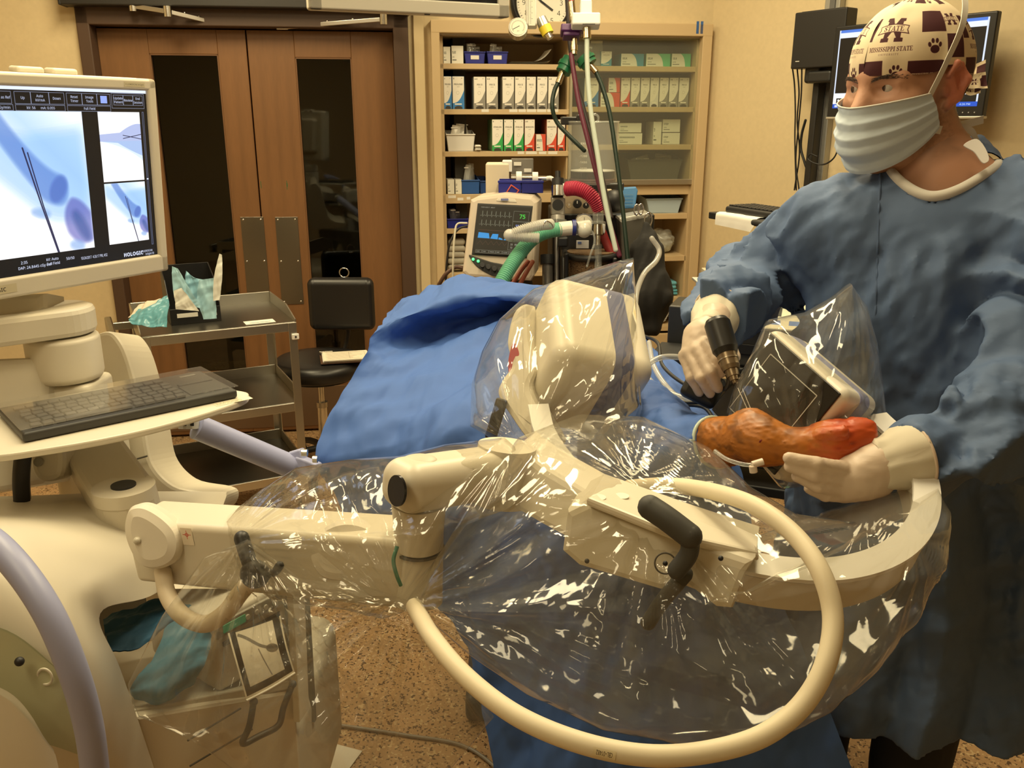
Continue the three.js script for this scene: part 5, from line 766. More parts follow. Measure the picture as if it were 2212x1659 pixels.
  part('cylinder_post', [rod(A(1183, 566, 3.1), A(1183, 700, 3.1), .02, .02, 20)], M([.25, .24, .23], .35, .6)); part('cylinder_cap', rod(A(1183, 551, 3.1), A(1183, 571, 3.1), .027, .027, 20), black); part('cylinder_post', [rod(A(1218, 540, 3.1), A(1218, 700, 3.1), .012, .012, 16)], M([.2, .2, .2], .4, .6)); part('post_clamp', [box(1205, 512, 1228, 535, 3.02, .05, .008)], black);
  // red corrugated hose
  const rh = part('red_hose', corrugated([A(1224, 408, 3.0), A(1245, 407, 2.98), A(1268, 416, 2.97), A(1284, 432, 2.97), A(1297, 455, 2.98)], .024, 24, .1), M([.42, .03, .07], .45)); objW('hose_cuff', rod(A(1217, 409, 3.0), A(1226, 408, 3.0), .02, .02, 20), white, rh);
  part('rubber_bulb', new THREE.SphereGeometry(.04, 20, 14).translate(...A(1326, 434, 3.1).toArray()), black);
  part('red_tube', tube([A(1300, 500, 3.05), A(1312, 530, 3.05), A(1328, 560, 3.05)], .016, 20, 10), M([.25, .02, .02], .5));
}
// ---- patient monitor
{
  const d = 2.95, fr = pts([[1016, 432, d], [1030, 425, d], [1090, 418, d], [1150, 424, d], [1162, 436, d], [1154, 596, d], [1146, 608, d], [1010, 599, d], [998, 588, d]]);
  const t = thing('patient_monitor', 'beige patient monitor showing heart traces and a green 75', 'monitor', P(1080, 612, d).add(V(0, 0, -.06))), part = (n, g, m, p = t) => objW(n, g, m, p);
  part('housing', prism(fr, V(.02, 0, -.16), .012), putty); part('stand', obox(P(1090, 640, 3.03), CX.clone(), V(0, 1, 0), V(0, 0, 1), .2, .1, .12, .01), darkGrey);
  const scr = print(512, 460, (c, w, h) => {
    c.fillStyle = '#2a261c'; c.fillRect(0, 0, w, h); c.fillStyle = '#c9c4b0'; c.font = '14px sans-serif'; c.fillText('10/24 4:26:17   ADULT', 20, 22); c.strokeStyle = '#a7a890'; c.lineWidth = 2;
    for (const y0 of [95, 180]) { c.beginPath(); c.moveTo(20, y0); for (let i = 0; i < 7; i++) { const x = 40 + i * 44; c.lineTo(x, y0); c.lineTo(x + 4, y0 - 46); c.lineTo(x + 8, y0 + 12); c.lineTo(x + 12, y0); c.lineTo(x + 24, y0 - 6); c.lineTo(x + 32, y0); } c.stroke(); }
    c.strokeStyle = '#8a5a48'; c.beginPath(); c.moveTo(20, 232); c.lineTo(360, 236); c.stroke();
    c.fillStyle = '#3fa8f0'; c.beginPath(); c.moveTo(22, 310); c.lineTo(26, 256); c.lineTo(128, 262); c.lineTo(140, 312); c.fill(); c.beginPath(); c.moveTo(146, 312); c.lineTo(165, 266); c.lineTo(222, 266); c.lineTo(220, 316); c.fill(); c.beginPath(); c.moveTo(226, 316); c.lineTo(230, 296); c.lineTo(262, 306); c.lineTo(272, 320); c.fill(); c.beginPath(); c.moveTo(278, 320); c.lineTo(300, 290); c.lineTo(340, 322); c.fill();
    c.strokeStyle = '#6e4a3c'; c.beginPath(); for (let i = 0; i < 12; i++) { c.lineTo(24 + i * 27, 372 - (i % 2) * 36); } c.stroke();
    c.strokeStyle = '#9b9a88'; c.strokeRect(350, 40, 152, 96); c.strokeRect(350, 140, 152, 180); c.strokeRect(330, 330, 172, 80); c.fillStyle = '#4ee04e'; c.font = 'bold 56px sans-serif'; c.fillText('75', 408, 108); c.fillStyle = '#7f8fd0'; c.font = 'bold 34px sans-serif'; c.fillText('98', 380, 190); c.fillStyle = '#cfd0c0'; c.font = '22px sans-serif'; c.fillText('33   88   61', 350, 365); c.fillText('72    20.1', 350, 395); c.font = '13px sans-serif'; for (let i = 0; i < 7; i++) { c.strokeRect(18 + i * 66, 424, 60, 26); c.fillText(['LEAD', 'SIZE', 'FREEZE', 'NIBP', 'ALARM', 'TREND', 'MENU'][i], 26 + i * 66, 442, 48); }
  });
  part('screen_frame', prism(pts([[1032, 439, d - .004], [1151, 445, d - .004], [1138, 558, d - .004], [1019, 550, d - .004]]), V(0, 0, -.012), .002), black);
  part('screen', quadGeo(...pts([[1023, 547, d - .012], [1135, 553.5, d - .012], [1147, 449, d - .012], [1035, 443, d - .012]])), M([.02, .02, .02], .2, 0, { emissiveMap: scr, emissive: 0xffffff, emissiveIntensity: .8 }));
  const pan = part('control_panel', prism(smoothLoop(pts([[1013, 551, d - .004], [1030, 556, d - .004], [1060, 566, d - .004], [1092, 575, d - .004], [1090, 590, d - .004], [1072, 597, d - .004], [1048, 588, d - .004], [1026, 572, d - .004]]), 40), V(0, 0, -.012), .002), black);
  for (const [x, y] of [[1022, 560], [1033, 564]]) objW('green_lamp', new THREE.SphereGeometry(.005, 10, 8).translate(...P(x, y, d - .008).toArray()), M([.05, .5, .1], .4, 0, { emissive: new THREE.Color(.1, 1, .25), emissiveIntensity: 2 }), pan);
  for (const [x, y] of [[1042, 572], [1055, 576], [1068, 580], [1081, 583]]) objW('knob', rod(P(x, y, d), P(x, y, d - .02), .009, .008, 16), darkGrey, pan);
  part('maker_badge', prism(pts([[1072, 434, d - .002], [1076, 428, d - .002], [1112, 430, d - .002], [1116, 437, d - .002]]), V(0, 0, -.006), .001), M([.62, .58, .5], .4)); part('badge_print', obox(P(1090, 431, d - .008), CX.clone(), CY.clone(), CZ.clone(), .026, .007, .001, .0003), M([.12, .14, .32], .4));
  // leads
  const lead = (p, r, col, label) => { const s = solo('monitor_lead', capTube(pts(p), r, 40, 8), M(col, .5), label, 'cable', 'cables beside the patient monitor'); };
  lead([[1010, 488, 3.0], [990, 495, 3.0], [972, 525, 3.0], [966, 560, 3.02], [962, 615, 3.05]], .004, [.02, .018, .018], 'black lead hanging at the left side of the patient monitor');
  lead([[1008, 482, 2.96], [988, 484, 2.96], [982, 510, 2.96], [979, 560, 2.97], [978, 615, 3.0]], .0035, [.6, .56, .45], 'white lead hanging at the left side of the patient monitor');
  lead([[1000, 579, 3.0], [985, 577, 3.0], [965, 590, 3.0], [950, 612, 3.02], [944, 625, 3.05]], .007, [.09, .045, .03], 'thick brown lead curving left from the patient monitor');
  lead([[1140, 566, 2.9], [1125, 585, 2.88], [1108, 612, 2.88]], .008, [.28, .06, .03], 'red brown tube right of the green breathing hose, left one');
  lead([[1150, 566, 2.9], [1136, 590, 2.88], [1124, 612, 2.88]], .008, [.3, .07, .03], 'red brown tube right of the green breathing hose, right one');
}
// ---- things standing on the machine
{
  const box = (x0, y0, x1, y1, d, dep, r = .006) => { const a = A(x0, y0, d), b = A(x1, y1, d), c = a.clone().add(b).multiplyScalar(.5); return obox(c.add(V(0, 0, -dep / 2)), V(1, 0, 0), V(0, 1, 0), V(0, 0, 1), b.x - a.x, a.y - b.y, dep, r); };
  const w = thing('gas_module', 'white boxy gas module with metal couplings above the patient monitor', 'medical device', A(1077, 424, 3.15)); objW('case', box(1049, 352, 1100, 428, 3.12, .1, .008), M([.72, .64, .5], .45), w); objW('lid', box(1085, 347, 1106, 372, 3.11, .08, .004), white, w);
  objW('coupling', [rod(A(1104, 386, 3.1), A(1120, 386, 3.1), .016), rod(A(1126, 385, 3.1), A(1150, 385, 3.1), .014), rod(A(1160, 386, 3.1), A(1180, 386, 3.1), .01)], steelBright, w); objW('white_nut', rod(A(1115, 385, 3.1), A(1127, 385, 3.1), .024, .024, 16), white, w); objW('white_nut', rod(A(1150, 385, 3.1), A(1162, 385, 3.1), .022, .022, 16), white, w); objW('outlet_hose', tube([A(1178, 386, 3.1), A(1190, 385, 3.1), A(1198, 392, 3.1)], .008, 16, 8), white, w);
  const bb = (x0, y0, x1, y1, d, col, label) => { const a = A(x0, y1, d), b = A(x1, y0, d), W = b.x - a.x, hh = b.y - a.y, t = thing('instrument_bin', label, 'bin', V((a.x + b.x) / 2, a.y, a.z - .05)), m = M(col, .35); obj('front_wall', at(rb(W, hh, .004, .001), 0, hh / 2, .05), m, t); obj('back_wall', at(rb(W, hh * 1.1, .004, .001), 0, hh * .55, -.05), m, t); for (const s of [-1, 1]) obj('side_wall', at(rb(.004, hh, .1, .001), s * W / 2, hh / 2, 0), m, t); obj('bottom', at(rb(W, .004, .1, .001), 0, .002, 0), m, t); obj('rim', at(rb(W + .008, .008, .01, .002), 0, hh, .051), m, t); return t; };
  const b1 = bb(1078, 392, 1124, 417, 3.02, BINBLUE, 'royal blue bin on top of the patient monitor, left one'); obj('red_sticker', at(new THREE.TorusGeometry(.022, .003, 6, 4).rotateZ(.2), .01, .006, .054), M([.6, .1, .06], .5), b1); bb(1128, 392, 1172, 417, 3.02, [.014, .02, .2], 'royal blue bin on top of the patient monitor, right one'); bb(1108, 392, 1164, 409, 3.2, [.02, .06, .28], 'dark blue open bin behind the royal blue bins');
  const m = M([.09, .09, .1], .35), wr = thing('syringe_wrapper', 'clear grey wrapper standing in the dark blue open bin', 'packet', A(1130, 395, 3.2)); objW('film', box(1104, 342, 1152, 392, 3.22, .01, .003), M([.3, .28, .25], .3, 0, { transmission: .3, thickness: 0 }), wr); objW('print', [box(1110, 350, 1126, 358, 3.205, .001, .0003), box(1132, 364, 1148, 372, 3.205, .001, .0003)], paper, wr);
  const pd = thing('blue_pad', 'blue information pad leaning behind the gas hoses', 'pad', A(1355, 452, 3.2)); objW('cover', prism(pts([[1322, 420, 3.2], [1340, 406, 3.2], [1374, 404, 3.2], [1378, 412, 3.2], [1372, 450, 3.2], [1322, 452, 3.2]]), V(0, 0, -.03), .004), M([.05, .2, .45], .5), pd); objW('printed_lines', [0, 1, 2, 3].map(i => box(1342, 420 + i * 7, 1368, 422 + i * 7, 3.19, .001, .0003)), M([.15, .32, .55], .5), pd);
  // black rack with rings and a black bag
  const rk = thing('accessory_rack', 'dark metal rack with hanging rings at the right of the machine', 'rack', A(1370, 620, 3.0)); objW('panel', prism(pts([[1338, 477, 3.0], [1400, 465, 3.0], [1408, 470, 3.0], [1405, 650, 3.0], [1350, 650, 3.0]]), V(0, 0, -.1), .006), M([.05, .045, .035], .4, .3), rk); objW('top_plate', prism(pts([[1338, 471, 3.01], [1402, 460, 3.01], [1402, 467, 3.01], [1338, 478, 3.01]]), V(0, 0, -.12), .002), M([.4, .39, .36], .4, .5), rk); for (const [x, y, r] of [[1375, 453, 8], [1384, 452, 8], [1400, 475, 11]]) objW('ring', new THREE.TorusGeometry(pm_(r), .003, 8, 30).scale(.7, 1.25, 1).translate(...A(x, y  , 2.97).toArray()), steelBright, rk);
  const cg = sdfMesh((() => { const c = [cap(A(1398, 488, 2.93), A(1398, 540, 2.93), .012, .05), cap(A(1398, 540, 2.93), A(1405, 640, 2.91), .05, .075), cap(A(1405, 640, 2.91), A(1408, 705, 2.91), .06, .035)]; return (x, y, z) => { let q = 1e3; for (const k of c) q = smin(q, k(x, y, z), .03); const a = Math.atan2(z + 2.75, x - .48); return q + .006 * tri(x * 22 + z * 14 + noise(x * 9, y * 4, z * 9) * .8) * .7 + .004 * noise(x * 40, y * 12, z * 40); }; })(), V(.3, .85, -3.15), V(.65, 1.5, -2.6), .008);
  solo('black_bag', cg, M([.012, .011, .01], .9), 'limp black rubber bag hanging from a ring on the rack', 'bag');
  const ct = (p, r, label) => solo('clear_tube', capTube(pts(p), r, 60, 10), M([.8, .79, .75], .12, 0, { transmission: .65, thickness: 0 }), label, 'tube');
  ct([[1408, 515, 2.78], [1424, 540, 2.78], [1418, 562, 2.76], [1392, 590, 2.72], [1376, 630, 2.68], [1372, 680, 2.62]], .0085, 'clear suction tube hanging beside the black bag');
  ct([[1480, 772, 1.85], [1430, 772, 1.83], [1402, 786, 1.82], [1396, 808, 1.8], [1412, 830, 1.78], [1448, 850, 1.76], [1495, 866, 1.74]], .0065, 'clear tube looping on the blue drape beside the drill');
  ct([[1402, 740, 2.0], [1412, 790, 1.9], [1440, 835, 1.82], [1475, 870, 1.78]], .006, 'clear tube running down the drape behind the looped one');
  for (const [i, p] of [[[1380, 722, 2.1], [1420, 740, 1.98], [1432, 790, 1.88], [1480, 830, 1.8], [1540, 850, 1.75]], [[1400, 830, 1.85], [1470, 868, 1.74], [1540, 872, 1.72], [1562, 905, 1.7]], [[1395, 845, 1.83], [1450, 872, 1.75], [1520, 880, 1.72], [1545, 910, 1.69]]].entries()) solo('power_cable', capTube(pts(p), .004, 50, 8), black, ['black cord crossing the drape above the clear tube', 'black cord lying on the drape below the drill, upper one', 'black cord lying on the drape below the drill, lower one'][i], 'cord');
}
// ---- breathing hoses
{
  const g = thing('breathing_hose', 'mint green corrugated breathing hose with a white end', 'hose', A(1085, 615, 2.8)); const gp = [A(1078, 618, 2.75), A(1100, 580, 2.78), A(1124, 545, 2.82), A(1152, 515, 2.86), A(1180, 501, 2.88), A(1210, 495, 2.9)];
  objW('green_section', corrugated(gp, .0225, 46, .09), M([.16, .5, .33], .45, 0, { transmission: .15, thickness: 0 }), g); objW('white_section', [sweep([A(1208, 495, 2.9), A(1236, 492, 2.9)], t => .024, 10, 18)], M([.72, .7, .62], .4), g); objW('blue_collar', rod(A(1236, 492, 2.9), A(1244, 492, 2.9), .027, .027, 24), M([.02, .03, .2], .4), g); objW('clear_elbow', [rod(A(1244, 492, 2.9), A(1272, 488, 2.92), .021, .021, 20), new THREE.SphereGeometry(.026, 18, 12).translate(...A(1262, 497, 2.9).toArray())], M([.78, .77, .7], .2, 0, { transmission: .3, thickness: 0 }), g);
  const w = thing('expandable_hose', 'clear white corrugated hose crossing in front of the patient monitor', 'hose', A(1130, 512, 2.8)); const wm = M([.72, .71, .66], .3, 0, { transmission: .35, thickness: 0 });
  objW('upper_run', corrugated([A(1103, 507, 2.76), A(1130, 496, 2.76), A(1165, 487, 2.77), A(1192, 484, 2.8)], .016, 24, .14), wm, w); objW('lower_run', corrugated([A(1101, 510, 2.76), A(1130, 512, 2.76), A(1165, 514, 2.76)], .016, 18, .14), wm, w); objW('bend', new THREE.SphereGeometry(.02, 16, 12).translate(...A(1101, 508, 2.76).toArray()), wm, w); objW('wire_clip', tube([A(1172, 490, 2.76), A(1178, 478, 2.76), A(1190, 482, 2.77), A(1196, 492, 2.78)], .002, 20, 6), steelBright, w);
  solo('sampling_line', capTube(pts([[1268, 492, 2.9], [1282, 505, 2.9], [1284, 525, 2.9], [1276, 548, 2.9], [1268, 575, 2.92]]), .004, 30, 8), clearPl, 'thin clear sampling line hanging from the hose elbow', 'tube');
}
// ---- ceiling gas hoses
{
  const D = 2.88, Hs = (p, r, col, label, extra) => { const t = thing('gas_hose', label, 'hose', P(...p[p.length - 1])); objW('hose', capTube(pts(p), r, 70, 12), M(col, .45), t); for (const e of extra || []) objW(e[0], e[1], e[2], t); return t; };
  const gr = [.006, .022, .014], brass = M([.55, .45, .28], .25, 1), grn = M([.01, .14, .06], .4);
  const coup = (a, b, r) => [rod(a, b, r, r, 20), rod(a.clone().lerp(b, .35), a.clone().lerp(b, .65), r * 1.18, r * 1.18, 20)];
  Hs([[1234, 118, D], [1240, 160, D], [1252, 230, D], [1272, 310, D], [1300, 420, D], [1322, 500, D], [1338, 552, D]], .0085, [.12, .018, .045], 'purple red gas hose hanging beside the white one', [['swivel_fitting', [rod(P(1240, 82, D), P(1240, 118, D), .01, .01, 16), rod(P(1240, 98, D), P(1240, 110, D), .012, .012, 16)], brass]]);
  Hs([[1268, 80, D - .05], [1268, 130, D - .05], [1275, 230, D - .05], [1290, 330, D - .05], [1308, 440, D - .05], [1330, 540, D - .05]], .008, [.5, .57, .5], 'white gas hose hanging in front of the cabinet', [['fitting', rod(P(1267, 62, D - .05), P(1268, 84, D - .05), .014, .014, 16), brass]]);
  Hs([[1208, 175, D + .05], [1198, 195, D + .05], [1193, 230, D + .05], [1202, 262, D + .06], [1226, 290, D + .06], [1262, 325, D + .06]], .0075, gr, 'dark green gas hose curving left in front of the cabinet', [['green_coupling', coup(P(1232, 128, D + .05), P(1216, 156, D + .05), .026), grn], ['metal_ferrule', rod(P(1216, 154, D + .05), P(1206, 180, D + .05), .011, .011, 16), brass]]);
  Hs([[1287, 155, D], [1300, 185, D], [1316, 240, D], [1330, 330, D], [1344, 440, D], [1356, 560, D]], .0075, gr, 'dark green gas hose running straight down on the right', [['green_coupling', coup(P(1260, 122, D), P(1274, 140, D), .028), grn], ['metal_ferrule', rod(P(1274, 140, D), P(1288, 156, D), .011, .011, 16), brass]]);
  Hs([[1222, -60, D + .1], [1226, 10, D + .1], [1230, 80, D + .1], [1238, 150, D + .1], [1262, 240, D + .1], [1290, 340, D + .1], [1320, 470, D + .05]], .008, [.02, .014, .014], 'thin black hose behind the purple one');
  Hs([[1232, -60, D + .02], [1234, 5, D + .02]], .0085, [.3, .05, .05], 'short dark red hose at the top of the gas drop', [['brass_connector', [rod(P(1234, 5, D + .02), P(1238, 45, D + .02), .012, .012, 16)], brass]]);
  Hs([[1265, -60, D - .05], [1265, -5, D - .05]], .012, [.3, .2, .1], 'short brown hose entering the white wall-gas block', [['fitting', rod(P(1265, -8, D - .05), P(1265, 8, D - .05), .016, .016, 16), brass]]);
  const w = thing('gas_block', 'white T-shaped gas connector block', 'connector', P(1265, 60, D - .05)); objW('crossbar', obox(P(1265, 46, D - .05), CX.clone(), CY.clone(), CZ.clone(), pm_(60, D), pm_(26, D), .05, .006), white, w); objW('stem', obox(P(1265, 20, D - .05), CX.clone(), CY.clone(), CZ.clone(), pm_(25, D), pm_(32, D), .04, .006), white, w); objW('slot', obox(P(1272, 52, D - .078), CX.clone(), CY.clone(), CZ.clone(), pm_(26, D), .003, .002, .0005), black, w);
  const pu = thing('purple_manifold', 'purple gas manifold above the purple hose', 'connector', P(1237, 82, D)); const pmM = M([.08, .016, .11], .45); objW('upper_plate', obox(P(1234, 66, D), CX.clone(), CY.clone(), CZ.clone(), pm_(46, D), pm_(16, D), .06, .005), pmM, pu); objW('lower_plate', obox(P(1234, 78, D), CX.clone(), CY.clone(), CZ.clone(), pm_(36, D), pm_(9, D), .05, .004), pmM, pu); objW('side_arm', obox(P(1262, 67, D), CX.clone(), CY.clone(), CZ.clone(), pm_(16, D), pm_(9, D), .03, .004), pmM, pu);
  const gm = P(1119, 63, D), g = thing('round_gauge', 'round chrome pressure gauge hanging above the cabinet', 'gauge', gm.clone()); objW('case', place(new THREE.CylinderGeometry(pm_(20.5, D), pm_(20.5, D), .035, 36).rotateX(Math.PI / 2), gm.clone(), CX.clone(), CY.clone(), CZ.clone()), M([.6, .58, .52], .25, 1), g); const gf = print(128, 128, c => { c.fillStyle = '#d9d6c4'; c.fillRect(0, 0, 128, 128); c.strokeStyle = '#222'; c.lineWidth = 2; for (let i = 0; i < 30; i++) { const a = 2.4 + i * .157; c.beginPath(); c.moveTo(64 + Math.cos(a) * 44, 64 + Math.sin(a) * 44); c.lineTo(64 + Math.cos(a) * 54, 64 + Math.sin(a) * 54); c.stroke(); } c.lineWidth = 5; c.beginPath(); c.moveTo(76, 56); c.lineTo(22, 84); c.stroke(); c.fillStyle = '#333'; c.font = '14px sans-serif'; c.fillText('psi', 56, 100); }); objW('face', place(new THREE.CircleGeometry(pm_(17.5, D), 32).translate(0, 0, .019), gm.clone(), CX.clone(), CY.clone(), CZ.clone()), M(0xffffff, .4, 0, { map: gf }), g);
  const f = thing('flow_meter', 'clear flow meter tube with white scale beside the clock', 'flow meter', P(1148, 56, D)); objW('tube', obox(P(1148, 15, D), CX.clone(), CY.clone(), CZ.clone(), pm_(24, D), pm_(88, D), .04, .006), M([.75, .74, .68], .15, 0, { transmission: .4, thickness: 0 }), f); const fs = print(64, 256, c => { c.fillStyle = '#c8c5b6'; c.fillRect(0, 0, 64, 256); c.fillStyle = '#3a3a36'; for (let i = 0; i < 24; i++) c.fillRect(10, 8 + i * 10, i % 4 ? 16 : 30, 2); }); objW('scale', place(decal(pm_(14, D), pm_(80, D)), P(1149, 15, D - .0225), CX.clone(), CY.clone(), CZ.clone()), M(0xffffff, .5, 0, { map: fs }), f);
  const y = thing('oxygen_outlet', 'metal outlet with a yellow band below the clock', 'connector', P(1182, 80, D)); objW('nut', [rod(P(1168, 40, D), P(1176, 58, D), .018, .02, 18)], M([.55, .53, .47], .3, .9), y); objW('yellow_band', rod(P(1176, 58, D), P(1184, 74, D), .021, .02, 20), M([.72, .56, .03], .45), y); objW('tip', rod(P(1184, 74, D), P(1189, 83, D), .013, .011, 16), steelBright, y);
}

// ================================================================ wall workstation on the right wall
{
  const rb2 = (x0, y0, x1, y1, off) => { const [u0, a] = rl(x0, (y0 + y1) / 2, off), [u1] = rl(x1, (y0 + y1) / 2, off), xm = (x0 + x1) / 2, t = rl(xm, y0, off)[1], b = rl(xm, y1, off)[1]; return { u: (u0 + u1) / 2, w: Math.abs(u1 - u0), y0: b, y1: t, h: t - b }; };
  const tr = rb2(1768, 0, 1800, 420, .02), track = rightGroup('wall_track', 'vertical grey aluminium wall track behind the black computer', 'wall track', tr.u, tr.y0, 0); const alu = M([.4, .4, .38], .4, .7);
  obj('rail', at(rb(tr.w, 1.3, .04, .004), 0, .55, .021), alu, track); obj('channel', at(rb(tr.w * .35, 1.3, .01, .002), tr.w * .05, .55, .042), M([.12, .12, .12], .5), track);
  obj('post', at(rb(tr.w * .42, .62, .05, .006), tr.w * .0, .25, .075), M([.018, .017, .016], .45), track); obj('swivel', [at(rb(.08, .09, .08, .015), .0, .52, .1), at(rb(.12, .05, .05, .012), .05, .5, .13)], M([.02, .02, .02], .4), track); obj('bracket', at(rb(.07, .06, .03, .005), -.02, .74, .06), M([.6, .55, .42], .5), track);
  const c = rb2(1715, 22, 1826, 146, .16), pc = rightGroup('wall_computer', 'flat black computer box mounted on the wall track', 'computer', c.u, c.y0, .09); obj('case', at(rb(c.w, c.h, .075, .006), 0, c.h / 2, .04), M([.014, .013, .013], .45), pc); obj('badge', at(rb(.02, .004, .001, .0004), -c.w / 2 + .035, .03, .0785), M([.5, .5, .48], .4), pc); obj('latch', at(new THREE.SphereGeometry(.01, 12, 8), -c.w / 2, .05, .03), black, pc); obj('top_vent', at(rb(c.w * .8, .003, .05, .001), 0, c.h + .001, .04), darkGrey, pc);
  // monitor
  const m = rb2(1794, 41, 2136, 256, .2), mo = rightGroup('wall_monitor', 'black wall monitor with a silver edge behind the surgeon', 'monitor', m.u, m.y0, .18); const mw = m.w, mh = m.h;
  mo.rotation.z = .0;
  obj('case', at(rb(mw, mh, .03, .006), 0, mh / 2, 0), M([.012, .012, .013], .35), mo); obj('silver_edge', at(rb(mw + .004, .01, .034, .003), 0, .003, 0), M([.55, .52, .46], .35, .6), mo); obj('back_mount', at(rb(.1, .1, .16, .01), -.1, mh / 2, -.09), black, mo);
  const sc = print(640, 400, (q, W, Hh) => { q.fillStyle = '#010204'; q.fillRect(0, 0, W, Hh); const g = q.createLinearGradient(0, 0, 0, 60); g.addColorStop(0, '#6fa0f0'); g.addColorStop(.4, '#cfe2ff'); g.addColorStop(1, '#f4f8ff'); q.fillStyle = '#4d7fe0'; q.fillRect(0, 0, W, 14); q.fillStyle = '#eef4ff'; q.fillRect(0, 14, W, 26); q.fillStyle = '#dfeaff'; q.fillRect(0, 0, 6, Hh); q.fillRect(W - 7, 0, 7, Hh); q.fillStyle = '#f4f8ff'; q.fillRect(0, 322, W, 22); q.fillStyle = '#fff'; q.fillRect(0, 344, 300, 34); q.fillStyle = '#111'; q.fillRect(300, 346, 330, 28); for (let i = 0; i < 4; i++) { q.fillStyle = '#111'; q.fillRect(16 + i * 36, 348, 26, 26); q.fillStyle = '#fff'; q.fillRect(22 + i * 36, 354, 8 + i * 2, 10); } q.fillStyle = '#1f56c8'; q.fillRect(0, 378, W, 22); q.fillStyle = '#cfe0ff'; for (let i = 0; i < 4; i++) q.fillRect(10 + i * 34, 383, 14, 12); q.font = '12px sans-serif'; q.fillText('4:26 PM', 570, 394); });
  obj('screen', at(decal(mw - .05, mh - .06), 0, mh / 2 + .012, .0157), M([.01, .01, .012], .25, 0, { emissiveMap: sc, emissive: 0xffffff, emissiveIntensity: 1.1 }), mo);
  for (let i = 0; i < 5; i++) obj('button', at(new THREE.SphereGeometry(.0028, 8, 6), mw / 2 - .03 - i * .022, .02, .0155), M([.4, .4, .4], .4), mo);
  { const l = new THREE.RectAreaLight(0xdde8ff, .5, mw - .06, .05); l.position.set(0, mh - .05, .03); l.rotation.y = Math.PI; mo.add(l); }
  // keyboard tray
  const k0 = P(1530, 463, 2.85), k1 = P(1700, 478, 2.5), kx = k1.clone().sub(k0).setY(0), kl = kx.length(), kt = thing('keyboard_shelf', 'black fold-out keyboard shelf on the right wall', 'shelf', k0.clone().lerp(k1, .5), Math.atan2(-kx.z, kx.x)); obj('board', at(rb(kl, .022, .2, .004), 0, -.011, -.1), black, kt); obj('wrist_rest', at(rb(kl * .3, .018, .05, .008), kl * .33, -.006, .01), M([.02, .02, .02], .6), kt); obj('support_arm', at(rb(.04, .04, .26, .006), kl * .35, -.045, -.16), black, kt);
  const kb = thing('black_keyboard', 'black keyboard on the fold-out wall shelf', 'keyboard', kt.localToWorld(V(.045, .001, -.085)), kt.rotation.y); obj('case', at(rb(.36, .022, .13, .008), 0, .012, 0), M([.012, .012, .012], .5), kb); const kg = rb(.0155, .006, .0145, .0015, 1), km = M([.02, .02, .02], .5); for (let r = 0; r < 5; r++) for (let i = 0; i < 18; i++) { const q = obj('key', kg, km, kb); q.position.set(-.165 + i * .0193, .025, .047 - r * .021); }
  solo('hanging_paper', [patch([[kt.localToWorld(V(-kl / 2 + .05, .001, -.06)), kt.localToWorld(V(kl * .16, .001, -.06))], [kt.localToWorld(V(-kl / 2 + .05, .002, .002)), kt.localToWorld(V(kl * .16, .002, .002))], [kt.localToWorld(V(-kl / 2 + .05, -.018, .006)), kt.localToWorld(V(kl * .14, -.018, .006))], [kt.localToWorld(V(-kl / 2 + .05, -.036, .007)), kt.localToWorld(V(kl * .1, -.04, .007))]], 12, 12, (x, y, z) => noise(x * 30, y * 30, z * 30) * .0015)], paper, 'white paper hanging over the front of the keyboard shelf', 'paper');
  const cd = (p, label, r = .0035) => solo('hanging_cable', capTube(p.map(([x, y, o]) => { const [u, h] = rl(x, y, o); return Rw(u, h, o); }), r, 60, 8), black, label, 'cord', 'cords hanging at the wall track');
  cd([[1712, 148, .12], [1716, 180, .1], [1718, 240, .08], [1717, 300, .07], [1720, 410, .07]], 'black cord hanging leftmost below the black computer');
  cd([[1722, 148, .135], [1726, 200, .115], [1722, 260, .095], [1727, 330, .085], [1716, 410, .085]], 'black cord crossing the leftmost one below the computer');
  cd([[1732, 148, .15], [1731, 200, .13], [1724, 280, .11], [1719, 350, .1], [1726, 410, .1]], 'black cord hanging third from the left below the computer');
  cd([[1740, 260, .08], [1732, 290, .08], [1730, 320, .08], [1738, 350, .08], [1750, 385, .07]], 'grey black cord bowing beside the wall track', .006);
  cd([[1825, 265, .15], [1816, 300, .12], [1802, 340, .12], [1780, 355, .12], [1758, 352, .13], [1745, 342, .13], [1750, 333, .13], [1765, 338, .13]], 'black cord looping below the wall monitor');
  cd([[1860, 250, .12], [1857, 300, .06], [1853, 345, .05]], 'short black cord under the wall monitor beside the mask');
  const ol = thing('wall_shelf_box', 'small white box on a ledge by the cabinet corner', 'box', P(1530, 606, 3.3)); objW('ledge', obox(P(1528, 606, 3.3), ...frame(V(1, 0, 0), V(0, 1, 0)), .1, .01, .1, .002), white, ol); objW('box', [obox(P(1532, 592, 3.3), ...frame(V(1, 0, 0), V(0, 1, 0)), .05, .04, .06, .003)], M([.72, .64, .48], .5), ol); objW('lid', [obox(P(1538, 581, 3.3), ...frame(V(1, 0, 0), V(0, 1, 0)), .04, .016, .05, .003)], M([.75, .68, .52], .5), ol); objW('wall_bracket', [obox(P(1545, 640, 3.35), ...frame(V(1, 0, 0), V(0, 1, 0)), .03, .1, .08, .003)], white, ol);
}
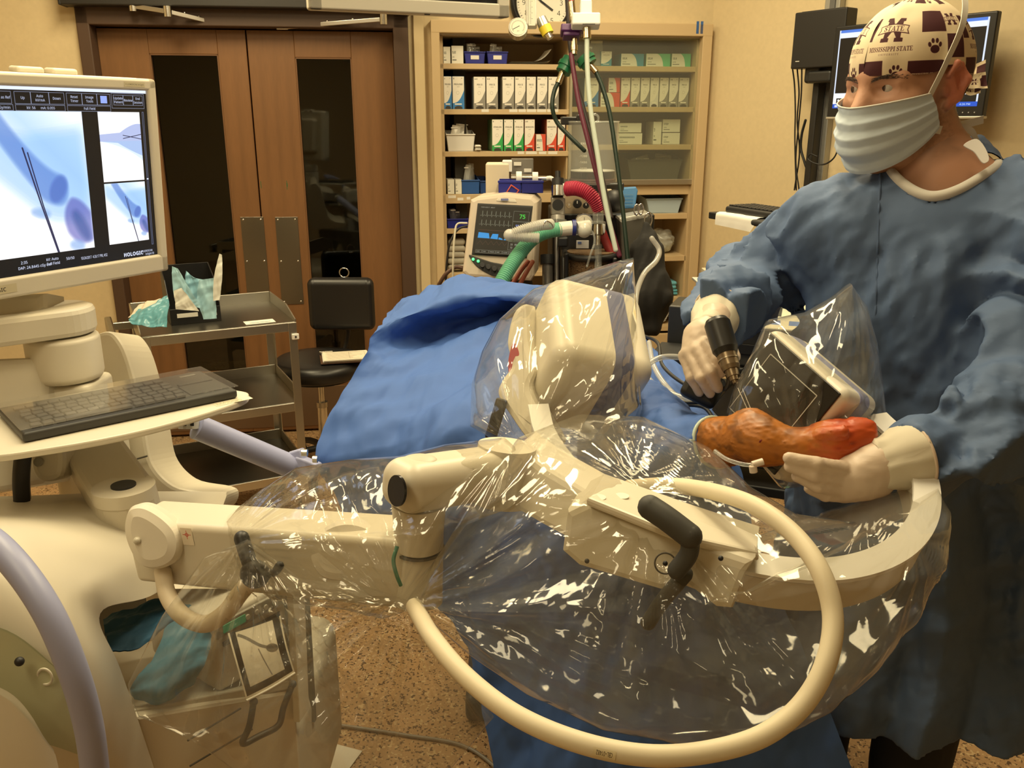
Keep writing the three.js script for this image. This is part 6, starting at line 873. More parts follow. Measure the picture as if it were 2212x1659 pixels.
// ---- electrosurgical unit on its black cart
{
  const d = 2.3, t = thing('electrosurgical_unit', 'electrosurgical unit with a cream control panel and green digits behind the drill', 'medical device', P(1590, 830, d)), part = (n, g, m, p = t) => objW(n, g, m, p); const X = V(.93, 0, .36).normalize(), Y = V(0, 1, 0), Z = X.clone().cross(Y);
  const c = P(1600, 745, d); part('case', obox(c.clone().addScaledVector(Z, -.13).addScaledVector(X, .03), X, Y, Z, .28, .12, .26, .008), M([.05, .047, .04], .45));
  part('top_cover', obox(c.clone().addScaledVector(Z, -.15).addScaledVector(X, .03).add(V(0, .075, 0)), X, Y, Z, .27, .04, .22, .008), M([.035, .034, .03], .4));
  const sl = V(0, .55, 0).addScaledVector(Z, -.8).normalize(), nz = X.clone().cross(sl);
  const pn = print(512, 160, q => { q.fillStyle = '#d9d4bc'; q.fillRect(0, 0, 512, 160); q.fillStyle = '#d9ae3c'; q.fillRect(60, 12, 110, 80); q.fillStyle = '#f3e7b4'; for (let i = 0; i < 3; i++) q.fillRect(76 + i * 28, 40, 18, 26); q.fillStyle = '#14180f'; q.fillRect(230, 14, 150, 76); q.fillStyle = '#35e05a'; q.font = 'bold 56px monospace'; q.fillText('30', 300, 76); q.fillStyle = '#e0a63a'; q.fillRect(90, 112, 60, 26); q.fillRect(20, 112, 40, 26); q.fillStyle = '#3f6bb8'; q.fillRect(220, 112, 60, 26); q.fillRect(320, 112, 60, 26); q.fillRect(420, 112, 60, 26); });
  part('control_panel', place(rb(.28, .105, .012, .003), c.clone().addScaledVector(X, .03).addScaledVector(Z, -.015).add(V(0, .082, 0)), X, sl, nz), M([.6, .58, .48], .5));
  part('panel_print', place(decal(.276, .1).translate(0, 0, .0065), c.clone().addScaledVector(X, .03).addScaledVector(Z, -.015).add(V(0, .082, 0)), X, sl, nz), M(0xffffff, .5, 0, { map: pn, emissiveMap: print(512, 160, q => { q.fillStyle = '#000'; q.fillRect(0, 0, 512, 160); q.fillStyle = '#35e05a'; q.font = 'bold 56px monospace'; q.fillText('30', 300, 76); }), emissive: 0xffffff, emissiveIntensity: .5 }));
  for (const u of [-.1, 0, .1]) { const p = part('socket_panel', obox(c.clone().addScaledVector(X, u).addScaledVector(Z, .003).add(V(0, -.01, 0)), X, Y, Z, .08, .03, .008, .003), black); objW('socket', rod(c.clone().addScaledVector(X, u - .02).addScaledVector(Z, .006).add(V(0, -.01, 0)), c.clone().addScaledVector(X, u - .02).addScaledVector(Z, .012).add(V(0, -.01, 0)), .007, .007, 14), darkGrey, p); }
  const cc = thing('black_cart', 'black equipment cart under the electrosurgical unit', 'cart', c.clone().addScaledVector(Z, -.13).setY(0), Math.atan2(Z.x, Z.z)), top = c.y - .061; obj('shelf', at(rb(.36, .03, .28, .006), .02, top - .015, 0), M([.012, .012, .012], .45), cc); obj('shelf', at(rb(.36, .03, .28, .006), .02, top - .35, 0), black, cc); for (const sx of [-1, 1]) for (const sz of [-1, 1]) obj('post', at(rb(.03, top - .05, .03, .004), 0.02 + sx * .16, top / 2 + .02, sz * .12), black, cc); for (const sx of [-1, 1]) for (const sz of [-1, 1]) obj('caster', at(new THREE.TorusGeometry(.03, .014, 8, 16), 0.02 + sx * .15, .044, sz * .11), darkGrey, cc); obj('drawer', at(rb(.32, .18, .25, .006), .02, top - .2, 0), M([.02, .02, .02], .5), cc);
  objW('side_box', [obox(P(1472, 696, 2.42), X, Y, Z, .05, .12, .14, .005)], M([.025, .025, .024], .4), cc); objW('side_bracket', [obox(P(1446, 792, 2.3), X, Y, Z, .08, .1, .14, .006)], black, cc);
  // cloths on the unit
  const topY = c.y + .118; for (let i = 0; i < 5; i++) { const q = P(1668, 672, 2.34); const r = [-.06, -.02, .02, .06].map((zz, j) => [-.075, -.03, .03, .075].map(xx => q.clone().addScaledVector(X, xx * (1 - .06 * i)).addScaledVector(Z, zz * (1 - .05 * i)).setY(topY + .006 + i * .007 + .006 * noise(xx * 30, zz * 30, 0) + (i === 4 ? Math.max(0, .03 - Math.abs(xx + .01)) * .9 : 0)))); solo('gauze_cloth', skin(r, 18, 14, .004), M([.68, .6, .46], .85), ['bottom', 'second lowest', 'middle', 'second highest', 'topmost peaked'][i] + ' cream gauze cloth in the pile on the electrosurgical unit', 'cloth', 'gauze pile'); }
  const bq = P(1722, 672, 2.34); solo('blue_towel', skin([-.05, 0, .05].map(zz => [-.05, 0, .06].map(xx => bq.clone().addScaledVector(X, xx).addScaledVector(Z, zz).setY(topY + .02 + .012 * noise(xx * 25, zz * 25, 4)))), 14, 14, .006), M([.06, .3, .42], .85), 'turquoise towel beside the gauze pile, partly behind the surgeon', 'towel');
}

// ================================================================ patient's arm
const UP_ = V(0, 1, 0);
const armSkin = (() => { const b = grain(256, (u, v) => .5 + .25 * pnoise(u, v, 60, 61) + .25 * pnoise(u, v, 128, 62), false); return new THREE.MeshPhysicalMaterial({ color: 0xffffff, vertexColors: true, roughness: .5, clearcoat: .15, clearcoatRoughness: .3, side: THREE.DoubleSide }); })();
function tint(g, fn) { const p = g.attributes.position, c = new Float32Array(p.count * 3); for (let i = 0; i < p.count; i++) { const k = fn(p.getX(i), p.getY(i), p.getZ(i)); c[3 * i] = k[0]; c[3 * i + 1] = k[1]; c[3 * i + 2] = k[2]; } g.setAttribute('color', new THREE.BufferAttribute(c, 3)); return g; }
{
  const q = [cap(P(1500, 975, 1.36), P(1560, 955, 1.29), .036, .034), cap(P(1555, 952, 1.29), P(1625, 945, 1.24), .033, .035), cap(P(1615, 930, 1.245), P(1660, 955, 1.225), .03, .027), cap(P(1650, 958, 1.225), P(1728, 968, 1.205), .031, .0215), cap(P(1728, 968, 1.205), P(1800, 958, 1.2), .022, .03), cap(P(1795, 958, 1.2), P(1852, 940, 1.195), .03, .025),
    cap(P(1845, 922, 1.19), P(1878, 922, 1.185), .013, .01), cap(P(1850, 938, 1.183), P(1882, 938, 1.18), .013, .0095), cap(P(1850, 953, 1.183), P(1880, 952, 1.18), .012, .009), cap(P(1842, 966, 1.187), P(1868, 962, 1.185), .011, .008), cap(P(1775, 940, 1.18), P(1820, 932, 1.165), .011, .0085)];
  const A0 = P(1520, 960, 1.3), A1 = P(1880, 945, 1.19), ax = A1.clone().sub(A0).normalize();
  const f = (x, y, z) => { let d = 1e3; for (let i = 0; i < q.length; i++) d = smin(d, q[i](x, y, z), i < 6 ? .018 : .006); const s = (x - A0.x) * ax.x + (y - A0.y) * ax.y + (z - A0.z) * ax.z; return d + .0009 * tri((y * 130 + z * 80) + noise(s * 22, y * 60, z * 60) * 1.6 + s * 14) + .0006 * noise(s * 45, y * 150, z * 150) + .0004 * noise(x * 220, y * 220, z * 220) + .002 * noise(x * 28, y * 28, z * 28); };
  const g = sdfMesh(f, ...boundsOf(pts([[1500, 975, 1.36], [1885, 930, 1.18], [1650, 958, 1.22], [1600, 930, 1.25], [1800, 958, 1.2]]), .055), .0028);
  const arm = thing('patient', 'orange antiseptic-stained arm of the patient resting in a gloved hand', 'arm', P(1700, 1000, 1.22));
  objW('skin', tint(g, (x, y, z) => { const s = clamp(((x - A0.x) * ax.x + (y - A0.y) * ax.y + (z - A0.z) * ax.z) / .27, 0, 1), n = noise(s * 9, y * 70 + z * 30, z * 40) * .5 + noise(s * 30, y * 160, z * 120) * .5, r = sstep(.5, .78, s + n * .1), st = 1 - .45 * sstep(.0, .5, n); return [lerp(.4, .5, r) * st, lerp(.135, .07, r) * st * (1 - .3 * r * n), lerp(.012, .012, r) * st]; }), armSkin, arm);
  arm.children[0].geometry.computeVertexNormals();
  objW('wound_swelling', new THREE.SphereGeometry(1, 20, 14).scale(.018, .0045, .01).applyMatrix4(basis(V(0, 0, 0), ...frame(camv(1, .35, 0), camv(0, 1, 0)))).translate(...P(1602, 911, 1.232).toArray()), M([.42, .08, .06], .4), arm);
  objW('blood_spot', new THREE.SphereGeometry(.004, 12, 8).scale(1, 1, .4).translate(...P(1645, 955, 1.195).toArray()), M([.16, .012, .01], .3), arm);
  const kw = (a, b, c, l) => { const s = solo('steel_pin', [rod(P(...a), P(...b), .0009, .0009, 10)], steelBright, l, 'wire pin', 'pins in the elbow'); };
  kw([1594, 838, 1.265], [1624, 905, 1.24], 0, 'thin steel pin standing in the stained elbow, left one'); kw([1604, 840, 1.262], [1632, 908, 1.238], 0, 'thin steel pin standing in the stained elbow, right one');
  { const ax2 = P(1590, 948, 1.26).sub(P(1500, 972, 1.36)).normalize(), [X, Y, Z] = frame(ax2, UP_), c = P(1545, 955, 1.3);
    solo('drape_rim', [place(new THREE.TorusGeometry(.0385, .003, 10, 44), c, Y, Z, X)], M([.5, .6, .52], .35), 'pale elastic rim of the drape around the stained arm', 'drape rim');
    const sl = cap(P(1548, 955, 1.295), P(1480, 985, 1.37), .036, .06), sl2 = cap(P(1480, 985, 1.37), P(1380, 960, 1.62), .06, .12), cutP = P(1546, 955, 1.298);
    solo('blue_drape_sleeve', sdfMesh((x, y, z) => Math.max(smin(sl(x, y, z), sl2(x, y, z), .05) + .012 * crumple(x, y, z, 8, 5) * sstep(.0, .06, V(x, y, z).distanceTo(cutP)) + .005 * crumple(x, y, z, 18, 2) * sstep(0, .05, V(x, y, z).distanceTo(cutP)), (x - cutP.x) * ax2.x + (y - cutP.y) * ax2.y + (z - cutP.z) * ax2.z), ...boundsOf(pts([[1548, 955, 1.295], [1480, 985, 1.37], [1380, 960, 1.62]]), .14), .006), drapeBlue, 'blue drape bunched like a sleeve behind the stained elbow', 'drape'); }
  solo('clear_drain', capTube(pts([[1545, 975, 1.22], [1570, 992, 1.2], [1605, 1003, 1.185], [1628, 1005, 1.18]]), .0032, 30, 8), clearPl, 'thin clear tube along the underside of the stained arm', 'tube');
  solo('tube_plug', [rod(P(1625, 1004, 1.178), P(1648, 997, 1.178), .005, .005, 14), rod(P(1626, 1006, 1.178), P(1628, 1020, 1.18), .0055, .0055, 14)], M([.7, .6, .5], .35), 'small pale tube plug under the stained elbow', 'plug');
}
// ================================================================ drill
{
  const t = thing('surgical_drill', 'black pistol drill with a bronze coloured chuck in the right gloved hand', 'drill', P(1520, 860, 1.36)), a = P(1547, 692, 1.345), b = P(1589, 828, 1.3), ax = b.clone().sub(a), L = ax.length(), n = ax.clone().normalize(), at_ = s => a.clone().addScaledVector(n, s * L), bz = M([.26, .2, .13], .35, .85);
  objW('motor_housing', [rod(at_(0), at_(.06), .017, .0205, 30), rod(at_(.06), at_(.48), .0205, .02, 30), rod(at_(.48), at_(.56), .02, .0165, 30)], M([.012, .012, .011], .38), t);
  const ch = objW('chuck', [rod(at_(.48), at_(.56), .016, .0165, 28), rod(at_(.56), at_(.74), .0158, .0145, 28), rod(at_(.74), at_(.8), .0145, .0125, 28)], bz, t); objW('chuck_ring', [rod(at_(.63), at_(.65), .0163, .0163, 28)], M([.4, .34, .25], .3, .9), ch); objW('nose', [rod(at_(.8), at_(.9), .0105, .0095, 24), rod(at_(.9), at_(.96), .0078, .007, 20), rod(at_(.96), at_(1), .0048, .004, 16)], bz, ch);
  objW('grip', [capTube(pts([[1552, 742, 1.365], [1530, 790, 1.385], [1512, 835, 1.395]]), .0175, 20, 14)], M([.02, .019, .018], .5), t); objW('battery', [obox(P(1518, 838, 1.4), ...frame(camv(1, -.5, .2), camv(.45, 1, 0)), .062, .052, .05, .01)], M([.014, .014, .014], .5), t);
  objW('trigger_guard', tube(pts([[1562, 796, 1.345], [1574, 815, 1.34], [1570, 838, 1.345], [1552, 838, 1.36], [1546, 822, 1.37]]), .0042, 30, 8), M([.05, .045, .04], .35), t); objW('trigger', obox(P(1562, 790, 1.35), ...frame(camv(.4, -.9, 0), camv(1, .4, 0)), .022, .01, .012, .004), M([.06, .055, .05], .35, .6), t);
}
// ================================================================ surgeon
const sur = thing('person', 'surgeon in a blue gown, patterned cap and face mask, drilling while holding the stained arm', 'person', V(.76, 0, -1.56));
const UP = V(0, 1, 0), shR = P(1790, 505, 1.56), shL = P(2275, 485, 1.38), elR = P(1620, 612, 1.7), wrR = P(1545, 690, 1.44), elL = P(2240, 890, 1.27), wrL = P(1975, 985, 1.18), TL = shL.clone().sub(shR).setY(0).normalize(), TF = V(-TL.z, 0, TL.x), chest = shR.clone().add(shL).multiplyScalar(.5);
const hc = P(1957, 184, 1.445), HF = V(-.875, -.05, .48).normalize(), HL = UP.clone().cross(HF).normalize(), HU = HF.clone().cross(HL);
const hp = (l, u, f) => hc.clone().addScaledVector(HL, l).addScaledVector(HU, u).addScaledVector(HF, f);
{
  const E = (l, u, f, a, b, c) => ell(hp(l, u, f), HL, HU, HF, a, b, c), C = (l1, u1, f1, l2, u2, f2, r1, r2) => cap(hp(l1, u1, f1), hp(l2, u2, f2), r1, r2);
  const skull = [E(0, .028, -.012, .077, .098, .1), E(0, -.04, .03, .06, .085, .072)], soft = [C(-.05, -.062, -.005, 0, -.112, .058, .024, .024), C(.05, -.062, -.005, 0, -.112, .058, .024, .024), E(.045, -.028, .056, .026, .024, .026), E(-.045, -.028, .056, .026, .024, .026), C(.045, .014, .069, 0, .016, .086, .0115, .0115), C(-.045, .014, .069, 0, .016, .086, .0115, .0115), E(0, -.075, .07, .03, .022, .03)];
  const nose = [C(0, .004, .09, 0, -.036, .112, .009, .0135), C(.011, -.042, .1, -.011, -.042, .1, .009, .009)], sock = [E(.032, -.003, .101, .019, .012, .016), E(-.032, -.003, .101, .019, .012, .016)], lids = [1, -1].flatMap(q => [C(q * .015, -.0105, .0875, q * .047, -.011, .0775, .0058, .0055), C(q * .014, .0062, .0895, q * .048, .0045, .0785, .0066, .006)]);
  const nb = chest.clone().add(V(0, .085, 0)).addScaledVector(TF, -.015), neck = [cap(hp(0, -.06, -.025), nb, .056, .062), cap(hp(0, -.09, -.03), nb.clone().add(V(0, -.05, 0)), .058, .075), cap(hp(.05, -.07, -.03), nb.clone().addScaledVector(TF, .04).addScaledVector(TL, .01).add(V(0, -.02, 0)), .016, .016)];
  const ears = [1, -1].map(s => { const rim = [C(s * .08, .028, -.022, s * .087, .03, -.005, .0055, .005), C(s * .087, .03, -.005, s * .084, .012, .008, .005, .004), C(s * .08, .028, -.022, s * .089, .005, -.033, .0055, .006), C(s * .089, .005, -.033, s * .084, -.022, -.02, .006, .006), C(s * .084, -.022, -.02, s * .078, -.035, -.004, .0065, .0065), C(s * .081, .012, .0, s * .083, -.012, -.012, .004, .0045), C(s * .077, -.008, .006, s * .078, -.014, .004, .006, .005)], bowl = E(s * .078, -.002, -.012, .006, .028, .017); return (x, y, z) => { let d = bowl(x, y, z); for (const k of rim) d = smin(d, k(x, y, z), .006); return d; }; });
  const fHead = (x, y, z) => { let d = smin(skull[0](x, y, z), skull[1](x, y, z), .04); for (const k of soft) d = smin(d, k(x, y, z), .02); for (const k of sock) d = -smin(-d, k(x, y, z), .01); for (const k of nose) d = smin(d, k(x, y, z), .012); for (const k of lids) d = smin(d, k(x, y, z), .004); for (const k of neck) d = smin(d, k(x, y, z), .03); for (const k of ears) d = smin(d, k(x, y, z), .007); return d; };
  // trunk, arms and legs under the clothes, joined to head and neck in one surface
  const hipR = V(.76, .92, -1.56).addScaledVector(TL, -.1), hipL = V(.76, .92, -1.56).addScaledVector(TL, .1), ftR = hipR.clone().setY(.08), ftL = hipL.clone().setY(.08), kR = hipR.clone().setY(.5).addScaledVector(TF, .02), kL = hipL.clone().setY(.5).addScaledVector(TF, .02);
  const trunk = [ell(chest.clone().add(V(0, -.16, 0)), TL, UP, TF, .15, .2, .1), ell(V(.755, 1.0, -1.55), TL, UP, TF, .14, .2, .1), cap(nb, shR, .05, .05), cap(nb, shL, .05, .05), cap(shR, elR, .05, .04), cap(elR, wrR, .04, .028), cap(shL, elL, .05, .04), cap(elL, wrL, .04, .028), cap(hipR, kR, .08, .055), cap(kR, ftR, .055, .04), cap(hipL, kL, .08, .055), cap(kL, ftL, .055, .04), cap(ftR, ftR.clone().addScaledVector(TF, .15).setY(.04), .042, .035), cap(ftL, ftL.clone().addScaledVector(TF, .15).setY(.04), .042, .035)];
  const fBody = (x, y, z) => { let d = 1e3; for (const k of trunk) d = smin(d, k(x, y, z), .05); for (const k of neck) d = smin(d, k(x, y, z), .03); return d; };
  const headG = sdfMesh(fHead, hp(0, 0, 0).add(V(-.2, -.24, -.2)), hp(0, 0, 0).add(V(.2, .16, .2)), .0032), bodyG = sdfMesh(fBody, V(.3, 0, -1.95), V(1.2, 1.6, -.95), .014);
  const skinM = new THREE.MeshPhysicalMaterial({ color: 0xffffff, vertexColors: true, roughness: .5, side: THREE.DoubleSide });
  const tone = (x, y, z) => { const p = V(x, y, z).sub(hc), l = p.dot(HL), u = p.dot(HU), f = p.dot(HF); const n = noise(x * 90, y * 90, z * 90) * .5 + noise(x * 240, y * 240, z * 240) * .5; let c = [.5, .265, .17].map(k => k * (1 + .05 * n)); const ear = sstep(.074, .084, Math.abs(l)) * sstep(-.05, -.03, u); c = [c[0] * (1 + .15 * ear), c[1] * (1 - .22 * ear), c[2] * (1 - .2 * ear)];
    const beard = sstep(-.02, -.05, u) * sstep(-.03, .0, f) * sstep(-.125, -.1, u) * (.35 + .25 * noise(x * 500, y * 500, z * 500)); const hair = sstep(-.03, -.045, f) * sstep(-.075, -.05, u) * (.55 + .25 * noise(x * 420, y * 420, z * 420)); const side = sstep(.05, .065, Math.abs(l)) * sstep(.03, .015, f) * sstep(-.005, .015, f) * sstep(-.05, -.02, u) * .35; const k = clamp(beard + hair + side, 0, .85); return c.map((q, i) => lerp(q, [.09, .055, .035][i], k)); };
  const g = mergeGeometries([headG, bodyG].map(q => tint(q, tone))); objW('body', g, skinM, sur).userData.label = 'fair skin of face, ear and neck';
  // eyes and brows
  for (const s of [1, -1]) { const c = hp(s * .031, -.002, .078), e = objW('eye', new THREE.SphereGeometry(.0122, 24, 16).translate(c.x, c.y, c.z), M([.5, .46, .41], .2), sur), look = HF.clone().addScaledVector(HL, -.42).addScaledVector(HU, -.03).normalize(); const ir = place(new THREE.SphereGeometry(.0124, 24, 10, 0, 6.3, 0, .5).rotateX(Math.PI / 2), c, ...frame(HL.clone().addScaledVector(look, -HL.dot(look)), HU)); const q = new THREE.Quaternion().setFromUnitVectors(V(0, 0, 1), look); objW('iris', new THREE.SphereGeometry(.01235, 24, 10, 0, 6.3, 0, .5).rotateX(Math.PI / 2).applyQuaternion(q).translate(c.x, c.y, c.z), M([.07, .035, .018], .15), e); objW('pupil', new THREE.SphereGeometry(.01245, 20, 8, 0, 6.3, 0, .22).rotateX(Math.PI / 2).applyQuaternion(q).translate(c.x, c.y, c.z), black, e);
    const hair = []; const r = rng(5 + s); for (let i = 0; i < 90; i++) { const t = r(), a = hp(s * lerp(.012, .056, t), .0085 + .006 * Math.sin(t * 2.4) + (r() - .5) * .006, lerp(.1025, .074, t * t * .8 + t * .2)); hair.push(rod(a, a.clone().addScaledVector(HL, s * .007).addScaledVector(HU, .002 * (1 - t)), .0006, .0003, 5)); } objW('eyebrow', hair, M([.05, .028, .018], .8), sur).userData.kind = 'stuff'; }
  // ---- gown
  const gownM = new THREE.MeshPhysicalMaterial({ roughness: .72, sheen: .3, sheenRoughness: .5, side: THREE.DoubleSide, bumpMap: plasterBump, bumpScale: .0004 }); gownM.color.setRGB(.08, .132, .255);
  const T0 = chest.clone();
  const gt = [ell(T0.clone().add(V(0, -.15, 0)).addScaledVector(TF, .0), TL, UP, TF, .2, .27, .14), ell(V(.745, 1.06, -1.53), TL, UP, TF, .195, .3, .15), cap(nb.clone().add(V(0, -.07, 0)), shR, .07, .066), cap(nb.clone().add(V(0, -.07, 0)), shL, .07, .068)], sk = [cap(V(.755, 1.0, -1.545), V(.815, .52, -1.58), .17, .295)];
  const gs = [[shR, elR, .08, .068], [elR, wrR.clone().lerp(elR, .08), .068, .052], [shL, elL, .098, .09], [elL, wrL.clone().lerp(elL, -.02), .088, .054]].map(([a, b, r1, r2]) => ({ f: cap(a, b, r1, r2), a, b, d: b.clone().sub(a).normalize(), L: a.distanceTo(b) }));
  const foldS = (s, x, y, z, seed) => { const t = ((x - s.a.x) * s.d.x + (y - s.a.y) * s.d.y + (z - s.a.z) * s.d.z); return .019 * tri(t * 8 + noise(x * 7 + seed, y * 7, z * 7) * 1.5 + (x - z) * 2.5) + .014 * crumple(x, y, z, 6, seed) + .008 * crumple(x, y, z, 12, seed + 3) + .003 * crumple(x, y, z, 22, seed + 5); };
  const fRaw = (x, y, z) => {
    let d = 1e3; for (const k of gt) d = smin(d, k(x, y, z), .07); d = smin(d, sk[0](x, y, z), .12);
    const calm = sstep(.005, .07, nk(x, y, z)); const front = (x - T0.x) * TL.x + (z - T0.z) * TL.z, low = sstep(1.25, .7, y);
    d += calm * ((.010 + .012 * low) * tri(front * (5.5 - low * 1.5) + noise(front * 4, y * 1.4, 2) * 1.1 + .3) * sstep(1.5, 1.35, y) + .018 * crumple(x, y * .8, z, 4.2, 4.4) + .011 * crumple(x, y * .7, z, 8.5, 7.7) + .004 * crumple(x, y, z, 17, 2.2));
    gs.forEach((s, i) => { const q = s.f(x, y, z); if (q < .12) d = smin(d, q + foldS(s, x, y, z, i * 5 + 1), i % 2 ? .03 : .045); else d = Math.min(d, q - .02); });
    return d;
  };
  const fG = (x, y, z) => Math.max(fRaw(x, y, z), .5 + .02 * noise(x * 6, 1, z * 6) - y, cap_cut(x, y, z));
  // openings: neck hole and wrists
  const nk = cap(nb.clone().add(V(0, -.035, 0)).addScaledVector(TF, .035), nb.clone().add(V(0, .2, 0)).addScaledVector(TF, -.02), .072, .1);
  function cap_cut(x, y, z) { let c = -nk(x, y, z); for (const [w, e] of [[wrR, elR], [wrL, elL]]) { const n = w.clone().sub(e).normalize(), p = w.clone().addScaledVector(n, w === wrL ? .006 : -.02), s = (x - p.x) * n.x + (y - p.y) * n.y + (z - p.z) * n.z, dx = x - p.x, dy = y - p.y, dz = z - p.z; if (dx * dx + dy * dy + dz * dz < .02) c = Math.max(c, s); } return c; }
  const gG = sdfMesh(fG, V(.28, .47, -2.05), V(1.25, 1.62, -.95), .006); const gown = objW('gown', gG, gownM, sur); gown.userData.label = 'blue disposable surgical gown';
  // white neckband
  const band_ = []; for (let i = 0; i <= 72; i++) { const a = i / 72 * Math.PI * 2, dx = TF.x * Math.cos(a) + TL.x * Math.sin(a), dz = TF.z * Math.cos(a) + TL.z * Math.sin(a); for (let y = nb.y + .1; y > nb.y - .16; y -= .002) { let lo = 0, hi = .25; const ox = nb.x + TF.x * .01, oz = nb.z + TF.z * .01; if (nk(ox, y, oz) > 0) continue; for (let k = 0; k < 18; k++) { const m = (lo + hi) / 2; if (nk(ox + dx * m, y, oz + dz * m) < 0) lo = m; else hi = m; } if (fRaw(ox + dx * lo, y, oz + dz * lo) < -.001) { band_.push(V(ox + dx * (lo + .003), y - .004, oz + dz * (lo + .003))); break; } } }
  for (let k = 0; k < 4; k++) { const q = band_.map(p => p.clone()); band_.forEach((p, i) => p.copy(q[(i + q.length - 1) % q.length]).add(q[i]).add(q[(i + 1) % q.length]).multiplyScalar(1 / 3)); }
  objW('neckband', [new THREE.TubeGeometry(new THREE.CatmullRomCurve3(band_, true, 'centripetal'), 160, .0088, 10, true)], M([.6, .58, .54], .8), gown);
  const ribbon = (p, w, up, name, par) => objW(name, band(p, up, w, .0012, 60), M([.72, .7, .64], .75), par);
  objW('collar_flap', [prism(smoothLoop(pts([[2085, 312, 1.36], [2110, 300, 1.36], [2138, 345, 1.34], [2128, 352, 1.34], [2100, 330, 1.36]]), 30), camv(0, 0, -.003), .0008)], M([.62, .6, .58], .6), gown);
  objW('back_tie', skin([pts([[2080, 300, 1.5], [2120, 290, 1.48], [2160, 330, 1.44]]), pts([[2110, 320, 1.4], [2150, 330, 1.4], [2190, 370, 1.38]])], 14, 8, .002, (x, y, z) => .004 * crumple(x, y, z, 18, 3)), gownM, gown);
  { const hit = (px, py) => { for (let d = .9; d < 2; d += .003) { const p = P(px, py, d); if (fG(p.x, p.y, p.z) < .001) return p; } return P(px, py, 1.4); }; const L = []; for (let i = 0; i <= 24; i++) L.push(hit(1902 - i * .45, 372 + i * 13)); objW('front_seam', [tube(L, .0022, 80, 6)], gownM, gown); }
  // trousers
  const tr = [[hipR, kR, .1, .085], [kR, ftR, .085, .07], [hipL, kL, .1, .085], [kL, ftL, .085, .07]].map(a => cap(...a)); objW('trousers', sdfMesh((x, y, z) => { let d = 1e3; for (const k of tr) d = smin(d, k(x, y, z), .03); return Math.max(d + .006 * crumple(x, y * .6, z, 8, 1.1), .1 - y, y - .62); }, V(.45, .08, -1.85), V(1.1, .65, -1.25), .012), M([.015, .018, .025], .8), sur);
  for (const f of [ftR, ftL]) objW('shoe', sdfMesh(cap(f.clone().setY(.055), f.clone().addScaledVector(TF, .16).setY(.045), .052, .044), f.clone().add(V(-.3, -.09, -.3)).setY(0), f.clone().add(V(.3, .1, .3)), .01), black, sur);
  // ---- cap
  const print_ = print(1024, 1024, (c, W) => {
    const maroon = '#43141c', cr = '#e3d3b4'; c.fillStyle = cr; c.fillRect(0, 0, W, W);
    const paw = (x, y, s) => { c.fillStyle = maroon; c.beginPath(); c.ellipse(x, y + 12 * s, 17 * s, 14 * s, 0, 0, 7); c.fill(); for (const [dx, dy] of [[-20, -4], [-8, -17], [8, -17], [20, -4]]) { c.beginPath(); c.ellipse(x + dx * s, y + dy * s, 6 * s, 9 * s, dx * .012, 0, 7); c.fill(); } };
    const em = (x, y, s) => { c.fillStyle = maroon; c.save(); c.translate(x, y); c.scale(s, s); c.beginPath(); c.moveTo(-52, -56); c.lineTo(-20, -56); c.lineTo(0, -18); c.lineTo(20, -56); c.lineTo(52, -56); c.lineTo(52, -40); c.lineTo(42, -38); c.lineTo(42, 38); c.lineTo(54, 40); c.lineTo(54, 56); c.lineTo(14, 56); c.lineTo(14, 40); c.lineTo(22, 38); c.lineTo(0, 6); c.lineTo(-22, 38); c.lineTo(-14, 40); c.lineTo(-14, 56); c.lineTo(-54, 56); c.lineTo(-54, 40); c.lineTo(-42, 38); c.lineTo(-42, -38); c.lineTo(-52, -40); c.fill(); c.fillStyle = cr; c.strokeStyle = maroon; c.lineWidth = 4; c.beginPath(); c.moveTo(-76, -14); c.quadraticCurveTo(0, -34, 76, -14); c.lineTo(70, 4); c.lineTo(78, 22); c.quadraticCurveTo(0, 2, -78, 22); c.lineTo(-70, 4); c.closePath(); c.fill(); c.stroke(); c.fillStyle = maroon; c.font = 'bold 32px serif'; c.textAlign = 'center'; c.fillText('STATE', 0, 8, 118); c.restore(); };
    const word = (x, y, s, col = maroon) => { c.fillStyle = col; c.textAlign = 'center'; c.font = `bold ${26 * s}px serif`; c.fillText('MISSISSIPPI STATE', x, y, 210 * s); c.font = `${11 * s}px serif`; c.fillText('U N I V E R S I T Y', x, y + 16 * s); };
    const sq = (x, y, w, h) => { c.fillStyle = maroon; c.fillRect(x, y, w, h); };
    c.scale(1024 / 1536, 1024 / 1536); for (let j = 0; j < 3; j++) for (let i = 0; i < 3; i++) { const x = i * 512, y = j * 512; em(x + 150, y + 130, 1.0); word(x + 150, y + 225, 1); sq(x + 290, y + 40, 120, 110); sq(x + 412, y + 160, 96, 100); paw(x + 350, y + 210, 1.2); sq(x + 10, y + 262, 120, 96); word(x + 70, y + 340, .55, cr); paw(x + 190, y + 310, 1.1); sq(x + 260, y + 270, 140, 90); sq(x + 400, y + 290, 110, 70); word(x + 390, y + 320, .8, cr); em(x + 455, y + 90, .55); sq(x + 0, y + 70, 48, 110); sq(x + 240, y + 268, 150, 92); word(x + 315, y + 330, .6, cr); paw(x + 60, y + 430, 1); em(x + 160, y + 440, .55); sq(x + 230, y + 390, 100, 100); word(x + 410, y + 420, .75); paw(x + 370, y + 470, .8); sq(x + 440, y + 440, 64, 66); }
  });
  print_.wrapS = print_.wrapT = THREE.RepeatWrapping; const capM = M(0xffffff, .8, 0, { map: print_ });
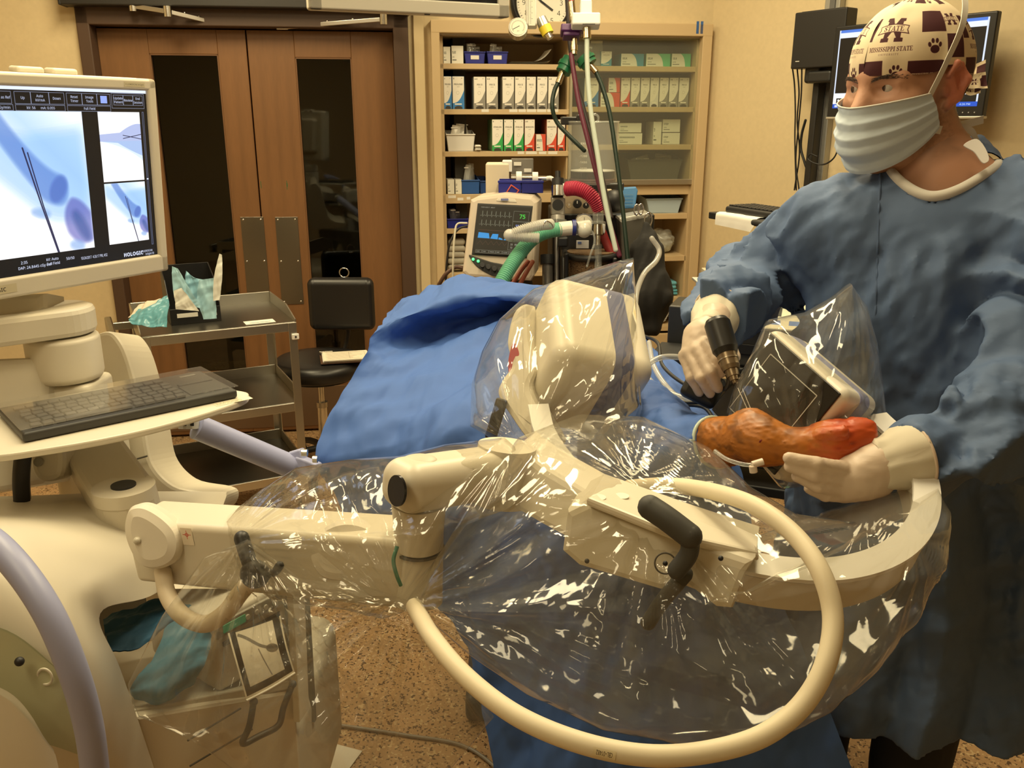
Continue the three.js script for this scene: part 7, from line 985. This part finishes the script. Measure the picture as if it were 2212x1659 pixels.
  { const nu = 96, nv = 40, pos = [], uv = [], idx = []; for (let j = 0; j <= nv; j++) for (let i = 0; i <= nu; i++) { const a = i / nu * Math.PI * 2, fwd = Math.cos(a), lat = Math.sin(a); const rim = .0105 + (fwd > 0 ? .004 * fwd : -.05 * sstep(.25, 1, -fwd)) + .016 * Math.exp(-(((Math.abs(a - (a > Math.PI ? 4.75 : 1.53))) / .3) ** 2)); const t = j / nv, ph0 = Math.acos(clamp((rim - .028) / .108, -1, 1)), ph = t * ph0, w = 1 + .012 * noise(a * 3, t * 7, 3) + .01 * crumple(a * .5, t * .8, 1, 3, 6) * sstep(0, .2, t); const p = hp(.086 * Math.sin(ph) * lat * w, .03 + .106 * Math.cos(ph) * w, -.012 + (fwd > 0 ? .118 : .112) * Math.sin(ph) * fwd * w); pos.push(p.x, p.y, p.z); uv.push(a / (Math.PI * 2) * 1.16 + .02, -ph * .098 / .53 + 1.105); }
    for (let j = 0; j < nv; j++) for (let i = 0; i < nu; i++) { const p = j * (nu + 1) + i, q = p + nu + 1; idx.push(p, q, p + 1, p + 1, q, q + 1); } const cg = new THREE.BufferGeometry(); cg.setAttribute('position', new THREE.Float32BufferAttribute(pos, 3)); cg.setAttribute('uv', new THREE.Float32BufferAttribute(uv, 2)); cg.setIndex(idx); cg.computeVertexNormals(); const cp = objW('cap', cg, capM, sur); cp.userData.label = 'cream and maroon patterned surgical cap';
    objW('cap_ties', [crTie([[2068, 172, 1.52], [2095, 160, 1.52], [2125, 150, 1.51]], 3), crTie([[2070, 178, 1.52], [2100, 178, 1.51], [2132, 172, 1.5]], 5), crTie([[2072, 180, 1.52], [2095, 190, 1.51], [2120, 180, 1.5]], 8), place(new THREE.SphereGeometry(.012, 14, 10).scale(1.2, .8, 1), P(2072, 176, 1.52), CX.clone(), CY.clone(), CZ.clone())], capM, cp); }
  function crTie(p, s) { const q = pts(p), rows = [0, 1].map(k => q.map((v, i) => v.clone().addScaledVector(CY, (k - .5) * (.016 + .008 * i)).addScaledVector(CZ, .006 * Math.sin(i * 2 + s + k)))); const g = patch(rows, 12, 4, (x, y, z) => .004 * crumple(x, y, z, 30, s)); const u = g.attributes.uv; for (let i = 0; i < u.count; i++) u.setXY(i, u.getX(i) * .2, u.getY(i) * .1); return g; }
  // ---- mask
  { const nu = 60, nv = 48, pos = [], uv = [], idx = []; for (let j = 0; j <= nv; j++) for (let i = 0; i <= nu; i++) { const s = i / nu * 2 - 1, v = j / nv, a = s * (1.22 + .3 * v * (1 - .4 * v)); const top = -.032 + .018 * Math.pow(Math.abs(s), 1.5), bot = -.139 + .07 * s * s, y = lerp(top, bot, v); const bulge = Math.sin(Math.PI * clamp(v * .9 + .08, 0, 1)); let R = lerp(.128 - .003 * v, .102, sstep(.6, 1, v)) + .008 * bulge * (1 - s * s) - .004 * Math.abs(s); const l = .0845 * Math.sin(a) * (1 + .04 * bulge), f = -.004 + R * Math.cos(a) + .004 * Math.abs(s); const pl = .0028 * tri(v * 4.2 + .06 * s * s) * (1 - .3 * Math.abs(s)) + .0014 * crumple(l, y, f, 26, 2); const p = hp(l * (1 + pl * 6), y, f + pl); pos.push(p.x, p.y, p.z); uv.push(i / nu, v); }
    for (let j = 0; j < nv; j++) for (let i = 0; i < nu; i++) { const p = j * (nu + 1) + i, q = p + nu + 1; idx.push(p, q, p + 1, p + 1, q, q + 1); } const mg = new THREE.BufferGeometry(); mg.setAttribute('position', new THREE.Float32BufferAttribute(pos, 3)); mg.setAttribute('uv', new THREE.Float32BufferAttribute(uv, 2)); mg.setIndex(idx); mg.computeVertexNormals(); const mk = objW('face_mask', mg, M([.52, .61, .7], .8), sur); mk.userData.label = 'pale blue pleated face mask';
    const edge = (jj) => { const q = []; for (let i = 0; i <= nu; i += 3) { const k = (jj * (nu + 1) + i) * 3; q.push(V(pos[k], pos[k + 1], pos[k + 2])); } return q; }; objW('mask_hem', [tube(edge(0), .0014, 60, 6)], M([.62, .62, .58], .8), mk);
    ribbon([hp(.078, -.02, .043), hp(.088, .034, .022), hp(.087, .09, -.008), hp(.056, .136, -.045), hp(.03, .146, -.06)], .012, HF, 'upper_tie', mk); ribbon([hp(.03, .146, -.06), hp(.02, .152, -.09), hp(.04, .16, -.115)], .014, HU, 'tie_end', mk); ribbon([hp(.03, .146, -.06), hp(.045, .156, -.085), hp(.075, .158, -.1)], .012, HF, 'tie_end', mk);
    ribbon([hp(.078, -.07, .018), hp(.077, -.074, -.012), hp(.066, -.074, -.045), hp(.056, -.07, -.068), hp(.058, -.066, -.1), hp(.06, -.062, -.13)], .013, HU, 'lower_tie', mk); ribbon([hp(.056, -.07, -.068), hp(.07, -.078, -.085), hp(.072, -.1, -.105), hp(.076, -.125, -.122)], .011, HU, 'tie_end', mk); }
  // ---- gloved hands
  const glove = M([.62, .5, .39], .45), hand = (palm, fingers, lo, hi, name, label, sm = .012) => { const P1 = palm.map(a => cap(P(...a[0]), P(...a[1]), a[2], a[3])), F1 = fingers.map(f => f.slice(0, -1).map((a, i) => cap(P(...a), P(...f[i + 1]), a[3], f[i + 1][3]))); const fn = (x, y, z) => { let d = 1e3; for (const k of P1) d = smin(d, k(x, y, z), sm); let r = d; for (const f of F1) { let q = 1e3; for (const k of f) q = smin(q, k(x, y, z), .003); r = smin(r, q, .0022); } return r + .0007 * noise(x * 130, y * 130, z * 130); }; const g = sdfMesh(fn, ...boundsOf([...palm.flatMap(a => [P(...a[0]), P(...a[1])]), ...fingers.flat().map(a => P(...a))], .045), .0026), h = objW(name, g, glove, sur); h.userData.label = label; return h; };
  const hr = hand([[[1542, 690, 1.43], [1524, 730, 1.39], .029, .028], [[1522, 728, 1.385], [1514, 752, 1.368], .026, .0165], [[1508, 728, 1.392], [1492, 764, 1.378], .024, .0165]], [
    [[1526, 742, 1.356, .0115], [1552, 775, 1.33, .0098], [1557, 806, 1.338, .0082]], [[1508, 756, 1.36, .0112], [1536, 804, 1.333, .0098], [1551, 838, 1.346, .0082]], [[1491, 764, 1.37, .0108], [1514, 816, 1.344, .0094], [1534, 850, 1.358, .008]], [[1478, 768, 1.384, .0098], [1493, 816, 1.362, .0086], [1511, 848, 1.372, .0072]], [[1540, 712, 1.415, .0135], [1574, 740, 1.41, .011], [1588, 772, 1.395, .0088]]], V(0, 0, 0), V(0, 0, 0), 'right_glove', 'cream latex glove gripping the drill');
  const hl = hand([[[1905, 1000, 1.178], [1850, 1026, 1.168], .034, .03], [[1862, 1030, 1.175], [1822, 1034, 1.166], .028, .018], [[1890, 1036, 1.188], [1826, 1058, 1.176], .026, .018]], [
    [[1826, 1016, 1.158, .013], [1764, 1003, 1.134, .0098], [1704, 990, 1.14, .0082]], [[1818, 1036, 1.16, .0125], [1758, 1026, 1.138, .0096], [1706, 1008, 1.144, .0081]], [[1816, 1054, 1.168, .012], [1766, 1050, 1.148, .0092], [1722, 1030, 1.15, .0078]], [[1820, 1068, 1.178, .011], [1784, 1070, 1.166, .0085], [1748, 1056, 1.166, .0072]], [[1856, 1000, 1.2, .016], [1815, 985, 1.235, .0118], [1770, 975, 1.25, .0092]]], V(0, 0, 0), V(0, 0, 0), 'left_glove', 'cream latex glove under the stained arm');
  const cuff = (a, b, r1, r2, par, seed) => { const d = b.clone().sub(a), [X, Y, Z] = frame(d, UP), g = lathe([[r1 * .92, 0], [r1, .004], [r1 * 1.02, d.length() * .3], [r2 * .98, d.length() * .6], [r2, d.length() * .97], [r2 * 1.03, d.length()], [r2 * .94, d.length()]], 48), p = g.attributes.position; for (let i = 0; i < p.count; i++) { const y = p.getY(i), x = p.getX(i), z = p.getZ(i), k = 1 + .05 * tri(y * 55 + noise(x * 30 + seed, y * 30, z * 30)) + .05 * noise(x * 40, y * 20 + seed, z * 40); p.setX(i, x * k); p.setZ(i, z * k); } g.computeVertexNormals(); place(g, a.clone(), Y, X, Z.clone().negate()); objW('cuff', g, M([.62, .57, .45], .7), par); objW('cuff_roll', place(new THREE.TorusGeometry(r2 * 1.01, .0025, 8, 44), b.clone(), Y, Z, X), glove, par); };
  cuff(P(1890, 1006, 1.178), P(1984, 984, 1.18), .0365, .044, hl, 2); cuff(P(1530, 720, 1.4), P(1552, 672, 1.49), .033, .041, hr, 5);
}

// ================================================================ clear sterile cover over the C-arm
const film = M([.9, .89, .85], .08, 0, { transmission: .95, thickness: 0, ior: 1.5 });
function pillow(outline, front, back, o = {}) {   // bag: two creased sheets joined along an outline
  const loop = new THREE.CurvePath(), op = pts(outline), n = o.n || 150, nr = o.nr || 46; op.forEach((p, i) => loop.add(new THREE.LineCurve3(p, op[(i + 1) % op.length]))); const ring = loop.getSpacedPoints(n); ring[n] = ring[0].clone(); const c = o.c ? P(...o.c) : ring.reduce((a, p) => a.add(p), V(0, 0, 0)).multiplyScalar(1 / ring.length), dir = (o.dir || CZ).clone(), seed = o.seed || 1, amp = o.amp || 1, st = o.streaks || 9;
  const sheet = (b, sgn) => {
    const pos = [], uv = [], idx = [];
    for (let j = 0; j <= nr; j++) for (let i = 0; i <= n; i++) {
      const r = Math.pow(j / nr, .8), q = ring[i], p = c.clone().lerp(q, r), a = i / n * Math.PI * 2;
      let k = b * Math.pow(Math.max(0, 1 - Math.pow(r, 2.6)), .55);
      const e = sstep(1, .9, r) * .75 + .25;
      let fo = 0; for (const [gx, gy, gd, gn, ga] of o.gathers || []) { const G = P(gx, gy, gd), ux = p.x - G.x, uy = (p.y - G.y) * CP - (p.z - G.z) * SP, rho = Math.hypot(ux, uy), th = Math.atan2(uy, ux); fo += ga * Math.min(1, rho / .06) * Math.exp(-rho / .55) * (tri(th * gn / 6.283 + noise(rho * 5, th * 2.5, seed) * .9) + .28 * tri(th * gn * 2.3 / 6.283 + noise(rho * 9, th * 5, seed + 3) * .9)); }
      k += e * amp * (.03 * noise(p.x * 5 + seed, p.y * 5, p.z * 5) * b / .16 + .008 * crumple(p.x, p.y, p.z, 4.5, seed) + .0035 * crumple(p.x, p.y, p.z, 11, seed + 4) + .0006 * crumple(p.x, p.y, p.z, 26, seed + 8) + fo);
      p.addScaledVector(dir, sgn * k); if (j === nr) p.addScaledVector(dir, -sgn * k); pos.push(p.x, p.y, p.z); uv.push(i / n, j / nr);
    }
    for (let j = 0; j < nr; j++) for (let i = 0; i < n; i++) { const A = j * (n + 1) + i, B = A + n + 1; idx.push(A, B, A + 1, A + 1, B, B + 1); }
    const g = new THREE.BufferGeometry(); g.setAttribute('position', new THREE.Float32BufferAttribute(pos, 3)); g.setAttribute('uv', new THREE.Float32BufferAttribute(uv, 2)); g.setIndex(idx); g.computeVertexNormals(); return g;
  };
  return join([sheet(front, 1), sheet(back, -1)]);
}
{
  const t = thing('sterile_cover', 'crinkled clear plastic sterile cover wrapped around the C-arm', 'plastic cover', P(1300, 1450, 1.1)), part = (n, g, p = t) => objW(n, g, film, p);
  part('source_bag', pillow([[1362, 560, 1.5], [1370, 640, 1.5], [1378, 760, 1.5], [1385, 880, 1.45], [1372, 950, 1.4], [1280, 985, 1.35], [1180, 985, 1.35], [1090, 965, 1.38], [1015, 920, 1.42], [1018, 830, 1.46], [1040, 760, 1.5], [1078, 690, 1.52], [1150, 625, 1.55], [1250, 592, 1.52], [1335, 566, 1.5]], .18, .16, { seed: 3, gathers: [[1362, 562, 1.5, 11, .007], [1130, 960, 1.4, 13, .008]], n: 220, nr: 80, c: [1240, 790, 1.47] }));
  part('detector_bag', pillow([[1835, 612, 1.32], [1868, 660, 1.32], [1890, 740, 1.32], [1905, 840, 1.31], [1915, 940, 1.29], [1895, 1010, 1.27], [1800, 1045, 1.26], [1690, 1055, 1.27], [1610, 960, 1.28], [1574, 895, 1.28], [1592, 830, 1.28], [1632, 755, 1.29], [1660, 690, 1.31], [1740, 674, 1.33], [1800, 640, 1.33]], .075, .12, { seed: 8, gathers: [[1835, 615, 1.32, 13, .006], [1700, 1040, 1.27, 11, .005]], n: 220, nr: 80, c: [1750, 850, 1.28] }));
  part('boom_sleeve', pillow([[500, 1110, 1.28], [560, 1060, 1.28], [640, 1010, 1.28], [760, 992, 1.25], [862, 985, 1.2], [960, 960, 1.2], [1090, 945, 1.2], [1135, 985, 1.18], [1110, 1090, 1.12], [1010, 1130, 1.1], [960, 1200, 1.1], [905, 1310, 1.12], [840, 1330, 1.15], [720, 1310, 1.2], [600, 1290, 1.22], [530, 1240, 1.24], [505, 1170, 1.25]], .12, .07, { seed: 13, gathers: [[525, 1162, 1.2, 17, .008], [870, 1285, 1.12, 15, .007], [1110, 955, 1.2, 11, .006]], n: 260, nr: 90 }));
  part('hanging_skirt', pillow([[535, 1165, 1.13], [440, 1205, 1.18], [350, 1330, 1.2], [275, 1480, 1.22], [300, 1545, 1.22], [420, 1600, 1.2], [560, 1700, 1.2], [760, 1720, 1.15], [950, 1690, 1.12], [1068, 1548, 1.08], [975, 1420, 1.08], [890, 1300, 1.1], [800, 1270, 1.12], [650, 1250, 1.13]], .05, .03, { seed: 21, gathers: [[530, 1165, 1.14, 21, .009], [880, 1290, 1.1, 23, .01]], n: 260, nr: 90, c: [690, 1400, 1.13] }));
  part('arc_cover', pillow([[880, 1295, 1.08], [960, 1180, 1.1], [1040, 1050, 1.14], [1120, 945, 1.2], [1250, 895, 1.3], [1390, 900, 1.3], [1530, 965, 1.25], [1620, 1050, 1.16], [1720, 1110, 1.1], [1850, 1130, 1.1], [1950, 1060, 1.18], [2015, 1045, 1.16], [2045, 1100, 1.11], [2035, 1200, 1.06], [1980, 1300, 1.05], [1880, 1420, 1.03], [1780, 1525, 1.0], [1640, 1585, .98], [1450, 1595, .98], [1280, 1560, 1.0], [1130, 1490, 1.03], [1000, 1400, 1.05]], .135, .06, { seed: 34, gathers: [[872, 1288, 1.08, 23, .011], [1378, 1050, 1.15, 13, .007], [1900, 1130, 1.1, 11, .005]], n: 320, nr: 120, c: [1470, 1250, 1.06] }));
  objW('green_tie', tube(pts([[858, 1180, 1.06], [850, 1210, 1.055], [856, 1240, 1.055], [866, 1265, 1.06]]), .0025, 24, 8), M([.03, .2, .12], .5), t);
}
renderer.render(scene, camera);
